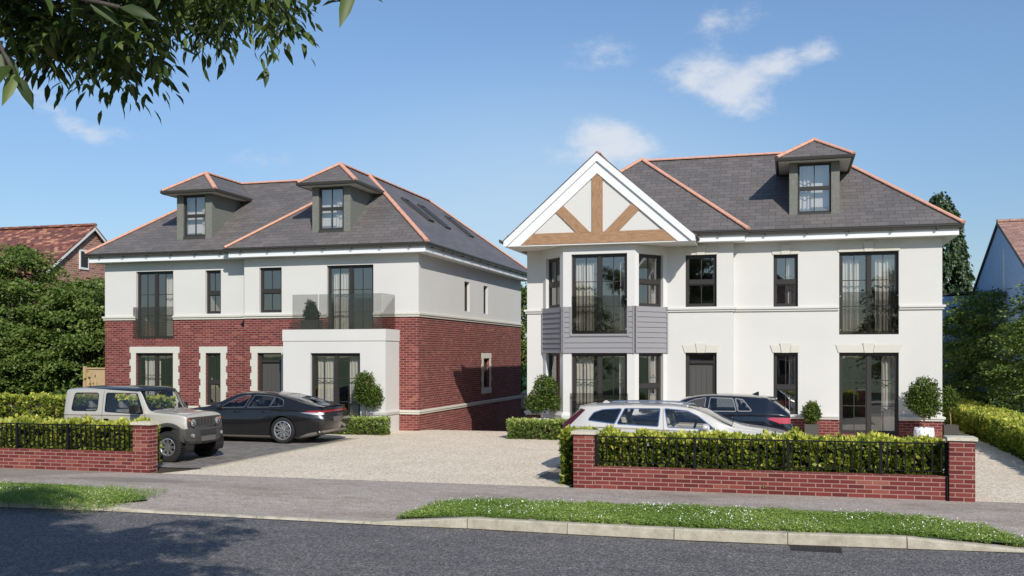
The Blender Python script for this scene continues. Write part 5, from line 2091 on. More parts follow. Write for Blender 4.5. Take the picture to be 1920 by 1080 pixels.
# ------------------------------------------------------------------ hedges
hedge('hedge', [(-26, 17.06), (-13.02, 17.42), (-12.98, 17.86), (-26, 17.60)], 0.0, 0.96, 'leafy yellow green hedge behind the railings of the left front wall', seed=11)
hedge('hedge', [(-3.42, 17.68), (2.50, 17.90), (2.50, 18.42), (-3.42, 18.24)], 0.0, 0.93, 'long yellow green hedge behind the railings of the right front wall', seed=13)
hedge('hedge', [(-4.10, 17.76), (-3.50, 17.80), (-3.50, 18.3), (-4.10, 18.26)], 0.0, 0.96, 'end of hedge bulging left past the brick pier beside the silver estate', seed=14)
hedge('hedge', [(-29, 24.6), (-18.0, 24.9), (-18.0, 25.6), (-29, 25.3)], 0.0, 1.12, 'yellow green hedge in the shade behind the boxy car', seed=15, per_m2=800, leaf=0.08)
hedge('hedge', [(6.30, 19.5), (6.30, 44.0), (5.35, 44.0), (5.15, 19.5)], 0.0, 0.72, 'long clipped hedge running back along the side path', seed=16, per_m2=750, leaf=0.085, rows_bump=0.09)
hedge('box_hedge', [(-14.1, 27.02), (-11.75, 27.05), (-11.75, 27.50), (-14.1, 27.50)], 0.0, 0.50, 'low clipped box hedge in front of the white box bay', leaf=0.05, per_m2=2600, mat='box_leaf', seed=17, tuft=0.02, rows_bump=0.02)
hedge('box_hedge', [(-7.85, 26.95), (-5.9, 26.95), (-5.9, 27.45), (-7.85, 27.45)], 0.0, 0.54, 'low clipped box hedge at the left corner of the white house', leaf=0.05, per_m2=2600, mat='box_leaf', seed=18, tuft=0.02, rows_bump=0.02)


# ------------------------------------------------------------------ potted plants
def ball_tree(x, y, z_base, pot_top, pot_mat, lobes, stem, label, mat='topiary_leaf', seed=1, leaf=0.06, count=2600, pot='round', pw=0.2, cat='potted tree', name='potted_tree'):
    t = thing(name, (x, y, z_base), label, cat)
    mb = MB()
    if pot == 'round':
        mb.lathe([(0.001, 0.0), (pw * 0.72, 0.0), (pw * 0.95, pot_top * 0.35), (pw, pot_top * 0.7), (pw * 0.93, pot_top), (pw * 0.82, pot_top), (pw * 0.80, pot_top - 0.05), (0.001, pot_top - 0.05)], (x, y, z_base), 'z', 28)
        b = mb.build('pot', pot_mat, t, smooth=True)
    else:
        a, c = pw * (0.82 if pot == 'taper' else 0.94), pw
        vs = []
        for (s, z) in ((a, 0), (c, pot_top), (c - 0.03, pot_top), (c - 0.04, pot_top - 0.06)):
            vs += [(x - s, y - s, z_base + z), (x + s, y - s, z_base + z), (x + s, y + s, z_base + z), (x - s, y + s, z_base + z)]
        fs = [(3, 2, 1, 0)]
        for k in range(3):
            for i in range(4):
                fs.append((k * 4 + i, k * 4 + (i + 1) % 4, k * 4 + 4 + (i + 1) % 4, k * 4 + 4 + i))
        fs.append((12, 13, 14, 15))
        mb.mesh(vs, fs)
        b = mb.build('pot', pot_mat, t)
    s = MB()
    s.face([(x - pw * .6, y - pw * .6, z_base + pot_top - 0.03), (x + pw * .6, y - pw * .6, z_base + pot_top - 0.03), (x + pw * .6, y + pw * .6, z_base + pot_top - 0.03), (x - pw * .6, y + pw * .6, z_base + pot_top - 0.03)])
    s.build('soil', 'soil', t)
    if stem:
        m_ = MB()
        m_.tube([(x, y, z_base + pot_top - 0.05), (x + 0.012, y, z_base + (pot_top + stem) / 2), (x, y, z_base + stem + 0.2)], [0.020, 0.016, 0.012], n=8)
        for k in range(7):
            lb = lobes[k % len(lobes)]
            m_.tube([(x, y, z_base + stem + 0.02 * k), (lb[0] + random.uniform(-.15, .15), lb[1] + random.uniform(-.15, .15), lb[2] + random.uniform(-.1, .15))], [0.009, 0.004], n=5)
        m_.build('stem', 'pale_stem', t, smooth=True)
    ball_foliage(t, lobes, leaf, count, mat, seed)
    return t


ball_tree(-12.62, 27.68, 0.0, 0.45, 'pot_white', [(-12.68, 27.68, 1.52, 0.33, 0.40), (-12.44, 27.66, 1.17, 0.36, 0.36), (-12.80, 27.68, 1.18, 0.24, 0.30)], 0.86, 'ball topped tree growing against the white box bay, behind the low box hedge', seed=31, count=5200)
ball_tree(-7.02, 27.72, 0.0, 0.56, 'pot_white', [(-6.90, 27.72, 1.50, 0.36, 0.36), (-7.15, 27.68, 1.05, 0.38, 0.34), (-6.72, 27.72, 1.05, 0.28, 0.30)], 0.78, 'ball topped tree in a white bowl at the left corner of the white house', seed=32, count=5600, pw=0.24)
ball_tree(0.60, 28.45, 0.0, 0.50, 'clay_pot_dark', [(0.60, 28.45, 0.80, 0.25, 0.30), (0.62, 28.45, 1.00, 0.14, 0.14)], 0.55, 'small rounded bush in a square dark planter between the narrow window and the glazed doors', seed=33, count=2600, pot='square', pw=0.19, cat='potted bush', name='potted_bush', leaf=0.055)
ball_tree(-14.82, 28.30, 2.93, 0.62, 'clay_pot_dark', [(-14.82, 28.30, 3.72, 0.25, 0.30), (-14.84, 28.30, 3.98, 0.17, 0.22)], 0.0, 'dark green bush in a square planter on the balcony behind the glass', seed=34, count=2400, mat='topiary_leaf_dark', pot='taper', pw=0.27, cat='potted bush', name='potted_bush', leaf=0.06)
tp = ball_tree(3.50, 28.25, 0.0, 0.47, 'pot_white', [(3.50, 28.25, 1.35, 0.42, 0.48), (3.22, 28.22, 1.22, 0.24, 0.28), (3.55, 28.22, 1.02, 0.42, 0.26)], 0.62, 'ball topped tree in a grooved white pot by the right corner of the white house', seed=35, count=7000, pw=0.265)
# slanting grooves round the white pot
mb = MB()
for i in range(12):
    a0 = 2 * math.pi * i / 12
    vs = []
    for k in range(6):
        a = a0 + 0.11 * k
        z = 0.05 + 0.07 * k
        rr = 0.265 * (0.80 + 0.19 * min(1, z / 0.33)) + 0.004
        for dz in (0, 0.022):
            vs.append((3.50 + rr * math.cos(a), 28.25 + rr * math.sin(a), z + dz))
    fs = [(2 * k, 2 * k + 2, 2 * k + 3, 2 * k + 1) for k in range(5)]
    mb.mesh(vs, fs)
mb.build('groove', 'dark_interior', tp)
ball_tree(4.50, 30.6, 0.0, 0.40, 'clay_pot_dark', [(4.42, 30.6, 1.15, 0.30, 0.36)], 0.55, 'rounded bush half hidden behind the right corner of the white house', seed=36, count=2600, pot='square', pw=0.2, cat='potted bush', name='potted_bush')

# ------------------------------------------------------------------ grass verges with daisies
def in_poly(x, y, poly):
    c = np.zeros(len(x), bool)
    n = len(poly)
    for i in range(n):
        x0, y0 = poly[i]
        x1, y1 = poly[(i + 1) % n]
        cond = ((y0 > y) != (y1 > y)) & (x < (x1 - x0) * (y - y0) / (y1 - y0 + 1e-12) + x0)
        c ^= cond
    return c


def verge(poly, seed, dens):
    g = np.random.default_rng(seed)
    xs_, ys_ = [p[0] for p in poly], [p[1] for p in poly]
    area = (max(xs_) - min(xs_)) * (max(ys_) - min(ys_))
    n = int(area * dens)
    x = g.uniform(min(xs_), max(xs_), n)
    y = g.uniform(min(ys_), max(ys_), n)
    j = 0.06 * np.sin(x * 9) + 0.04 * np.sin(x * 23)
    k = in_poly(x + 0.3 * j, y + j, poly) & (y > np.interp(x, [q[0] for q in KERB], [q[1] for q in KERB]) + KB)
    return x[k], y[k], g


KB = 0.135
VR = [(-5.75, kerb_y(-6) + KB), (-5.62, 14.3), (-5.5, 14.9), (-5.0, 15.32), (-4.0, 15.42), (-1.5, 15.55), (1.0, 15.62), (2.0, 15.45), (2.55, 15.1), (2.9, 14.55), (3.35, kerb_y(3.35) + KB)] + [(x, kerb_y(x) + KB) for x in (3, 1.85, 0.4, -1.2, -3.1, -4.8)]
VL = [(-34, 14.0), (-20, 14.75), (-14.6, 15.0), (-12.9, 15.12), (-11.6, 14.80), (-10.8, 14.50), (-10.5, 14.15), (-10.9, kerb_y(-10.9) + KB)] + [(x, kerb_y(x) + KB) for x in (-13, -18, -30)]


def gz(x, y):
    kt = np.array([kerb_top(v) for v in x])
    ky = np.array([kerb_y(v) for v in x])
    t = np.clip((y - ky) / 1.2, 0, 1)
    return kt * (1 - t) + 0.0 * t + 0.004


allp = []
for poly, sd_, de in ((VR, 41, 3400), (VL, 42, 2300)):
    x, y, g = verge(poly, sd_, de)
    if poly is VL:
        near = x > -16.5
        x, y = x[near | (g.random(len(x)) < 0.25)], y[near | (g.random(len(x)) < 0.25)] if False else y
        m_ = min(len(x), len(y))
        x, y = x[:m_], y[:m_]
    allp.append((x, y))
mbv = MB()
for poly in (VR, VL):
    mbv.face([(p[0], p[1], kerb_top(p[0]) * 0.5 + 0.006) for p in poly])
vs_o = mbv.build('verge', 'lawn')
vs_o['kind'] = 'structure'
X = np.concatenate([a[0] for a in allp])
Y = np.concatenate([a[1] for a in allp])
sel = X > -18
X, Y = X[sel], Y[sel]
n = len(X)
Z = gz(X, Y)
hgt = (0.040 + 0.045 * rng.random(n)) * (0.75 + 0.5 * (np.sin(X * 3.1) * np.sin(Y * 4.7 + X) * 0.5 + 0.5))
D = np.stack([rng.normal(size=n) * 0.55, rng.normal(size=n) * 0.55, np.ones(n)], 1)
Nn = np.stack([rng.normal(size=n), rng.normal(size=n), 0.3 * np.ones(n)], 1)
tone = np.clip(rng.random(n) ** 1.2 * (0.75 + 0.35 * np.sin(X * 2.2 + Y)), 0, 1)
V1, F1, k1 = leaves_mesh(BLADE, np.stack([X, Y, Z - 0.005], 1), D, Nn, hgt)
# small clover leaves lying flatter among the blades
i2 = rng.integers(0, n, int(n * 1.6))
P2 = np.stack([X[i2] + rng.normal(size=len(i2)) * 0.02, Y[i2] + rng.normal(size=len(i2)) * 0.02, Z[i2] + hgt[i2] * (0.35 + 0.6 * rng.random(len(i2)))], 1)
D2 = np.stack([rng.normal(size=len(i2)), rng.normal(size=len(i2)), 0.35 * rng.normal(size=len(i2))], 1)
N2_ = np.stack([rng.normal(size=len(i2)) * 0.45, rng.normal(size=len(i2)) * 0.45 - 0.25, np.ones(len(i2))], 1)
V2, F2, k2 = leaves_mesh(LEAF4, P2, D2, N2_, 0.020 + 0.016 * rng.random(len(i2)))
gr = np_mesh('grass', np.concatenate([V1, V2]), np.concatenate([F1, F2 + len(V1)]), 'grass_blade', None, np.concatenate([tone, np.clip(tone[i2] * 0.7 + 0.35 * rng.random(len(i2)), 0, 1)]))
tag(gr, 'short green grass growing along both verges', 'grass', kind='stuff')
# clover and daisies
c_ = rng.random(len(X)) < 0.024
pa = np.stack([np.sin(X * 1.9 + 1.1 * Y), np.sin(X * 4.3 - Y * 2.2)], 1).sum(1)
dsel = c_ & (pa + rng.normal(size=len(X)) * 0.5 > 0.15)
dx, dy, dz = X[dsel], Y[dsel], Z[dsel]
vv, ff = [], []
for i in range(len(dx)):
    r_ = 0.0050 + 0.004 * rng.random()
    zz = dz[i] + 0.06 + 0.05 * rng.random()
    tx, ty = rng.normal() * 0.3, rng.normal() * 0.3 - 0.2
    b = len(vv)
    for k in range(6):
        a = math.pi * k / 3
        u, v = r_ * math.cos(a), r_ * math.sin(a)
        vv.append((dx[i] + u, dy[i] + v, zz + u * tx + v * -ty * 2))
    vv.append((dx[i], dy[i], zz + 0.006))
    for k in range(6):
        ff.append((b + k, b + (k + 1) % 6, b + 6))
da = np_mesh('daisies', np.array(vv), np.array(ff), 'daisy_white')
tag(da, 'tiny white daisies scattered through the verge grass', 'flowers', kind='stuff')

# ------------------------------------------------------------------ front walls with piers and railings
def pier(parent, x0, x1, y0, y1, h=0.99, cap=0.055, ov=0.035):
    mb = MB()
    mb.box(x0, x1, y0, y1, -0.1, h)
    p = mb.build('pier', 'wall_brick', parent)
    c = MB()
    xm, ymid_ = (x0 + x1) / 2, (y0 + y1) / 2
    a = [(x0 - ov, y0 - ov), (x1 + ov, y0 - ov), (x1 + ov, y1 + ov), (x0 - ov, y1 + ov)]
    vs = [(q[0], q[1], h) for q in a] + [(q[0], q[1], h + cap) for q in a] + [(xm, ymid_, h + cap + 0.02)]
    c.mesh(vs, [(3, 2, 1, 0), (0, 1, 5, 4), (1, 2, 6, 5), (2, 3, 7, 6), (3, 0, 4, 7), (4, 5, 8), (5, 6, 8), (6, 7, 8), (7, 4, 8)])
    c.build('pier_cap', 'coping_stone', p)
    return p


def front_wall(name, x0, x1, h, label):
    t = thing(name, ((x0 + x1) / 2, fy((x0 + x1) / 2), 0), label, 'garden wall')
    mb = MB()
    pl = Plane((x0, fy(x0)), (1, 0.028))
    L_ = (x1 - x0)
    pl.box(mb, 0, L_, -0.215, 0.0, -0.12, h)
    mb.build('brick_wall', 'wall_brick', t)
    return t


wl = front_wall('front_wall', -30, -13.06, 0.42, 'low red brick front wall at the left with one stone capped pier')
pier(wl, -13.05, -12.65, fy(-12.85) - 0.025, fy(-12.85) + 0.25)
wr = front_wall('front_wall', -3.42, 2.52, 0.40, 'low red brick front wall at the right between two stone capped piers')
pier(wr, -3.80, -3.42, fy(-3.6) - 0.03, fy(-3.6) + 0.33, h=0.985)
pier(wr, 2.56, 2.955, fy(2.75) - 0.07, fy(2.75) + 0.30, h=1.01)
# sprig rooted in a joint of the right wall
t = thing('weed_sprig', (-0.42, fy(-0.42) - 0.01, 0.16), 'tiny green weed growing from a joint low in the right front wall', 'weed')
g = np.random.default_rng(5)
P_ = np.array([-0.42, fy(-0.42) - 0.004, 0.16]) + g.normal(size=(9, 3)) * np.array([0.02, 0.003, 0.025])
add_leaves('leaf', 'hedge_leaf', t, LEAF4, P_, g.normal(size=(9, 3)) + np.array([0, -0.8, 0]), g.normal(size=(9, 3)), 0.035, g.random(9))


def railing(x0, x1, zb, zt, gap, posts, yoff, label):
    t = thing('railing', ((x0 + x1) / 2, fy((x0 + x1) / 2) + yoff, zb), label, 'railing')
    pl = Plane((x0, fy(x0) + yoff), (1, 0.028))
    L_ = x1 - x0
    mb = MB()
    pl.box(mb, 0, L_, -0.012, 0.012, zt - 0.022, zt)
    mb.build('top_rail', 'black_iron', t)
    mb = MB()
    pl.box(mb, 0, L_, -0.010, 0.010, zb + 0.07, zb + 0.082)
    mb.build('bottom_rail', 'black_iron', t)
    for p in posts:
        mb = MB()
        a = p - x0
        pl.box(mb, a - 0.022, a + 0.022, -0.022, 0.022, zb, zt + 0.012)
        mb.build('post', 'black_iron', t)
    n = int(L_ / gap)
    mb = MB()
    o = top_of(t).location
    proto = None
    for i in range(n + 1):
        a = (i + 0.5) * L_ / (n + 1)
        if min(abs(a + x0 - p) for p in posts) < 0.035:
            continue
        q = pl.p(a, 0, 0)
        if proto is None:
            mb = MB()
            mb.box(q[0] - 0.0115, q[0] + 0.0115, q[1] - 0.0085, q[1] + 0.0085, zb + 0.082, zt - 0.022)
            proto = mb.build('baluster', 'black_iron', t)
            q0 = q
        else:
            c = proto.copy()
            COL.objects.link(c)
            c.parent = t
            c.location = (q[0] - q0[0], q[1] - q0[1], 0)
    return t


railing(-18.9, -13.05, 0.42, 0.965, 0.117, [-18.4, -17.25, -16.0, -14.72], 0.10, 'black iron railing on top of the left front wall')
railing(-3.42, 2.53, 0.40, 0.955, 0.143, [-3.395, -1.62, -0.02, 1.50, 2.53], 0.08, 'black iron railing on top of the right front wall')
mb = MB()
mb.box(2.525, 2.555, fy(2.5) - 0.035, fy(2.5) + 0.02, 0.0, 0.42)
ps = mb.build('end_post', 'black_iron', wr)

# ------------------------------------------------------------------ fence panel beside the brick house
t = thing('timber_fence', (-24.0, 29.7, 0), 'pale vertical board timber fence panel at the left corner of the brick house', 'fence')
mb = MB()
for i in range(7):
    a = -24.62 + i * 0.155
    mb.box(a, a + 0.147, 29.70, 29.72, 0.05, 1.92)
mb.build('boards', 'fence_timber', t)
mb = MB()
mb.box(-24.66, -23.52, 29.66, 29.76, 1.92, 1.97)
mb.build('capping_rail', 'fence_timber', t)
for xx in (-24.64,):
    mb = MB()
    mb.box(xx - 0.05, xx + 0.05, 29.60, 29.695, 0, 2.02)
    mb.build('post', 'fence_timber', t)

# glass screen at the back of the lower court
t = thing('glass_screen', (-11.9, 43.0, 0), 'pale green glass screen standing in the gap between the two houses', 'glass screen')
mb = MB()
mb.box(-13.2, -11.0, 43.0, 43.02, 0.72, 1.98)
mb.build('glass_panel', 'green_glass', t)
mb = MB()
mb.box(-13.4, -10.4, 42.9, 43.15, -1.5, 0.70)
mb.build('retaining_wall', 'white_render', t)

# ------------------------------------------------------------------ neighbouring houses
N1 = thing('neighbour_house', (-38, 38, 0), 'old house at the far left with a mottled red tile roof and brick gable', 'house')
gx, xl = -31.2, -47.0
yr, zr_, hd, zeN = 38.0, 8.45, 4.3, 5.25
mb = MB()
mb.face([(gx, yr - hd + 0.25, 0), (gx, yr + hd - 0.25, 0), (gx, yr + hd - 0.25, zeN + 0.1), (gx, yr, zr_ - 0.06), (gx, yr - hd + 0.25, zeN + 0.1)])
mb.face([(xl, yr - hd + 0.25, 0), (gx, yr - hd + 0.25, 0), (gx, yr - hd + 0.25, zeN + 0.1), (xl, yr - hd + 0.25, zeN + 0.1)])
mb.face([(gx, yr + hd - 0.25, 0), (xl, yr + hd - 0.25, 0), (xl, yr + hd - 0.25, zeN + 0.1), (gx, yr + hd - 0.25, zeN + 0.1)])
mb.face([(xl, yr + hd - 0.25, 0), (xl, yr - hd + 0.25, 0), (xl, yr - hd + 0.25, zeN + 0.1), (xl, yr, zr_ - 0.06), (xl, yr + hd - 0.25, zeN + 0.1)])
mb.build('brick_wall', 'old_brick', N1)
mb = MB()
mb.prism([(gx + 0.18, yr - hd, zeN), (gx + 0.18, yr, zr_), (xl, yr, zr_), (xl, yr - hd, zeN)], (0, 0, -0.1))
mb.prism([(gx + 0.18, yr, zr_), (gx + 0.18, yr + hd, zeN), (xl, yr + hd, zeN), (xl, yr, zr_)], (0, 0, -0.1))
rf = mb.build('roof', 'clay_roof', N1)
t_ = MB()
ridge_tiles(t_, (gx + 0.18, yr, zr_ + 0.02), (xl, yr, zr_ + 0.02), 0.12)
t_.build('ridge_tiles', 'clay_roof', rf)
mb = MB()
for s in (-1, 1):
    mb.prism([(gx + 0.19, yr, zr_ - 0.10), (gx + 0.19, yr + s * hd, zeN - 0.10), (gx + 0.19, yr + s * hd, zeN - 0.22), (gx + 0.19, yr, zr_ - 0.22)], (-0.05, 0, 0))
mb.build('bargeboard', 'soffit_white', N1)
mb = MB()
mb.box(gx, gx + 0.05, 37.15, 37.75, 6.35, 7.25)
wn = mb.build('window', 'white_fascia', N1)
mb = MB()
mb.box(gx + 0.05, gx + 0.056, 37.22, 37.68, 6.45, 7.18)
mb.build('pane', 'dark_interior', wn)

N2 = thing('neighbour_house', (12, 40, 0), 'pale blue gable ended house with a brown tiled roof at the right edge', 'house')
gx, xr_ = 7.55, 22
yr, zr_, zeN, hd = 40.0, 7.35, 4.95, 5.3
mb = MB()
mb.face([(gx, yr + hd, 0), (gx, yr - hd, 0), (gx, yr - hd, zeN), (gx, yr, zr_ - 0.03), (gx, yr + hd, zeN)])
mb.face([(gx, yr - hd, 0), (xr_, yr - hd, 0), (xr_, yr - hd, zeN), (gx, yr - hd, zeN)])
mb.face([(xr_, yr - hd, 0), (xr_, yr + hd, 0), (xr_, yr + hd, zeN), (xr_, yr, zr_ - 0.03), (xr_, yr - hd, zeN)])
mb.face([(xr_, yr + hd, 0), (gx, yr + hd, 0), (gx, yr + hd, zeN), (xr_, yr + hd, zeN)])
mb.build('rendered_wall', 'pale_blue_render', N2)
mb = MB()
mb.prism([(gx - 0.06, yr - hd - 0.2, zeN - 0.09), (gx - 0.06, yr, zr_), (xr_, yr, zr_), (xr_, yr - hd - 0.2, zeN - 0.09)], (0, 0, 0.09))
mb.prism([(gx - 0.06, yr, zr_), (gx - 0.06, yr + hd + 0.2, zeN - 0.09), (xr_, yr + hd + 0.2, zeN - 0.09), (xr_, yr, zr_)], (0, 0, 0.09))
rf = mb.build('roof', 'pale_tile_roof', N2)
t_ = MB()
ridge_tiles(t_, (gx - 0.06, yr, zr_ + 0.10), (xr_, yr, zr_ + 0.10), 0.10)
t_.build('ridge_tiles', 'pale_tile_roof', rf)
mb = MB()
for s in (-1, 1):
    mb.prism([(gx - 0.07, yr, zr_ + 0.08), (gx - 0.07, yr + s * (hd + 0.2), zeN - 0.01), (gx - 0.07, yr + s * (hd + 0.2), zeN - 0.13), (gx - 0.07, yr, zr_ - 0.04)], (0.05, 0, 0))
mb.build('verge_trim', 'frame_dark', N2)
mb = MB()
mb.box(gx - 0.05, gx, 38.85, 38.95, 3.0, 6.3)
mb.build('drainpipe', 'soffit_white', N2)
mb = MB()
mb.box(6.0, gx - 0.002, 44.2, 47.0, 0, 4.9)
ex_ = mb.build('lean_to', 'pale_blue_render', N2)
mb = MB()
mb.prism([(5.9, 44.1, 4.9), (gx - 0.002, 44.1, 5.02), (gx - 0.002, 47.1, 5.02), (5.9, 47.1, 4.9)], (0, 0, 0.08))
mb.build('flat_roof', 'frame_dark', ex_)

# ------------------------------------------------------------------ what stands across the road (mirrored in the windows)
N3 = thing('opposite_house', (-2, -17, 0), 'red tiled house across the road behind the viewer', 'house')
mb = MB()
x0, x1, y0, y1 = -9.0, 3.0, -22.0, -14.0
mb.box(x0, x1, y0, y1, -0.2, 5.2)
mb.build('rendered_wall', 'old_brick', N3)
mb = MB()
xm0, xm1, ymid_ = x0 + 4, x1 - 4, (y0 + y1) / 2
a, b, c, d = (x0 - .3, y0 - .3, 5.2), (x1 + .3, y0 - .3, 5.2), (x1 + .3, y1 + .3, 5.2), (x0 - .3, y1 + .3, 5.2)
e, f = (xm0, ymid_, 8.6), (xm1, ymid_, 8.6)
mb.face([a, b, f, e]); mb.face([b, c, f]); mb.face([c, d, e, f]); mb.face([d, a, e]); mb.face([a, d, c, b])
mb.build('roof', 'clay_roof', N3)
for xx in (-7.6, -4.2, -0.8):
    for z in (0.8, 3.4):
        mb = MB()
        mb.box(xx, xx + 1.4, y1, y1 + 0.05, z, z + 1.3)
        w_ = mb.build('window', 'white_fascia', N3)
        mb = MB()
        mb.box(xx + 0.08, xx + 1.32, y1 + 0.05, y1 + 0.056, z + 0.08, z + 1.22)
        mb.build('pane', 'dark_interior', w_)
copy_thing(T2, (-15.5, -11.0, 0), 1.0, 'bushy tree across the road, left of the opposite house', 1.45)
copy_thing(T2, (8.5, -13.0, 0), 2.0, 'bushy tree across the road, right of the opposite house', 1.6)
copy_thing(T1, (-22.5, -13.0, 0), 2.0, 'leafy tree across the road, farthest left', 1.5)
copy_thing(T1, (16.5, -12.0, 0), 0.5, 'leafy tree across the road, farthest right', 1.3)
# ------------------------------------------------------------------ cars
def pchip(keys):
    xs = [k[0] for k in keys]
    ys = [k[1] for k in keys]
    n = len(xs)
    h = [xs[i + 1] - xs[i] for i in range(n - 1)]
    d = [(ys[i + 1] - ys[i]) / h[i] for i in range(n - 1)]
    m_ = [0.0] * n
    m_[0], m_[-1] = d[0], d[-1]
    for i in range(1, n - 1):
        if d[i - 1] * d[i] <= 0:
            m_[i] = 0
        else:
            w1, w2 = 2 * h[i] + h[i - 1], h[i] + 2 * h[i - 1]
            m_[i] = (w1 + w2) / (w1 / d[i - 1] + w2 / d[i])

    def f(x):
        if x <= xs[0]:
            return ys[0]
        if x >= xs[-1]:
            return ys[-1]
        i = 0
        while x > xs[i + 1]:
            i += 1
        t = (x - xs[i]) / h[i]
        return ((1 + 2 * t) * (1 - t) ** 2 * ys[i] + t * (1 - t) ** 2 * h[i] * m_[i] + t * t * (3 - 2 * t) * ys[i + 1] + t * t * (t - 1) * h[i] * m_[i + 1])
    return f


def catmull(pts, sub):
    out = []
    n = len(pts)
    for i in range(n - 1):
        p0, p1, p2, p3 = pts[max(0, i - 1)], pts[i], pts[i + 1], pts[min(n - 1, i + 2)]
        for k in range(sub):
            t = k / sub
            out.append(tuple(0.5 * ((2 * b) + (-a + c) * t + (2 * a - 5 * b + 4 * c - d) * t * t + (-a + 3 * b - 3 * c + d) * t ** 3) for a, b, c, d in zip(p0, p1, p2, p3)))
    out.append(pts[-1])
    return out


def body_mesh(spec):
    L = spec['L']
    F = {k: pchip(v) for k, v in spec['lines'].items()}
    N = spec.get('N', 110)
    us = [i / (N - 1) for i in range(N)]
    xs = [L * (0.30 * (0.5 - 0.5 * math.cos(math.pi * u)) + 0.70 * u) for u in us]
    sub = 5
    rings = []
    for x in xs:
        w = F['plan'](x)
        ys, ym, yb, yt = F['ys'](x) * w, F['ym'](x) * w, F['yb'](x) * w, F['yt'](x) * w
        zf, zs, zm, zb, zt, zc = (F[k](x) for k in ('zf', 'zs', 'zm', 'zb', 'zt', 'zc'))
        tk = F['tuck'](x) if 'tuck' in F else 0.0
        half = [(0.0, zf), (ys * 0.80, zf), (ys * 0.97, zf + 0.03), (ys, zs), (ym, zm), (yb + (ym - yb) * 0.25, zb - (zb - zm) * 0.22), (yb, zb),
                (yt + (yb - yt) * 0.12, zt - (zt - zb) * 0.10), (yt - 0.03, zt + 0.25 * (zc - zt)), (yt * 0.62, zt + (zc - zt) * 0.80), (0.0, zc)]
        c = catmull(half, sub)
        dx = spec.get('lean', lambda x_, z_, y_: 0.0)
        rings.append([(x + dx(x, z, y), y, z) for (y, z) in c] + [(x + dx(x, z, y), -y, z) for (y, z) in reversed(c[1:-1])])
    bm = bmesh.new()
    K = len(rings[0])
    V = [[bm.verts.new(p) for p in r] for r in rings]
    for i in range(len(rings) - 1):
        for j in range(K):
            jj = (j + 1) % K
            try:
                bm.faces.new((V[i][j], V[i][jj], V[i + 1][jj], V[i + 1][j]))
            except ValueError:
                pass
    # caps as rows of quads between the two sides, so they can be cut cleanly
    half = (K // 2)
    for i, rev in ((0, False), (len(rings) - 1, True)):
        for j in range(half):
            a, b = V[i][j], V[i][j + 1]
            c, d = V[i][(K - j - 1) % K], V[i][(K - j) % K]
            vs = []
            for v in (a, d, c, b):
                if v not in vs:
                    vs.append(v)
            if len(vs) >= 3:
                try:
                    bm.faces.new(vs if rev else vs[::-1])
                except ValueError:
                    pass
    bmesh.ops.remove_doubles(bm, verts=bm.verts, dist=1e-5)
    bmesh.ops.recalc_face_normals(bm, faces=bm.faces)
    return bm


AX = {'side': (0, 2, 1), 'plan': (0, 1, 2), 'end': (1, 2, 0)}


def cut(bm, poly, ax, flt=None):
    """cut a convex outline straight through the shell; returns the faces inside it that pass the filter"""
    p, q, r = AX[ax]
    area = sum(poly[i][0] * poly[(i + 1) % len(poly)][1] - poly[(i + 1) % len(poly)][0] * poly[i][1] for i in range(len(poly)))
    if area < 0:
        poly = poly[::-1]
    mn = (min(a[0] for a in poly) - 0.02, min(a[1] for a in poly) - 0.02)
    mxx = (max(a[0] for a in poly) + 0.02, max(a[1] for a in poly) + 0.02)

    def near(f):
        us = [v.co[p] for v in f.verts]
        vs = [v.co[q] for v in f.verts]
        return not (max(us) < mn[0] or min(us) > mxx[0] or max(vs) < mn[1] or min(vs) > mxx[1])

    def ok(f):
        return flt is None or flt(f.calc_center_median(), f.normal)
    n = len(poly)
    for i in range(n):
        a, b = poly[i], poly[(i + 1) % n]
        fs = [f for f in bm.faces if near(f) and ok(f)]
        geom = set(fs)
        for f in fs:
            geom.update(f.verts)
            geom.update(f.edges)
        co = [0, 0, 0]
        no = [0, 0, 0]
        co[p], co[q] = a
        no[p], no[q] = (b[1] - a[1]), -(b[0] - a[0])
        bmesh.ops.bisect_plane(bm, geom=list(geom), dist=1e-5, plane_co=co, plane_no=Vector(no).normalized())
    out = []
    for f in bm.faces:
        c = f.calc_center_median()
        ins = True
        for i in range(n):
            a, b = poly[i], poly[(i + 1) % n]
            if (b[0] - a[0]) * (c[q] - a[1]) - (b[1] - a[1]) * (c[p] - a[0]) < -1e-7:
                ins = False
                break
        if ins and ok(f):
            out.append(f)
    return out


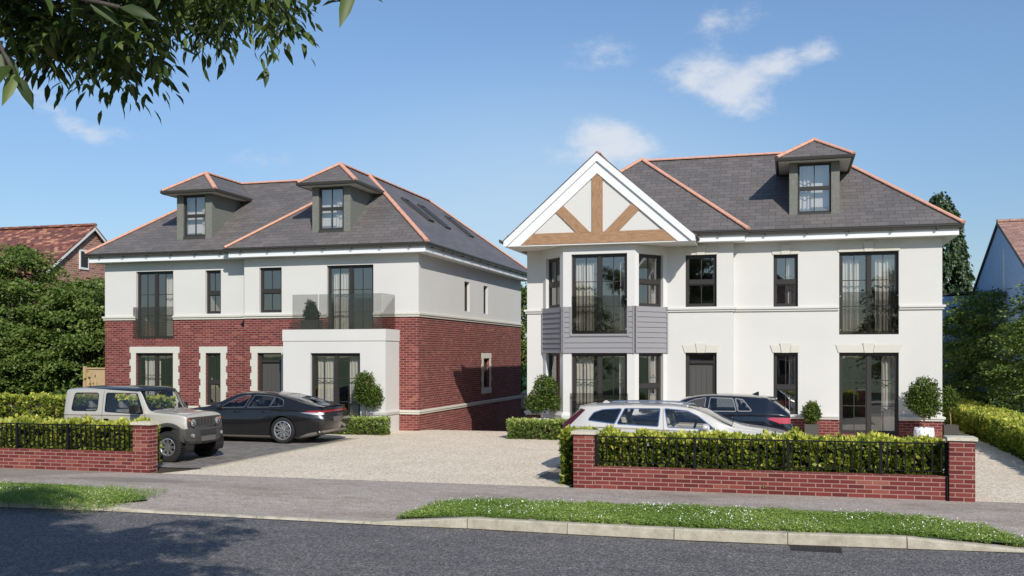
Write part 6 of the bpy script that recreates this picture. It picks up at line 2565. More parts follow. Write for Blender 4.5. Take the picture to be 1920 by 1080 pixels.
def take(bm, faces, name, mat, parent, push=0.0, thick=0.0):
    """lift faces out of the shell into their own object, one for each side of the car"""
    if all(abs(f.calc_center_median().y) > 0.15 for f in faces):
        L1 = [f for f in faces if f.calc_center_median().y > 0]
        L2 = [f for f in faces if f.calc_center_median().y < 0]
        if L1 and L2:
            b_ = take(bm, L1, name, mat, parent, push, thick)
            return (b_, take(bm, L2, name, mat, parent, push, thick))
    if isinstance(parent, tuple):
        parent = parent[0 if sum(f.calc_center_median().y for f in faces) > 0 else 1]
    nb = bmesh.new()
    vm = {}
    for f in faces:
        vs = []
        for v in f.verts:
            if v not in vm:
                vm[v] = nb.verts.new(v.co + v.normal * push)
            vs.append(vm[v])
        try:
            nf = nb.faces.new(vs)
            nf.smooth = True
        except ValueError:
            pass
    if thick:
        bmesh.ops.recalc_face_normals(nb, faces=nb.faces)
        gm = bmesh.ops.extrude_face_region(nb, geom=list(nb.faces), use_keep_orig=True)
        nb.normal_update()
        for v in [g_ for g_ in gm['geom'] if isinstance(g_, bmesh.types.BMVert)]:
            v.co -= v.normal * thick
    bmesh.ops.delete(bm, geom=list(faces), context='FACES')
    me = bpy.data.meshes.new(name)
    nb.to_mesh(me)
    nb.free()
    return link_mesh(name, me, mat, parent)


def circle_poly(cx, cz, r, n=28, zmin=None):
    pts = [(cx + r * math.cos(2 * math.pi * i / n), cz + r * math.sin(2 * math.pi * i / n)) for i in range(n)]
    return pts


def scale_poly(poly, d):
    """shrink a convex outline by d"""
    n = len(poly)
    area = sum(poly[i][0] * poly[(i + 1) % n][1] - poly[(i + 1) % n][0] * poly[i][1] for i in range(n))
    s = 1 if area > 0 else -1
    out = []
    for i in range(n):
        p0, p1, p2 = Vector(poly[i - 1]), Vector(poly[i]), Vector(poly[(i + 1) % n])
        e1, e2 = (p1 - p0).normalized(), (p2 - p1).normalized()
        n1, n2 = Vector((-e1.y, e1.x)) * s, Vector((-e2.y, e2.x)) * s
        m_ = (n1 + n2) / max(0.35, 1 + n1.dot(n2))
        out.append(tuple(p1 + m_ * d))
    return out


def round_poly(poly, r, k=3):
    out = []
    n = len(poly)
    for i in range(n):
        p0, p1, p2 = Vector(poly[i - 1]), Vector(poly[i]), Vector(poly[(i + 1) % n])
        a = p1 + (p0 - p1).normalized() * min(r, (p0 - p1).length * 0.45)
        b = p1 + (p2 - p1).normalized() * min(r, (p2 - p1).length * 0.45)
        for j in range(k + 1):
            t = j / k
            out.append(tuple(a * (1 - t) ** 2 + p1 * 2 * t * (1 - t) + b * t * t))
    return out


def wheel(parent, cx, cy, r, width, rim_r, style, side, spokes=10, rim_mat='alloy'):
    """side = +1 for outer face towards +y"""
    w = width / 2
    t = MB()
    prof = [(rim_r, -w * 0.9), (rim_r + 0.01, -w), (r * 0.93, -w), (r * 0.985, -w * 0.86), (r, -w * 0.6), (r, w * 0.6), (r * 0.985, w * 0.86), (r * 0.93, w), (rim_r + 0.01, w), (rim_r, w * 0.9)]
    t.lathe(prof, (cx, cy, r), 'y', 40)
    if style == 'offroad':
        for i in range(36):
            a = 2 * math.pi * i / 36
            for s in (-0.55, 0.55):
                ca, sa = math.cos(a), math.sin(a)
                c = Vector((cx + ca * (r + 0.002), cy + s * w, r + sa * (r + 0.002)))
                tx = Vector((-sa, 0, ca)) * (r * 0.055)
                rn = Vector((ca, 0, sa)) * 0.008
                yv = Vector((0, w * 0.40, 0))
                vs = [c + a_ * tx + b_ * yv + c_ * rn for c_ in (-1, 1) for (a_, b_) in ((-1, -1), (1, -1), (1, 1), (-1, 1))]
                t.mesh(vs, [(0, 3, 2, 1), (4, 5, 6, 7), (0, 1, 5, 4), (1, 2, 6, 5), (2, 3, 7, 6), (3, 0, 4, 7)])
    wh = t.build('wheel', 'tyre_rubber', parent, smooth=True)
    rim = MB()
    f = side * w
    rim.lathe([(rim_r + 0.002, f * 0.92), (rim_r - 0.012, f * 0.97), (rim_r - 0.028, f * 0.80), (rim_r - 0.035, -f * 0.6)], (cx, cy, r), 'y', 40)
    ro = rim_r - 0.02
    hub = 0.055
    for i in range(spokes):
        a = 2 * math.pi * i / spokes
        ds = (0.0,) if style != 'split' else (-0.09, 0.09)
        for dd in ds:
            a2 = a + dd * 1.0
            ca, sa = math.cos(a), math.sin(a)
            c2, s2 = math.cos(a2), math.sin(a2)
            p0 = Vector((cx + ca * hub * 0.8, cy + f * 0.66, r + sa * hub * 0.8))
            p1 = Vector((cx + c2 * ro, cy + f * 0.86, r + s2 * ro))
            wd0 = 0.024 if style == 'offroad' else 0.011
            wd1 = 0.030 if style == 'offroad' else 0.010
            tx0, tx1 = Vector((-sa, 0, ca)) * wd0, Vector((-s2, 0, c2)) * wd1
            y0 = Vector((0, side * 0.012, 0))
            vs = [p0 - tx0 - y0, p0 + tx0 - y0, p0 + tx0 + y0, p0 - tx0 + y0, p1 - tx1 - y0, p1 + tx1 - y0, p1 + tx1 + y0, p1 - tx1 + y0]
            rim.mesh(vs, [(0, 1, 2, 3), (7, 6, 5, 4), (0, 4, 5, 1), (1, 5, 6, 2), (2, 6, 7, 3), (3, 7, 4, 0)])
    rim.cyl((cx, cy + f * 0.55, r), (cx, cy + f * 0.80, r), hub * 1.25, hub, 16)
    rm = rim.build('rim', rim_mat, wh)
    b = MB()
    b.cyl((cx, cy + f * 0.25, r), (cx, cy + f * 0.33, r), rim_r * 0.72, n=28)
    b.build('brake_disc', 'alloy' if style != 'offroad' else 'car_trim_black', wh)
    return wh


def seats(parent, rows, mat, zf, w, head=1.12):
    """seat pairs seen through the glass"""
    for x in rows:
        for y in (-w, w):
            s = MB()
            s.box(x, x + 0.50, y - 0.24, y + 0.24, zf, zf + 0.22)
            s.prism([(x - 0.18, y - 0.23, head - 0.14), (x - 0.05, y - 0.23, head - 0.14), (x + 0.12, y - 0.23, zf + 0.15), (x - 0.02, y - 0.23, zf + 0.15)], (0, 0.46, 0))
            s.prism([(x - 0.19, y - 0.12, head + 0.07), (x - 0.09, y - 0.12, head + 0.07), (x - 0.06, y - 0.12, head - 0.11), (x - 0.16, y - 0.12, head - 0.11)], (0, 0.24, 0))
            s.build('seat', mat, parent, bevel=0.03, smooth=False)


def car(name, label, spec):
    """all geometry in car space: x from rear to front, y left, z up"""
    root = thing(name, (0, 0, 0), label, 'car')
    bm = body_mesh(spec)
    wr_ = spec['wheel_r']
    side = lambda c, n: abs(c.y) > 0.45
    # wheel arches
    for wx_ in spec['axles']:
        fs = cut(bm, circle_poly(wx_, wr_ + spec.get('arch_dz', 0.0), spec['arch_r']), 'side', lambda c, n: abs(c.y) > 0.40 and c.z < 0.98)
        bmesh.ops.delete(bm, geom=fs, context='FACES')
        if spec.get('flare'):
            o = circle_poly(wx_, wr_ + spec.get('arch_dz', 0.0), spec['arch_r'] + spec['flare'])
            fs = cut(bm, o, 'side', lambda c, n: abs(c.y) > 0.55 and c.z < 1.1)
            take(bm, fs, 'wheel_arch', 'car_plastic', root, push=0.028, thick=0.03)
        R_ = spec['arch_r'] + 0.01
        nn = 20
        for s in (-1, 1):
            lin = MB()
            yo = spec['half_w'] - 0.03
            vs = []
            for k in range(nn + 1):
                a = math.pi * (-0.12 + 1.24 * k / nn)
                for y in (yo * s, (yo - 0.34) * s):
                    vs.append((wx_ + R_ * math.cos(a), y, wr_ + spec.get('arch_dz', 0) + R_ * math.sin(a)))
            lin.mesh(vs, [(2 * k, 2 * k + 1, 2 * k + 3, 2 * k + 2) for k in range(nn)])
            lin.face([(wx_ - R_, (yo - 0.34) * s, 0.2), (wx_ + R_, (yo - 0.34) * s, 0.2), (wx_ + R_, (yo - 0.34) * s, wr_ + R_), (wx_ - R_, (yo - 0.34) * s, wr_ + R_)])
            lin.build('arch_liner', 'car_trim_black', root)
    # painted regions in other colours
    for (nm, mat, ax, poly, flt, push) in spec.get('panels', []):
        fs = cut(bm, poly, ax, flt)
        if fs:
            take(bm, fs, nm, mat, root, push)
    # windows
    for (nm, ax, poly, flt, trim, tmat, gmat) in spec['windows']:
        if trim:
            outer = scale_poly(poly, -trim)
            fo = cut(bm, outer, ax, flt)
            inner = cut(bm, poly, ax, flt)
            ins = set(inner)
            g_ = take(bm, inner, nm, gmat, root, push=-0.006)
            fo = [f for f in bm.faces if f.is_valid and f not in ins and f in set(fo)] if False else cut_inside(bm, outer, ax, flt)
            if fo:
                take(bm, fo, 'window_trim', tmat, g_, push=0.002)
        else:
            fs = cut(bm, poly, ax, flt)
            take(bm, fs, nm, gmat, root, push=-0.006)
    # shut lines
    for (ax, pts, flt) in spec.get('seams', []):
        fsall = []
        for (a, b) in zip(pts[:-1], pts[1:]):
            A_, B_ = Vector(a), Vector(b)
            d = (B_ - A_).normalized()
            nn_ = Vector((-d.y, d.x)) * 0.0045
            e = d * 0.002
            cut(bm, [tuple(A_ - nn_ - e), tuple(B_ - nn_ + e), tuple(B_ + nn_ + e), tuple(A_ + nn_ - e)], ax, flt)
        for (a, b) in zip(pts[:-1], pts[1:]):
            A_, B_ = Vector(a), Vector(b)
            d = (B_ - A_).normalized()
            nn_ = Vector((-d.y, d.x)) * 0.0045
            e = d * 0.002
            fsall += [f for f in cut_inside(bm, [tuple(A_ - nn_ - e), tuple(B_ - nn_ + e), tuple(B_ + nn_ + e), tuple(A_ + nn_ - e)], ax, flt) if f not in fsall]
        if fsall:
            take(bm, fsall, 'door_gap', 'car_trim_black', root, push=-0.006)
    for f in bm.faces:
        f.smooth = True
    me = bpy.data.meshes.new('body')
    bm.to_mesh(me)
    bm.free()
    link_mesh('body', me, spec['paint'], root)
    for wx_ in spec['axles']:
        for s in (-1, 1):
            wheel(root, wx_, s * (spec['half_w'] - spec['wheel_w'] / 2 - spec.get('inset', 0.035)), wr_, spec['wheel_w'], spec['rim_r'], spec['wstyle'], s, spec['spokes'], spec.get('rim_mat', 'alloy'))
    # cabin floor and dash so the inside is not empty
    mb = MB()
    x0, x1, z_, w_ = spec['cabin']
    mb.box(x0, x1, -w_, w_, z_ - 0.04, z_)
    mb.box(x1 - 0.25, x1 + 0.1, -w_, w_, z_, spec['dash_z'])
    mb.box(x0, x0 + 0.04, -w_, w_, z_, z_ + 0.25)
    for s in (-1, 1):
        mb.box(x0, x1, s * w_ - 0.02, s * w_ + 0.02, z_, spec['dash_z'] - 0.12)
    mb.build('cabin', 'dark_interior', root)
    st = MB()
    cx_, cz_ = x1 - 0.42, spec['dash_z'] + 0.02
    pts = []
    for k in range(21):
        a = 2 * math.pi * k / 20
        pts.append((cx_ + 0.05 * math.sin(a), spec['wheel_y'] + 0.18 * math.cos(a), cz_ + 0.17 * math.sin(a)))
    st.tube(pts, 0.014, 6)
    st.build('steering_wheel', 'car_trim_black', root, smooth=True)
    return root


def cut_inside(bm, poly, ax, flt):
    p, q, r = AX[ax]
    n = len(poly)
    area = sum(poly[i][0] * poly[(i + 1) % n][1] - poly[(i + 1) % n][0] * poly[i][1] for i in range(n))
    if area < 0:
        poly = poly[::-1]
    out = []
    for f in bm.faces:
        c = f.calc_center_median()
        if flt is not None and not flt(c, f.normal):
            continue
        if all((poly[(i + 1) % n][0] - poly[i][0]) * (c[q] - poly[i][1]) - (poly[(i + 1) % n][1] - poly[i][1]) * (c[p] - poly[i][0]) >= -1e-7 for i in range(n)):
            out.append(f)
    return out


def mirror_part(parent, x, y, z, sx, sy, sz, mat, arm=True, pmat=None):
    for s in (-1, 1):
        bm = bmesh.new()
        bmesh.ops.create_icosphere(bm, subdivisions=3, radius=1.0)
        for v in bm.verts:
            k = v.co
            px_ = math.copysign(abs(k.x) ** 0.75, k.x)
            pz_ = math.copysign(abs(k.z) ** 0.75, k.z)
            v.co = Vector((x + px_ * sx * (0.55 if k.x < 0 else 1.0), s * (y + k.y * sy), z + pz_ * sz))
        for f in bm.faces:
            f.smooth = True
        bmesh.ops.recalc_face_normals(bm, faces=bm.faces)
        me = bpy.data.meshes.new('door_mirror')
        bm.to_mesh(me)
        bm.free()
        o = link_mesh('door_mirror', me, mat, parent)
        b = MB()
        b.box(x - 0.03, x + 0.05, *(sorted((s * (y - sy - 0.07), s * (y - sy * 0.5)))), z - sz - 0.03, z - sz * 0.5)
        b.build('mirror_arm', pmat or 'car_trim_black', o, bevel=0.008)


SIDE = lambda c, n: abs(n.y) > 0.35 and c.z > 0.5
TOPF = lambda c, n: n.z > 0.12 and c.z > 0.9
REARF = lambda c, n: c.x < 0.8 and n.x < 0.1
FRONTF = lambda c, n: n.x > 0.2

# ---- boxy off-roader (faces +X)
Ls = 3.25
suv = dict(L=Ls, N=120, paint='paint_beige_silver', wheel_r=0.345, wheel_w=0.21, rim_r=0.20, wstyle='offroad', spokes=8, half_w=0.80, inset=0.0,
           axles=[0.62, 2.83], arch_r=0.445, arch_dz=0.02, flare=0.085, cabin=(0.25, 2.30, 0.62, 0.66), dash_z=1.13, wheel_y=-0.33,
           lines=dict(plan=[(0, 0.975), (0.15, 1.0), (2.95, 1.0), (3.13, 0.985), (Ls, 0.955)],
                      ys=[(0, 0.74), (Ls, 0.74)], ym=[(0, 0.775), (Ls, 0.765)], yb=[(0, 0.765), (2.2, 0.765), (2.6, 0.755), (Ls, 0.73)],
                      yt=[(0, 0.675), (1.9, 0.675), (2.05, 0.68), (2.36, 0.735), (Ls, 0.715)],
                      zf=[(0, 0.45), (0.3, 0.36), (2.9, 0.36), (Ls, 0.50)], zs=[(0, 0.50), (0.3, 0.44), (2.9, 0.44), (Ls, 0.58)], zm=[(0, 0.80), (Ls, 0.80)],
                      zb=[(0, 1.08), (2.2, 1.09), (2.7, 1.065), (3.1, 1.03), (Ls, 0.985)],
                      zt=[(0, 1.56), (0.04, 1.605), (1.90, 1.625), (1.99, 1.605), (2.31, 1.16), (2.42, 1.12), (3.12, 1.055), (3.21, 1.03), (Ls, 0.995)],
                      zc=[(0, 1.62), (0.05, 1.665), (1.2, 1.70), (1.90, 1.68), (2.0, 1.645), (2.33, 1.19), (2.45, 1.155), (3.12, 1.085), (3.21, 1.06), (Ls, 1.02)]),
           panels=[('roof_panel', 'paint_black', 'side', [(-0.01, 1.575), (1.93, 1.592), (2.07, 1.585), (2.05, 1.80), (-0.01, 1.80)], lambda c, n: c.z > 1.54, 0.010)],
           windows=[('rear_side_window', 'side', round_poly([(0.22, 1.145), (0.91, 1.145), (0.91, 1.535), (0.27, 1.53)], 0.06), SIDE, 0.022, 'car_trim_black', 'car_glass'),
                    ('door_window', 'side', round_poly([(1.14, 1.13), (1.83, 1.10), (2.15, 1.09), (2.155, 1.11), (1.955, 1.54), (1.14, 1.54)], 0.03), SIDE, 0.018, 'car_trim_black', 'car_glass'),
                    ('windscreen', 'plan', [(2.015, -0.645), (2.345, -0.69), (2.345, 0.69), (2.015, 0.645)], TOPF, 0.018, 'car_trim_black', 'car_glass'),
                    ('rear_window', 'end', [(-0.55, 1.12), (0.55, 1.12), (0.52, 1.5), (-0.52, 1.5)], lambda c, n: c.x < 0.1, 0.02, 'car_trim_black', 'car_glass_dark')],
           seams=[('side', [(1.06, 1.59), (1.06, 0.62), (1.20, 0.50), (2.16, 0.50), (2.22, 1.08)], SIDE),
                  ('plan', [(2.46, -0.74), (2.46, 0.74)], TOPF)])
suv_o = car('offroad_car', 'boxy beige off-road car with black roof parked behind the left front wall', suv)
b = MB()   # dark grille panel, slots and lamps set in the flat nose
x0 = Ls - 0.01
gp = round_poly([(-0.66, 0.775), (0.66, 0.775), (0.66, 1.005), (-0.66, 1.005)], 0.05)
b.prism([(x0, p[0], p[1]) for p in gp], (0.035, 0, 0))
grl = b.build('grille', 'car_plastic', suv_o, bevel=0.006)
b = MB()
for i in range(5):
    y = -0.26 + i * 0.13
    q = round_poly([(y - 0.035, 0.81), (y + 0.035, 0.81), (y + 0.035, 0.97), (y - 0.035, 0.97)], 0.012, 2)
    b.prism([(x0 + 0.034, p[0], p[1]) for p in q], (0.003, 0, 0))
b.build('slot', 'dark_interior', grl)
for s in (-1, 1):
    b = MB()
    b.cyl((x0 + 0.03, s * 0.485, 0.885), (x0 + 0.055, s * 0.485, 0.885), 0.098, 0.090, 28)
    hl = b.build('headlight', 'alloy_dark', suv_o)
    b = MB()
    b.cyl((x0 + 0.055, s * 0.485, 0.885), (x0 + 0.063, s * 0.485, 0.885), 0.084, 0.076, 28)
    b.build('lens', 'lamp_clear', hl)
    b = MB()
    b.cyl((x0 + 0.063, s * 0.485, 0.865), (x0 + 0.070, s * 0.485, 0.865), 0.040, 0.036, 20)
    b.build('reflector', 'chrome', hl)
    b = MB()
    b.cyl((x0 + 0.034, s * 0.615, 0.945), (x0 + 0.045, s * 0.615, 0.945), 0.028, n=16)
    b.build('indicator', 'lamp_orange', suv_o)
# bumper
b = MB()
bp = [(3.15, -0.79), (3.26, -0.745), (3.345, -0.50), (3.37, 0.0), (3.345, 0.50), (3.26, 0.745), (3.15, 0.79)]
for (pA, pB_) in zip(bp[:-1], bp[1:]):
    pass
zlo = [0.50, 0.44, 0.40, 0.385, 0.40, 0.44, 0.50]
zhi = [0.79, 0.765, 0.755, 0.75, 0.755, 0.765, 0.79]
vs = []
for (p, a, c) in zip(bp, zlo, zhi):
    vs += [(p[0] - 0.24, p[1] * 0.93, a + 0.01), (p[0] - 0.03, p[1], a), (p[0], p[1], a + 0.06), (p[0] + 0.01, p[1], (a + c) / 2), (p[0], p[1], c - 0.03), (p[0] - 0.03, p[1], c), (p[0] - 0.24, p[1] * 0.93, c)]
fs = []
for i in range(6):
    for j in range(7):
        jj = (j + 1) % 7
        fs.append((i * 7 + j, (i + 1) * 7 + j, (i + 1) * 7 + jj, i * 7 + jj))
fs += [tuple(range(6, -1, -1)), tuple(range(42, 49))]
b.mesh(vs, fs)
bu = b.build('front_bumper', 'car_plastic', suv_o, smooth=False, bevel=0.012)
b = MB()
q = round_poly([(-0.30, 0.60), (0.30, 0.60), (0.30, 0.71), (-0.30, 0.71)], 0.02)
b.prism([(3.358, p[0], p[1]) for p in q], (0.028, 0, 0))
b.build('lower_grille', 'dark_interior', bu)
b = MB()
b.box(3.36, 3.392, -0.26, 0.26, 0.455, 0.565)
b.build('number_plate', 'plate_dark', bu)
for s in (-1, 1):
    b = MB()
    b.cyl((3.30, s * 0.56, 0.60), (3.358, s * 0.56, 0.60), 0.042, n=20)
    b.build('fog_lamp', 'lamp_clear', bu)
b = MB()
b.box(-0.06, 0.02, -0.76, 0.76, 0.44, 0.60)
b.build('rear_bumper', 'car_plastic', suv_o, bevel=0.02)
b = MB()
b.lathe([(0.13, -0.1), (0.2, -0.1), (0.33, -0.095), (0.345, -0.06), (0.345, 0.06), (0.33, 0.095), (0.2, 0.1), (0.1, 0.08)], (0, 0, 0), 'y', 28)
sp_ = MB()
sp_.mesh([(-0.14 + v[1], v[0], v[2] + 0.86) for v in b.v], b.f)
sp_.build('spare_wheel', 'tyre_rubber', suv_o, smooth=True)
for s in (-1, 1):
    b = MB()
    q = round_poly([(1.95, 1.105), (2.13, 1.105), (2.10, 1.29), (1.95, 1.29)], 0.03)
    y0, y1 = sorted((s * 0.83, s * 1.0))
    b.prism([(p[0] + 0.02, y0, p[1]) for p in q], (0, y1 - y0, 0))
    mo = b.build('door_mirror', 'car_trim_black', suv_o, bevel=0.02, smooth=False)
    b = MB()
    q = round_poly([(1.13, 0.905), (1.26, 0.905), (1.26, 0.965), (1.13, 0.965)], 0.012)
    yy = s * 0.775
    b.prism([(p[0], yy, p[1]) for p in q], (0, s * 0.018, 0))
    b.build('door_handle', 'chrome', suv_o)
for (xa, xb, y) in ((2.36, 2.30, -0.36), (2.36, 2.30, 0.10)):
    b = MB()
    b.tube([(2.39, y, 1.175), (2.365, y - 0.12, 1.205), (2.33, y - 0.38, 1.235)], [0.012, 0.010, 0.008], 6)
    b.build('wiper', 'car_trim_black', suv_o)
b = MB()
b.tube([(0.22, -0.45, 1.67), (0.06, -0.45, 1.82)], [0.006, 0.003], 5)
b.build('aerial', 'car_trim_black', suv_o)
b = MB()
b.box(2.12, 2.15, -0.10, 0.10, 1.50, 1.57)
b.build('rear_view_mirror', 'car_trim_black', suv_o)
b = MB()
b.box(0.5, 2.9, -0.28, 0.28, 0.28, 0.40)
b.cyl((2.83, -0.66, 0.34), (2.83, 0.66, 0.34), 0.045)
b.cyl((0.62, -0.66, 0.34), (0.62, 0.66, 0.34), 0.045)
b.build('chassis', 'car_trim_black', suv_o)
seats(suv_o, [0.62, 1.45], 'seat_grey', 0.70, 0.34, 1.30)
suv_o.location = (-16.33, 19.70, 0.004)

# ---- graphite fastback saloon (faces -X)
Ls = 5.02
saloon = dict(L=Ls, N=130, paint='paint_graphite', wheel_r=0.36, wheel_w=0.27, rim_r=0.262, wstyle='split', spokes=10, half_w=0.965, inset=0.02,
              axles=[1.12, 4.07], arch_r=0.395, arch_dz=0.012, cabin=(1.0, 3.3, 0.42, 0.72), dash_z=0.90, wheel_y=0.36, rim_mat='alloy',
              lean=lambda x, z, y: (-0.10 * max(0.0, 1 - x / 0.5) * math.exp(-((z - 0.62) / 0.20) ** 2) + 0.10 * max(0.0, (x - (Ls - 0.5)) / 0.5) * math.exp(-((z - 0.40) / 0.2) ** 2)),
              lines=dict(plan=[(0, 0.80), (0.05, 0.845), (0.16, 0.905), (0.36, 0.965), (0.7, 1.0), (4.1, 1.0), (4.55, 0.965), (4.85, 0.88), (4.97, 0.80), (Ls, 0.72)],
                         ys=[(0, 0.86), (0.8, 0.90), (1.8, 0.88), (3.4, 0.88), (4.2, 0.90), (Ls, 0.85)],
                         ym=[(0, 0.955), (1.1, 0.965), (2.4, 0.935), (3.4, 0.935), (4.1, 0.95), (Ls, 0.93)],
                         yb=[(0, 0.90), (0.5, 0.915), (1.1, 0.925), (2.0, 0.875), (3.2, 0.865), (4.1, 0.86), (Ls, 0.80)],
                         yt=[(0, 0.76), (0.35, 0.76), (0.8, 0.70), (1.4, 0.625), (2.3, 0.60), (2.8, 0.63), (3.2, 0.70), (3.6, 0.80), (4.2, 0.76), (Ls, 0.66)],
                         zf=[(0, 0.30), (0.3, 0.20), (0.8, 0.14), (4.2, 0.14), (4.8, 0.17), (Ls, 0.24)],
                         zs=[(0, 0.40), (0.4, 0.28), (0.8, 0.24), (4.2, 0.24), (Ls, 0.32)],
                         zm=[(0, 0.62), (0.5, 0.66), (1.1, 0.64), (2.4, 0.60), (3.6, 0.60), (4.1, 0.62), (Ls, 0.50)],
                         zb=[(0, 0.86), (0.3, 0.915), (0.9, 0.965), (1.6, 0.975), (2.4, 0.965), (3.2, 0.93), (4.1, 0.87), (4.6, 0.76), (Ls, 0.60)],
                         zt=[(0, 0.955), (0.06, 0.985), (0.30, 1.03), (0.7, 1.12), (1.1, 1.22), (1.6, 1.305), (2.2, 1.345), (2.6, 1.32), (2.95, 1.21), (3.35, 1.03), (3.55, 0.97), (4.1, 0.90), (4.6, 0.79), (4.9, 0.68), (Ls, 0.61)],
                         zc=[(0, 1.00), (0.06, 1.03), (0.30, 1.075), (0.7, 1.19), (1.1, 1.29), (1.6, 1.38), (2.2, 1.42), (2.6, 1.40), (2.95, 1.29), (3.35, 1.10), (3.6, 1.01), (4.1, 0.93), (4.6, 0.81), (4.9, 0.69), (Ls, 0.62)]),
              panels=[('sill_trim', 'satin_trim', 'side', [(1.52, 0.13), (3.66, 0.13), (3.66, 0.205), (1.52, 0.205)], lambda c, n: abs(c.y) > 0.6, 0.004),
                      ('tail_light', 'lamp_red', 'end', [(-0.90, 0.862), (0.90, 0.862), (0.90, 0.905), (-0.90, 0.905)], lambda c, n: c.x < 0.40 and n.x < 0.2, 0.004),
                      ('tail_light_lens', 'lamp_clear', 'side', [(-0.2, 0.81), (0.20, 0.80), (0.58, 0.855), (0.42, 0.862), (-0.2, 0.862)], lambda c, n: abs(c.y) > 0.50, 0.004),
                      ('tail_light', 'lamp_red', 'side', [(0.10, 0.862), (0.50, 0.862), (0.35, 0.895), (0.10, 0.905)], lambda c, n: abs(c.y) > 0.50, 0.004),
                      ('rear_diffuser', 'satin_trim', 'side', [(-0.2, 0.20), (0.70, 0.12), (0.70, 0.235), (0.40, 0.29), (0.15, 0.40), (-0.2, 0.40)], lambda c, n: c.x < 0.72, 0.004)],
              windows=[('front_door_window', 'side', round_poly([(2.34, 0.985), (3.10, 0.965), (2.92, 1.08), (2.68, 1.205), (2.46, 1.275), (2.26, 1.295)], 0.03), SIDE, 0.014, 'satin_trim', 'car_glass'),
                       ('rear_door_window', 'side', round_poly([(1.56, 1.00), (2.24, 0.985), (2.12, 1.30), (1.50, 1.27)], 0.025), SIDE, 0.014, 'satin_trim', 'car_glass_dark'),
                       ('quarter_window', 'side', round_poly([(1.14, 1.035), (1.52, 1.01), (1.46, 1.26), (1.20, 1.175)], 0.04), SIDE, 0.014, 'satin_trim', 'car_glass_dark'),
                       ('windscreen', 'plan', [(2.62, -0.56), (3.48, -0.72), (3.48, 0.72), (2.62, 0.56)], TOPF, 0.015, 'car_trim_black', 'car_glass'),
                       ('rear_window', 'plan', [(0.42, -0.52), (1.30, -0.50), (1.30, 0.50), (0.42, 0.52)], TOPF, 0.015, 'car_trim_black', 'car_glass_dark')],
              seams=[('side', [(2.34, 1.30), (2.40, 0.96), (2.34, 0.26)], SIDE), ('side', [(1.44, 0.95), (1.58, 0.66), (1.58, 0.26)], SIDE),
                     ('side', [(3.22, 0.94), (3.42, 0.60), (3.42, 0.26)], SIDE)])
sal = car('saloon_car', 'glossy dark graphite fastback saloon parked on the block paving, its tail towards the box hedge', saloon)
for s in (-1, 1):
    b = MB()
    b.cyl((0.02, s * 0.62, 0.305), (0.16, s * 0.62, 0.325), 0.052, n=16)
    b.cyl((0.04, s * 0.74, 0.305), (0.18, s * 0.74, 0.325), 0.052, n=16)
    b.build('exhaust_pipe', 'alloy_dark', sal, smooth=True)
    b = MB()
    b.prism([(-0.015, s * 0.55, 0.455), (-0.015, s * 0.55, 0.487), (0.06, s * 0.80, 0.482), (0.06, s * 0.80, 0.452)], (0.03, 0, 0))
    b.build('rear_reflector', 'lamp_red', sal)
    for x_ in (1.68, 2.56):
        b = MB()
        b.tube([(x_ - 0.10, s * 0.918, 0.865), (x_, s * 0.950, 0.872), (x_ + 0.10, s * 0.918, 0.868)], [0.008, 0.016, 0.008], 8)
        b.build('door_handle', 'paint_graphite', sal, smooth=True)
b = MB()
b.box(-0.10, -0.03, -0.26, 0.26, 0.60, 0.72)
b.build('number_plate', 'plate_dark', sal, bevel=0.008)
b = MB()
vs = []
for k in range(13):
    y = -0.70 + 1.40 * k / 12
    cv = 0.05 * (y / 0.7) ** 2
    vs += [(0.02 + cv, y, 1.005 - cv * 0.6), (-0.045 + cv, y, 1.035 - cv * 0.6), (0.10 + cv, y, 1.055 - cv * 0.6)]
fs = []
for k in range(12):
    for j in range(3):
        jj = (j + 1) % 3
        fs.append((k * 3 + j, k * 3 + jj, k * 3 + 3 + jj, k * 3 + 3 + j))
b.mesh(vs, fs)
b.build('spoiler', 'paint_graphite', sal)
mirror_part(sal, 3.02, 1.02, 0.99, 0.09, 0.10, 0.065, 'paint_graphite')
seats(sal, [1.62, 2.45], 'seat_grey', 0.45, 0.36, 1.05)
sal.location = (-12.22, 24.72, 0.004)
sal.rotation_euler = (0, 0, math.pi)

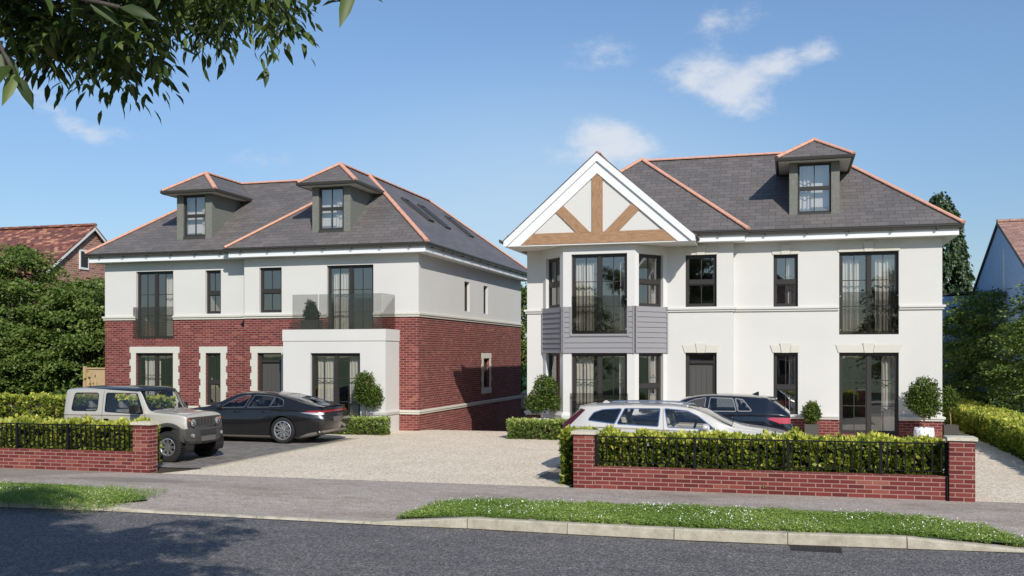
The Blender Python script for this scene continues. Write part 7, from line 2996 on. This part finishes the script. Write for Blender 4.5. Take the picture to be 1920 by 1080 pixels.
# ---- pale silver estate (faces +X)
Ls = 4.82
estate = dict(L=Ls, N=130, paint='paint_silver', wheel_r=0.345, wheel_w=0.24, rim_r=0.245, wstyle='split', spokes=5, half_w=0.915, inset=0.02,
              axles=[0.98, 3.85], arch_r=0.385, arch_dz=0.01, cabin=(0.5, 3.1, 0.50, 0.70), dash_z=0.92, wheel_y=-0.36,
              lean=lambda x, z, y: (-0.09 * max(0.0, 1 - x / 0.4) * math.exp(-((z - 0.50) / 0.14) ** 2)),
              lines=dict(plan=[(0, 0.86), (0.08, 0.91), (0.25, 0.955), (0.6, 1.0), (3.9, 1.0), (4.4, 0.96), (4.68, 0.88), (4.78, 0.80), (Ls, 0.74)],
                         ys=[(0, 0.84), (0.9, 0.87), (Ls, 0.84)], ym=[(0, 0.90), (1.0, 0.915), (3.8, 0.915), (Ls, 0.90)],
                         yb=[(0, 0.87), (1.0, 0.875), (3.2, 0.87), (3.9, 0.86), (Ls, 0.80)],
                         yt=[(0, 0.80), (0.3, 0.70), (0.6, 0.67), (2.3, 0.66), (2.8, 0.70), (3.3, 0.80), (4.2, 0.76), (Ls, 0.68)],
                         zf=[(0, 0.32), (0.5, 0.18), (4.2, 0.16), (Ls, 0.24)], zs=[(0, 0.40), (0.5, 0.28), (4.2, 0.26), (Ls, 0.32)],
                         zm=[(0, 0.66), (0.5, 0.68), (3.8, 0.64), (Ls, 0.52)],
                         zb=[(0, 0.93), (0.3, 0.985), (0.8, 0.985), (2.0, 0.955), (3.2, 0.915), (3.9, 0.87), (4.5, 0.78), (Ls, 0.64)],
                         zt=[(0, 0.99), (0.10, 1.06), (0.36, 1.27), (0.46, 1.325), (0.9, 1.362), (1.6, 1.378), (2.2, 1.37), (2.6, 1.335), (2.9, 1.24), (3.3, 1.03), (3.5, 0.965), (4.1, 0.895), (4.55, 0.80), (4.75, 0.72), (Ls, 0.65)],
                         zc=[(0, 1.03), (0.10, 1.12), (0.34, 1.33), (0.44, 1.385), (0.9, 1.415), (1.6, 1.43), (2.2, 1.42), (2.6, 1.39), (2.9, 1.30), (3.3, 1.10), (3.55, 1.01), (4.1, 0.93), (4.55, 0.825), (4.75, 0.735), (Ls, 0.66)]),
              panels=[('tail_light', 'lamp_dark_red', 'side', [(-0.15, 0.72), (0.235, 0.74), (0.17, 0.97), (-0.15, 0.97)], lambda c, n: abs(c.y) > 0.55 and c.x < 0.5, 0.004),
                      ('tail_light_upper', 'lamp_dark_red', 'side', [(-0.1, 0.97), (0.165, 0.97), (0.47, 1.285), (0.36, 1.31), (0.0, 1.07)], lambda c, n: abs(c.y) > 0.50 and c.x < 0.55, 0.004)],
              windows=[('rear_quarter_window', 'side', round_poly([(0.56, 1.085), (1.10, 1.025), (1.22, 1.31), (0.84, 1.285), (0.66, 1.225)], 0.03), SIDE, 0.020, 'chrome', 'car_glass_dark'),
                       ('rear_door_window', 'side', round_poly([(1.17, 1.02), (1.99, 0.985), (2.01, 1.322), (1.30, 1.315)], 0.02), SIDE, 0.018, 'chrome', 'car_glass'),
                       ('front_door_window', 'side', round_poly([(2.20, 0.975), (3.10, 0.948), (3.04, 1.00), (2.78, 1.19), (2.56, 1.285), (2.12, 1.325)], 0.02), SIDE, 0.018, 'chrome', 'car_glass'),
                       ('windscreen', 'plan', [(2.58, -0.60), (3.44, -0.74), (3.44, 0.74), (2.58, 0.60)], TOPF, 0.012, 'car_trim_black', 'car_glass'),
                       ('rear_window', 'plan', [(0.14, -0.60), (0.36, -0.58), (0.36, 0.58), (0.14, 0.60)], TOPF, 0.012, 'car_trim_black', 'car_glass_dark')],
              seams=[('side', [(1.10, 1.00), (1.06, 0.90), (1.28, 0.55), (1.36, 0.28)], SIDE), ('side', [(2.08, 1.33), (2.10, 0.97), (2.17, 0.74), (2.16, 0.28)], SIDE),
                     ('side', [(3.20, 0.93), (3.34, 0.80), (3.32, 0.28)], SIDE), ('side', round_poly([(0.72, 0.80), (0.98, 0.80), (0.98, 0.93), (0.72, 0.93)], 0.03)[:-1], SIDE)])
est = car('estate_car', 'pale silver estate car with roof rails parked behind the right front hedge', estate)
for s in (-1, 1):
    b = MB()
    b.tube([(0.70, s * 0.60, 1.375), (0.86, s * 0.60, 1.410), (1.5, s * 0.595, 1.430), (2.2, s * 0.59, 1.420), (2.55, s * 0.58, 1.385), (2.62, s * 0.58, 1.36)], [0.010, 0.014, 0.014, 0.014, 0.012, 0.008], 8)
    b.build('roof_rail', 'chrome', est, smooth=True)
    for x_ in (1.30, 2.28):
        b = MB()
        b.tube([(x_ - 0.11, s * 0.905, 0.80), (x_ - 0.08, s * 0.935, 0.808), (x_ + 0.08, s * 0.935, 0.808), (x_ + 0.11, s * 0.905, 0.80)], 0.013, 8)
        b.build('door_handle', 'chrome', est, smooth=True)
    b = MB()
    b.box(1.285, 1.325, s * 0.80 - 0.01, s * 0.80 + 0.01, 1.0, 1.3) if False else None
b = MB()
vs = []
for k in range(13):
    y = -0.60 + 1.20 * k / 12
    cv = 0.06 * (y / 0.6) ** 2
    vs += [(0.48, y, 1.375 - cv * 0.5), (0.25 + cv, y, 1.325 - cv * 0.5), (0.26 + cv, y, 1.350 - cv * 0.5), (0.50, y, 1.400 - cv * 0.5)]
fs = []
for k in range(12):
    for j in range(4):
        jj = (j + 1) % 4
        fs.append((k * 4 + j, k * 4 + jj, k * 4 + 4 + jj, k * 4 + 4 + j))
fs += [(3, 2, 1, 0), (48, 49, 50, 51)]
b.mesh(vs, fs)
b.build('spoiler', 'paint_silver', est)
b = MB()
b.prism([(0.88, 0.02, 1.405), (0.70, 0.02, 1.405), (0.76, 0.02, 1.455), (0.79, 0.02, 1.455)], (0, -0.04, 0))
b.build('roof_aerial', 'paint_silver', est, bevel=0.01)
b = MB()
b.prism([(0.0, -0.78, 0.445), (0.0, -0.78, 0.475), (-0.07, -0.55, 0.475), (-0.07, -0.55, 0.445)], (0.05, 0, 0))
b.build('rear_reflector', 'lamp_red', est)
mirror_part(est, 2.93, 1.00, 0.985, 0.10, 0.11, 0.072, 'paint_silver')
seats(est, [1.35, 2.25], 'seat_cream', 0.52, 0.36, 1.12)
est.location = (-4.55, 20.53, 0.008)

# ---- dark navy hatchback (faces -X)
Ls = 4.36
hatch = dict(L=Ls, N=120, paint='paint_navy', wheel_r=0.34, wheel_w=0.23, rim_r=0.24, wstyle='split', spokes=5, half_w=0.905, inset=0.02,
             axles=[0.80, 3.44], arch_r=0.38, arch_dz=0.01, cabin=(0.5, 2.9, 0.52, 0.70), dash_z=0.98, wheel_y=0.36,
             lean=lambda x, z, y: (-0.10 * max(0.0, 1 - x / 0.4) * math.exp(-((z - 0.62) / 0.12) ** 2)),
             lines=dict(plan=[(0, 0.87), (0.08, 0.92), (0.25, 0.965), (0.6, 1.0), (3.5, 1.0), (4.0, 0.95), (4.25, 0.87), (Ls, 0.76)],
                        ys=[(0, 0.82), (0.9, 0.86), (Ls, 0.82)], ym=[(0, 0.885), (0.9, 0.905), (3.4, 0.90), (Ls, 0.88)],
                        yb=[(0, 0.86), (0.9, 0.87), (3.0, 0.86), (Ls, 0.78)],
                        yt=[(0, 0.78), (0.3, 0.70), (0.6, 0.665), (2.0, 0.65), (2.5, 0.69), (3.0, 0.79), (Ls, 0.66)],
                        zf=[(0, 0.34), (0.5, 0.2), (3.8, 0.18), (Ls, 0.26)], zs=[(0, 0.42), (0.5, 0.3), (3.8, 0.28), (Ls, 0.34)],
                        zm=[(0, 0.72), (0.5, 0.74), (3.4, 0.68), (Ls, 0.54)],
                        zb=[(0, 0.98), (0.3, 1.03), (1.0, 1.045), (2.0, 1.02), (3.0, 0.96), (3.8, 0.86), (Ls, 0.66)],
                        zt=[(0, 1.01), (0.10, 1.08), (0.40, 1.30), (0.52, 1.36), (0.9, 1.405), (1.6, 1.43), (2.1, 1.415), (2.45, 1.34), (2.95, 1.08), (3.2, 1.00), (3.8, 0.90), (4.15, 0.78), (Ls, 0.67)],
                        zc=[(0, 1.04), (0.10, 1.14), (0.38, 1.36), (0.50, 1.42), (0.9, 1.465), (1.6, 1.485), (2.1, 1.47), (2.45, 1.40), (2.95, 1.15), (3.2, 1.05), (3.8, 0.93), (4.15, 0.80), (Ls, 0.68)]),
             panels=[('tail_light', 'lamp_pink', 'side', [(-0.15, 0.80), (0.24, 0.805), (0.53, 0.915), (0.44, 0.945), (-0.15, 0.94)], lambda c, n: abs(c.y) > 0.42 and c.x < 0.62, 0.005)],
             windows=[('quarter_window', 'side', round_poly([(0.90, 1.10), (1.19, 1.095), (1.27, 1.37), (1.10, 1.345)], 0.025), SIDE, 0.022, 'satin_trim', 'car_glass_dark'),
                      ('rear_door_window', 'side', round_poly([(1.26, 1.09), (1.90, 1.085), (1.86, 1.385), (1.34, 1.37)], 0.025), SIDE, 0.022, 'satin_trim', 'car_glass_dark'),
                      ('front_door_window', 'side', round_poly([(2.02, 1.08), (2.84, 1.05), (2.70, 1.13), (2.44, 1.265), (2.22, 1.345), (1.98, 1.385)], 0.025), SIDE, 0.018, 'satin_trim', 'car_glass'),
                      ('windscreen', 'plan', [(2.30, -0.58), (3.05, -0.72), (3.05, 0.72), (2.30, 0.58)], TOPF, 0.012, 'car_trim_black', 'car_glass'),
                      ('rear_window', 'plan', [(0.13, -0.62), (0.40, -0.58), (0.40, 0.58), (0.13, 0.62)], TOPF, 0.012, 'car_trim_black', 'car_glass_dark')],
             seams=[('side', [(1.93, 1.38), (1.95, 1.06), (1.93, 0.3)], SIDE), ('side', [(1.18, 1.06), (1.10, 0.9), (1.22, 0.55), (1.24, 0.3)], SIDE)])
hat = car('hatchback_car', 'dark navy hatchback with pinkish tail lamp, parked between silver estate and white house', hatch)
b = MB()
vs = []
for k in range(13):
    y = -0.60 + 1.20 * k / 12
    cv = 0.07 * (y / 0.6) ** 2
    vs += [(0.62, y, 1.405 - cv * 0.5), (0.30 + cv, y, 1.365 - cv * 0.5), (0.31 + cv, y, 1.390 - cv * 0.5), (0.62, y, 1.440 - cv * 0.5)]
fs = []
for k in range(12):
    for j in range(4):
        jj = (j + 1) % 4
        fs.append((k * 4 + j, k * 4 + jj, k * 4 + 4 + jj, k * 4 + 4 + j))
fs += [(3, 2, 1, 0), (48, 49, 50, 51)]
b.mesh(vs, fs)
b.build('spoiler', 'paint_navy', hat)
b = MB()
b.prism([(0.92, 0.03, 1.46), (0.74, 0.03, 1.455), (0.74, 0.03, 1.53), (0.79, 0.03, 1.52)], (0, -0.05, 0))
b.build('roof_aerial', 'car_trim_black', hat, bevel=0.01)
for s in (-1, 1):
    for x_ in (1.36, 2.14):
        b = MB()
        b.tube([(x_ - 0.10, s * 0.895, 0.925), (x_, s * 0.925, 0.93), (x_ + 0.10, s * 0.895, 0.925)], 0.014, 8)
        b.build('door_handle', 'paint_navy', hat, smooth=True)
mirror_part(hat, 2.72, 0.99, 1.05, 0.09, 0.10, 0.07, 'paint_navy')
seats(hat, [1.25, 2.05], 'seat_grey', 0.54, 0.36, 1.16)
hat.location = (0.02, 24.7, 0.0)
hat.rotation_euler = (0, 0, math.pi)
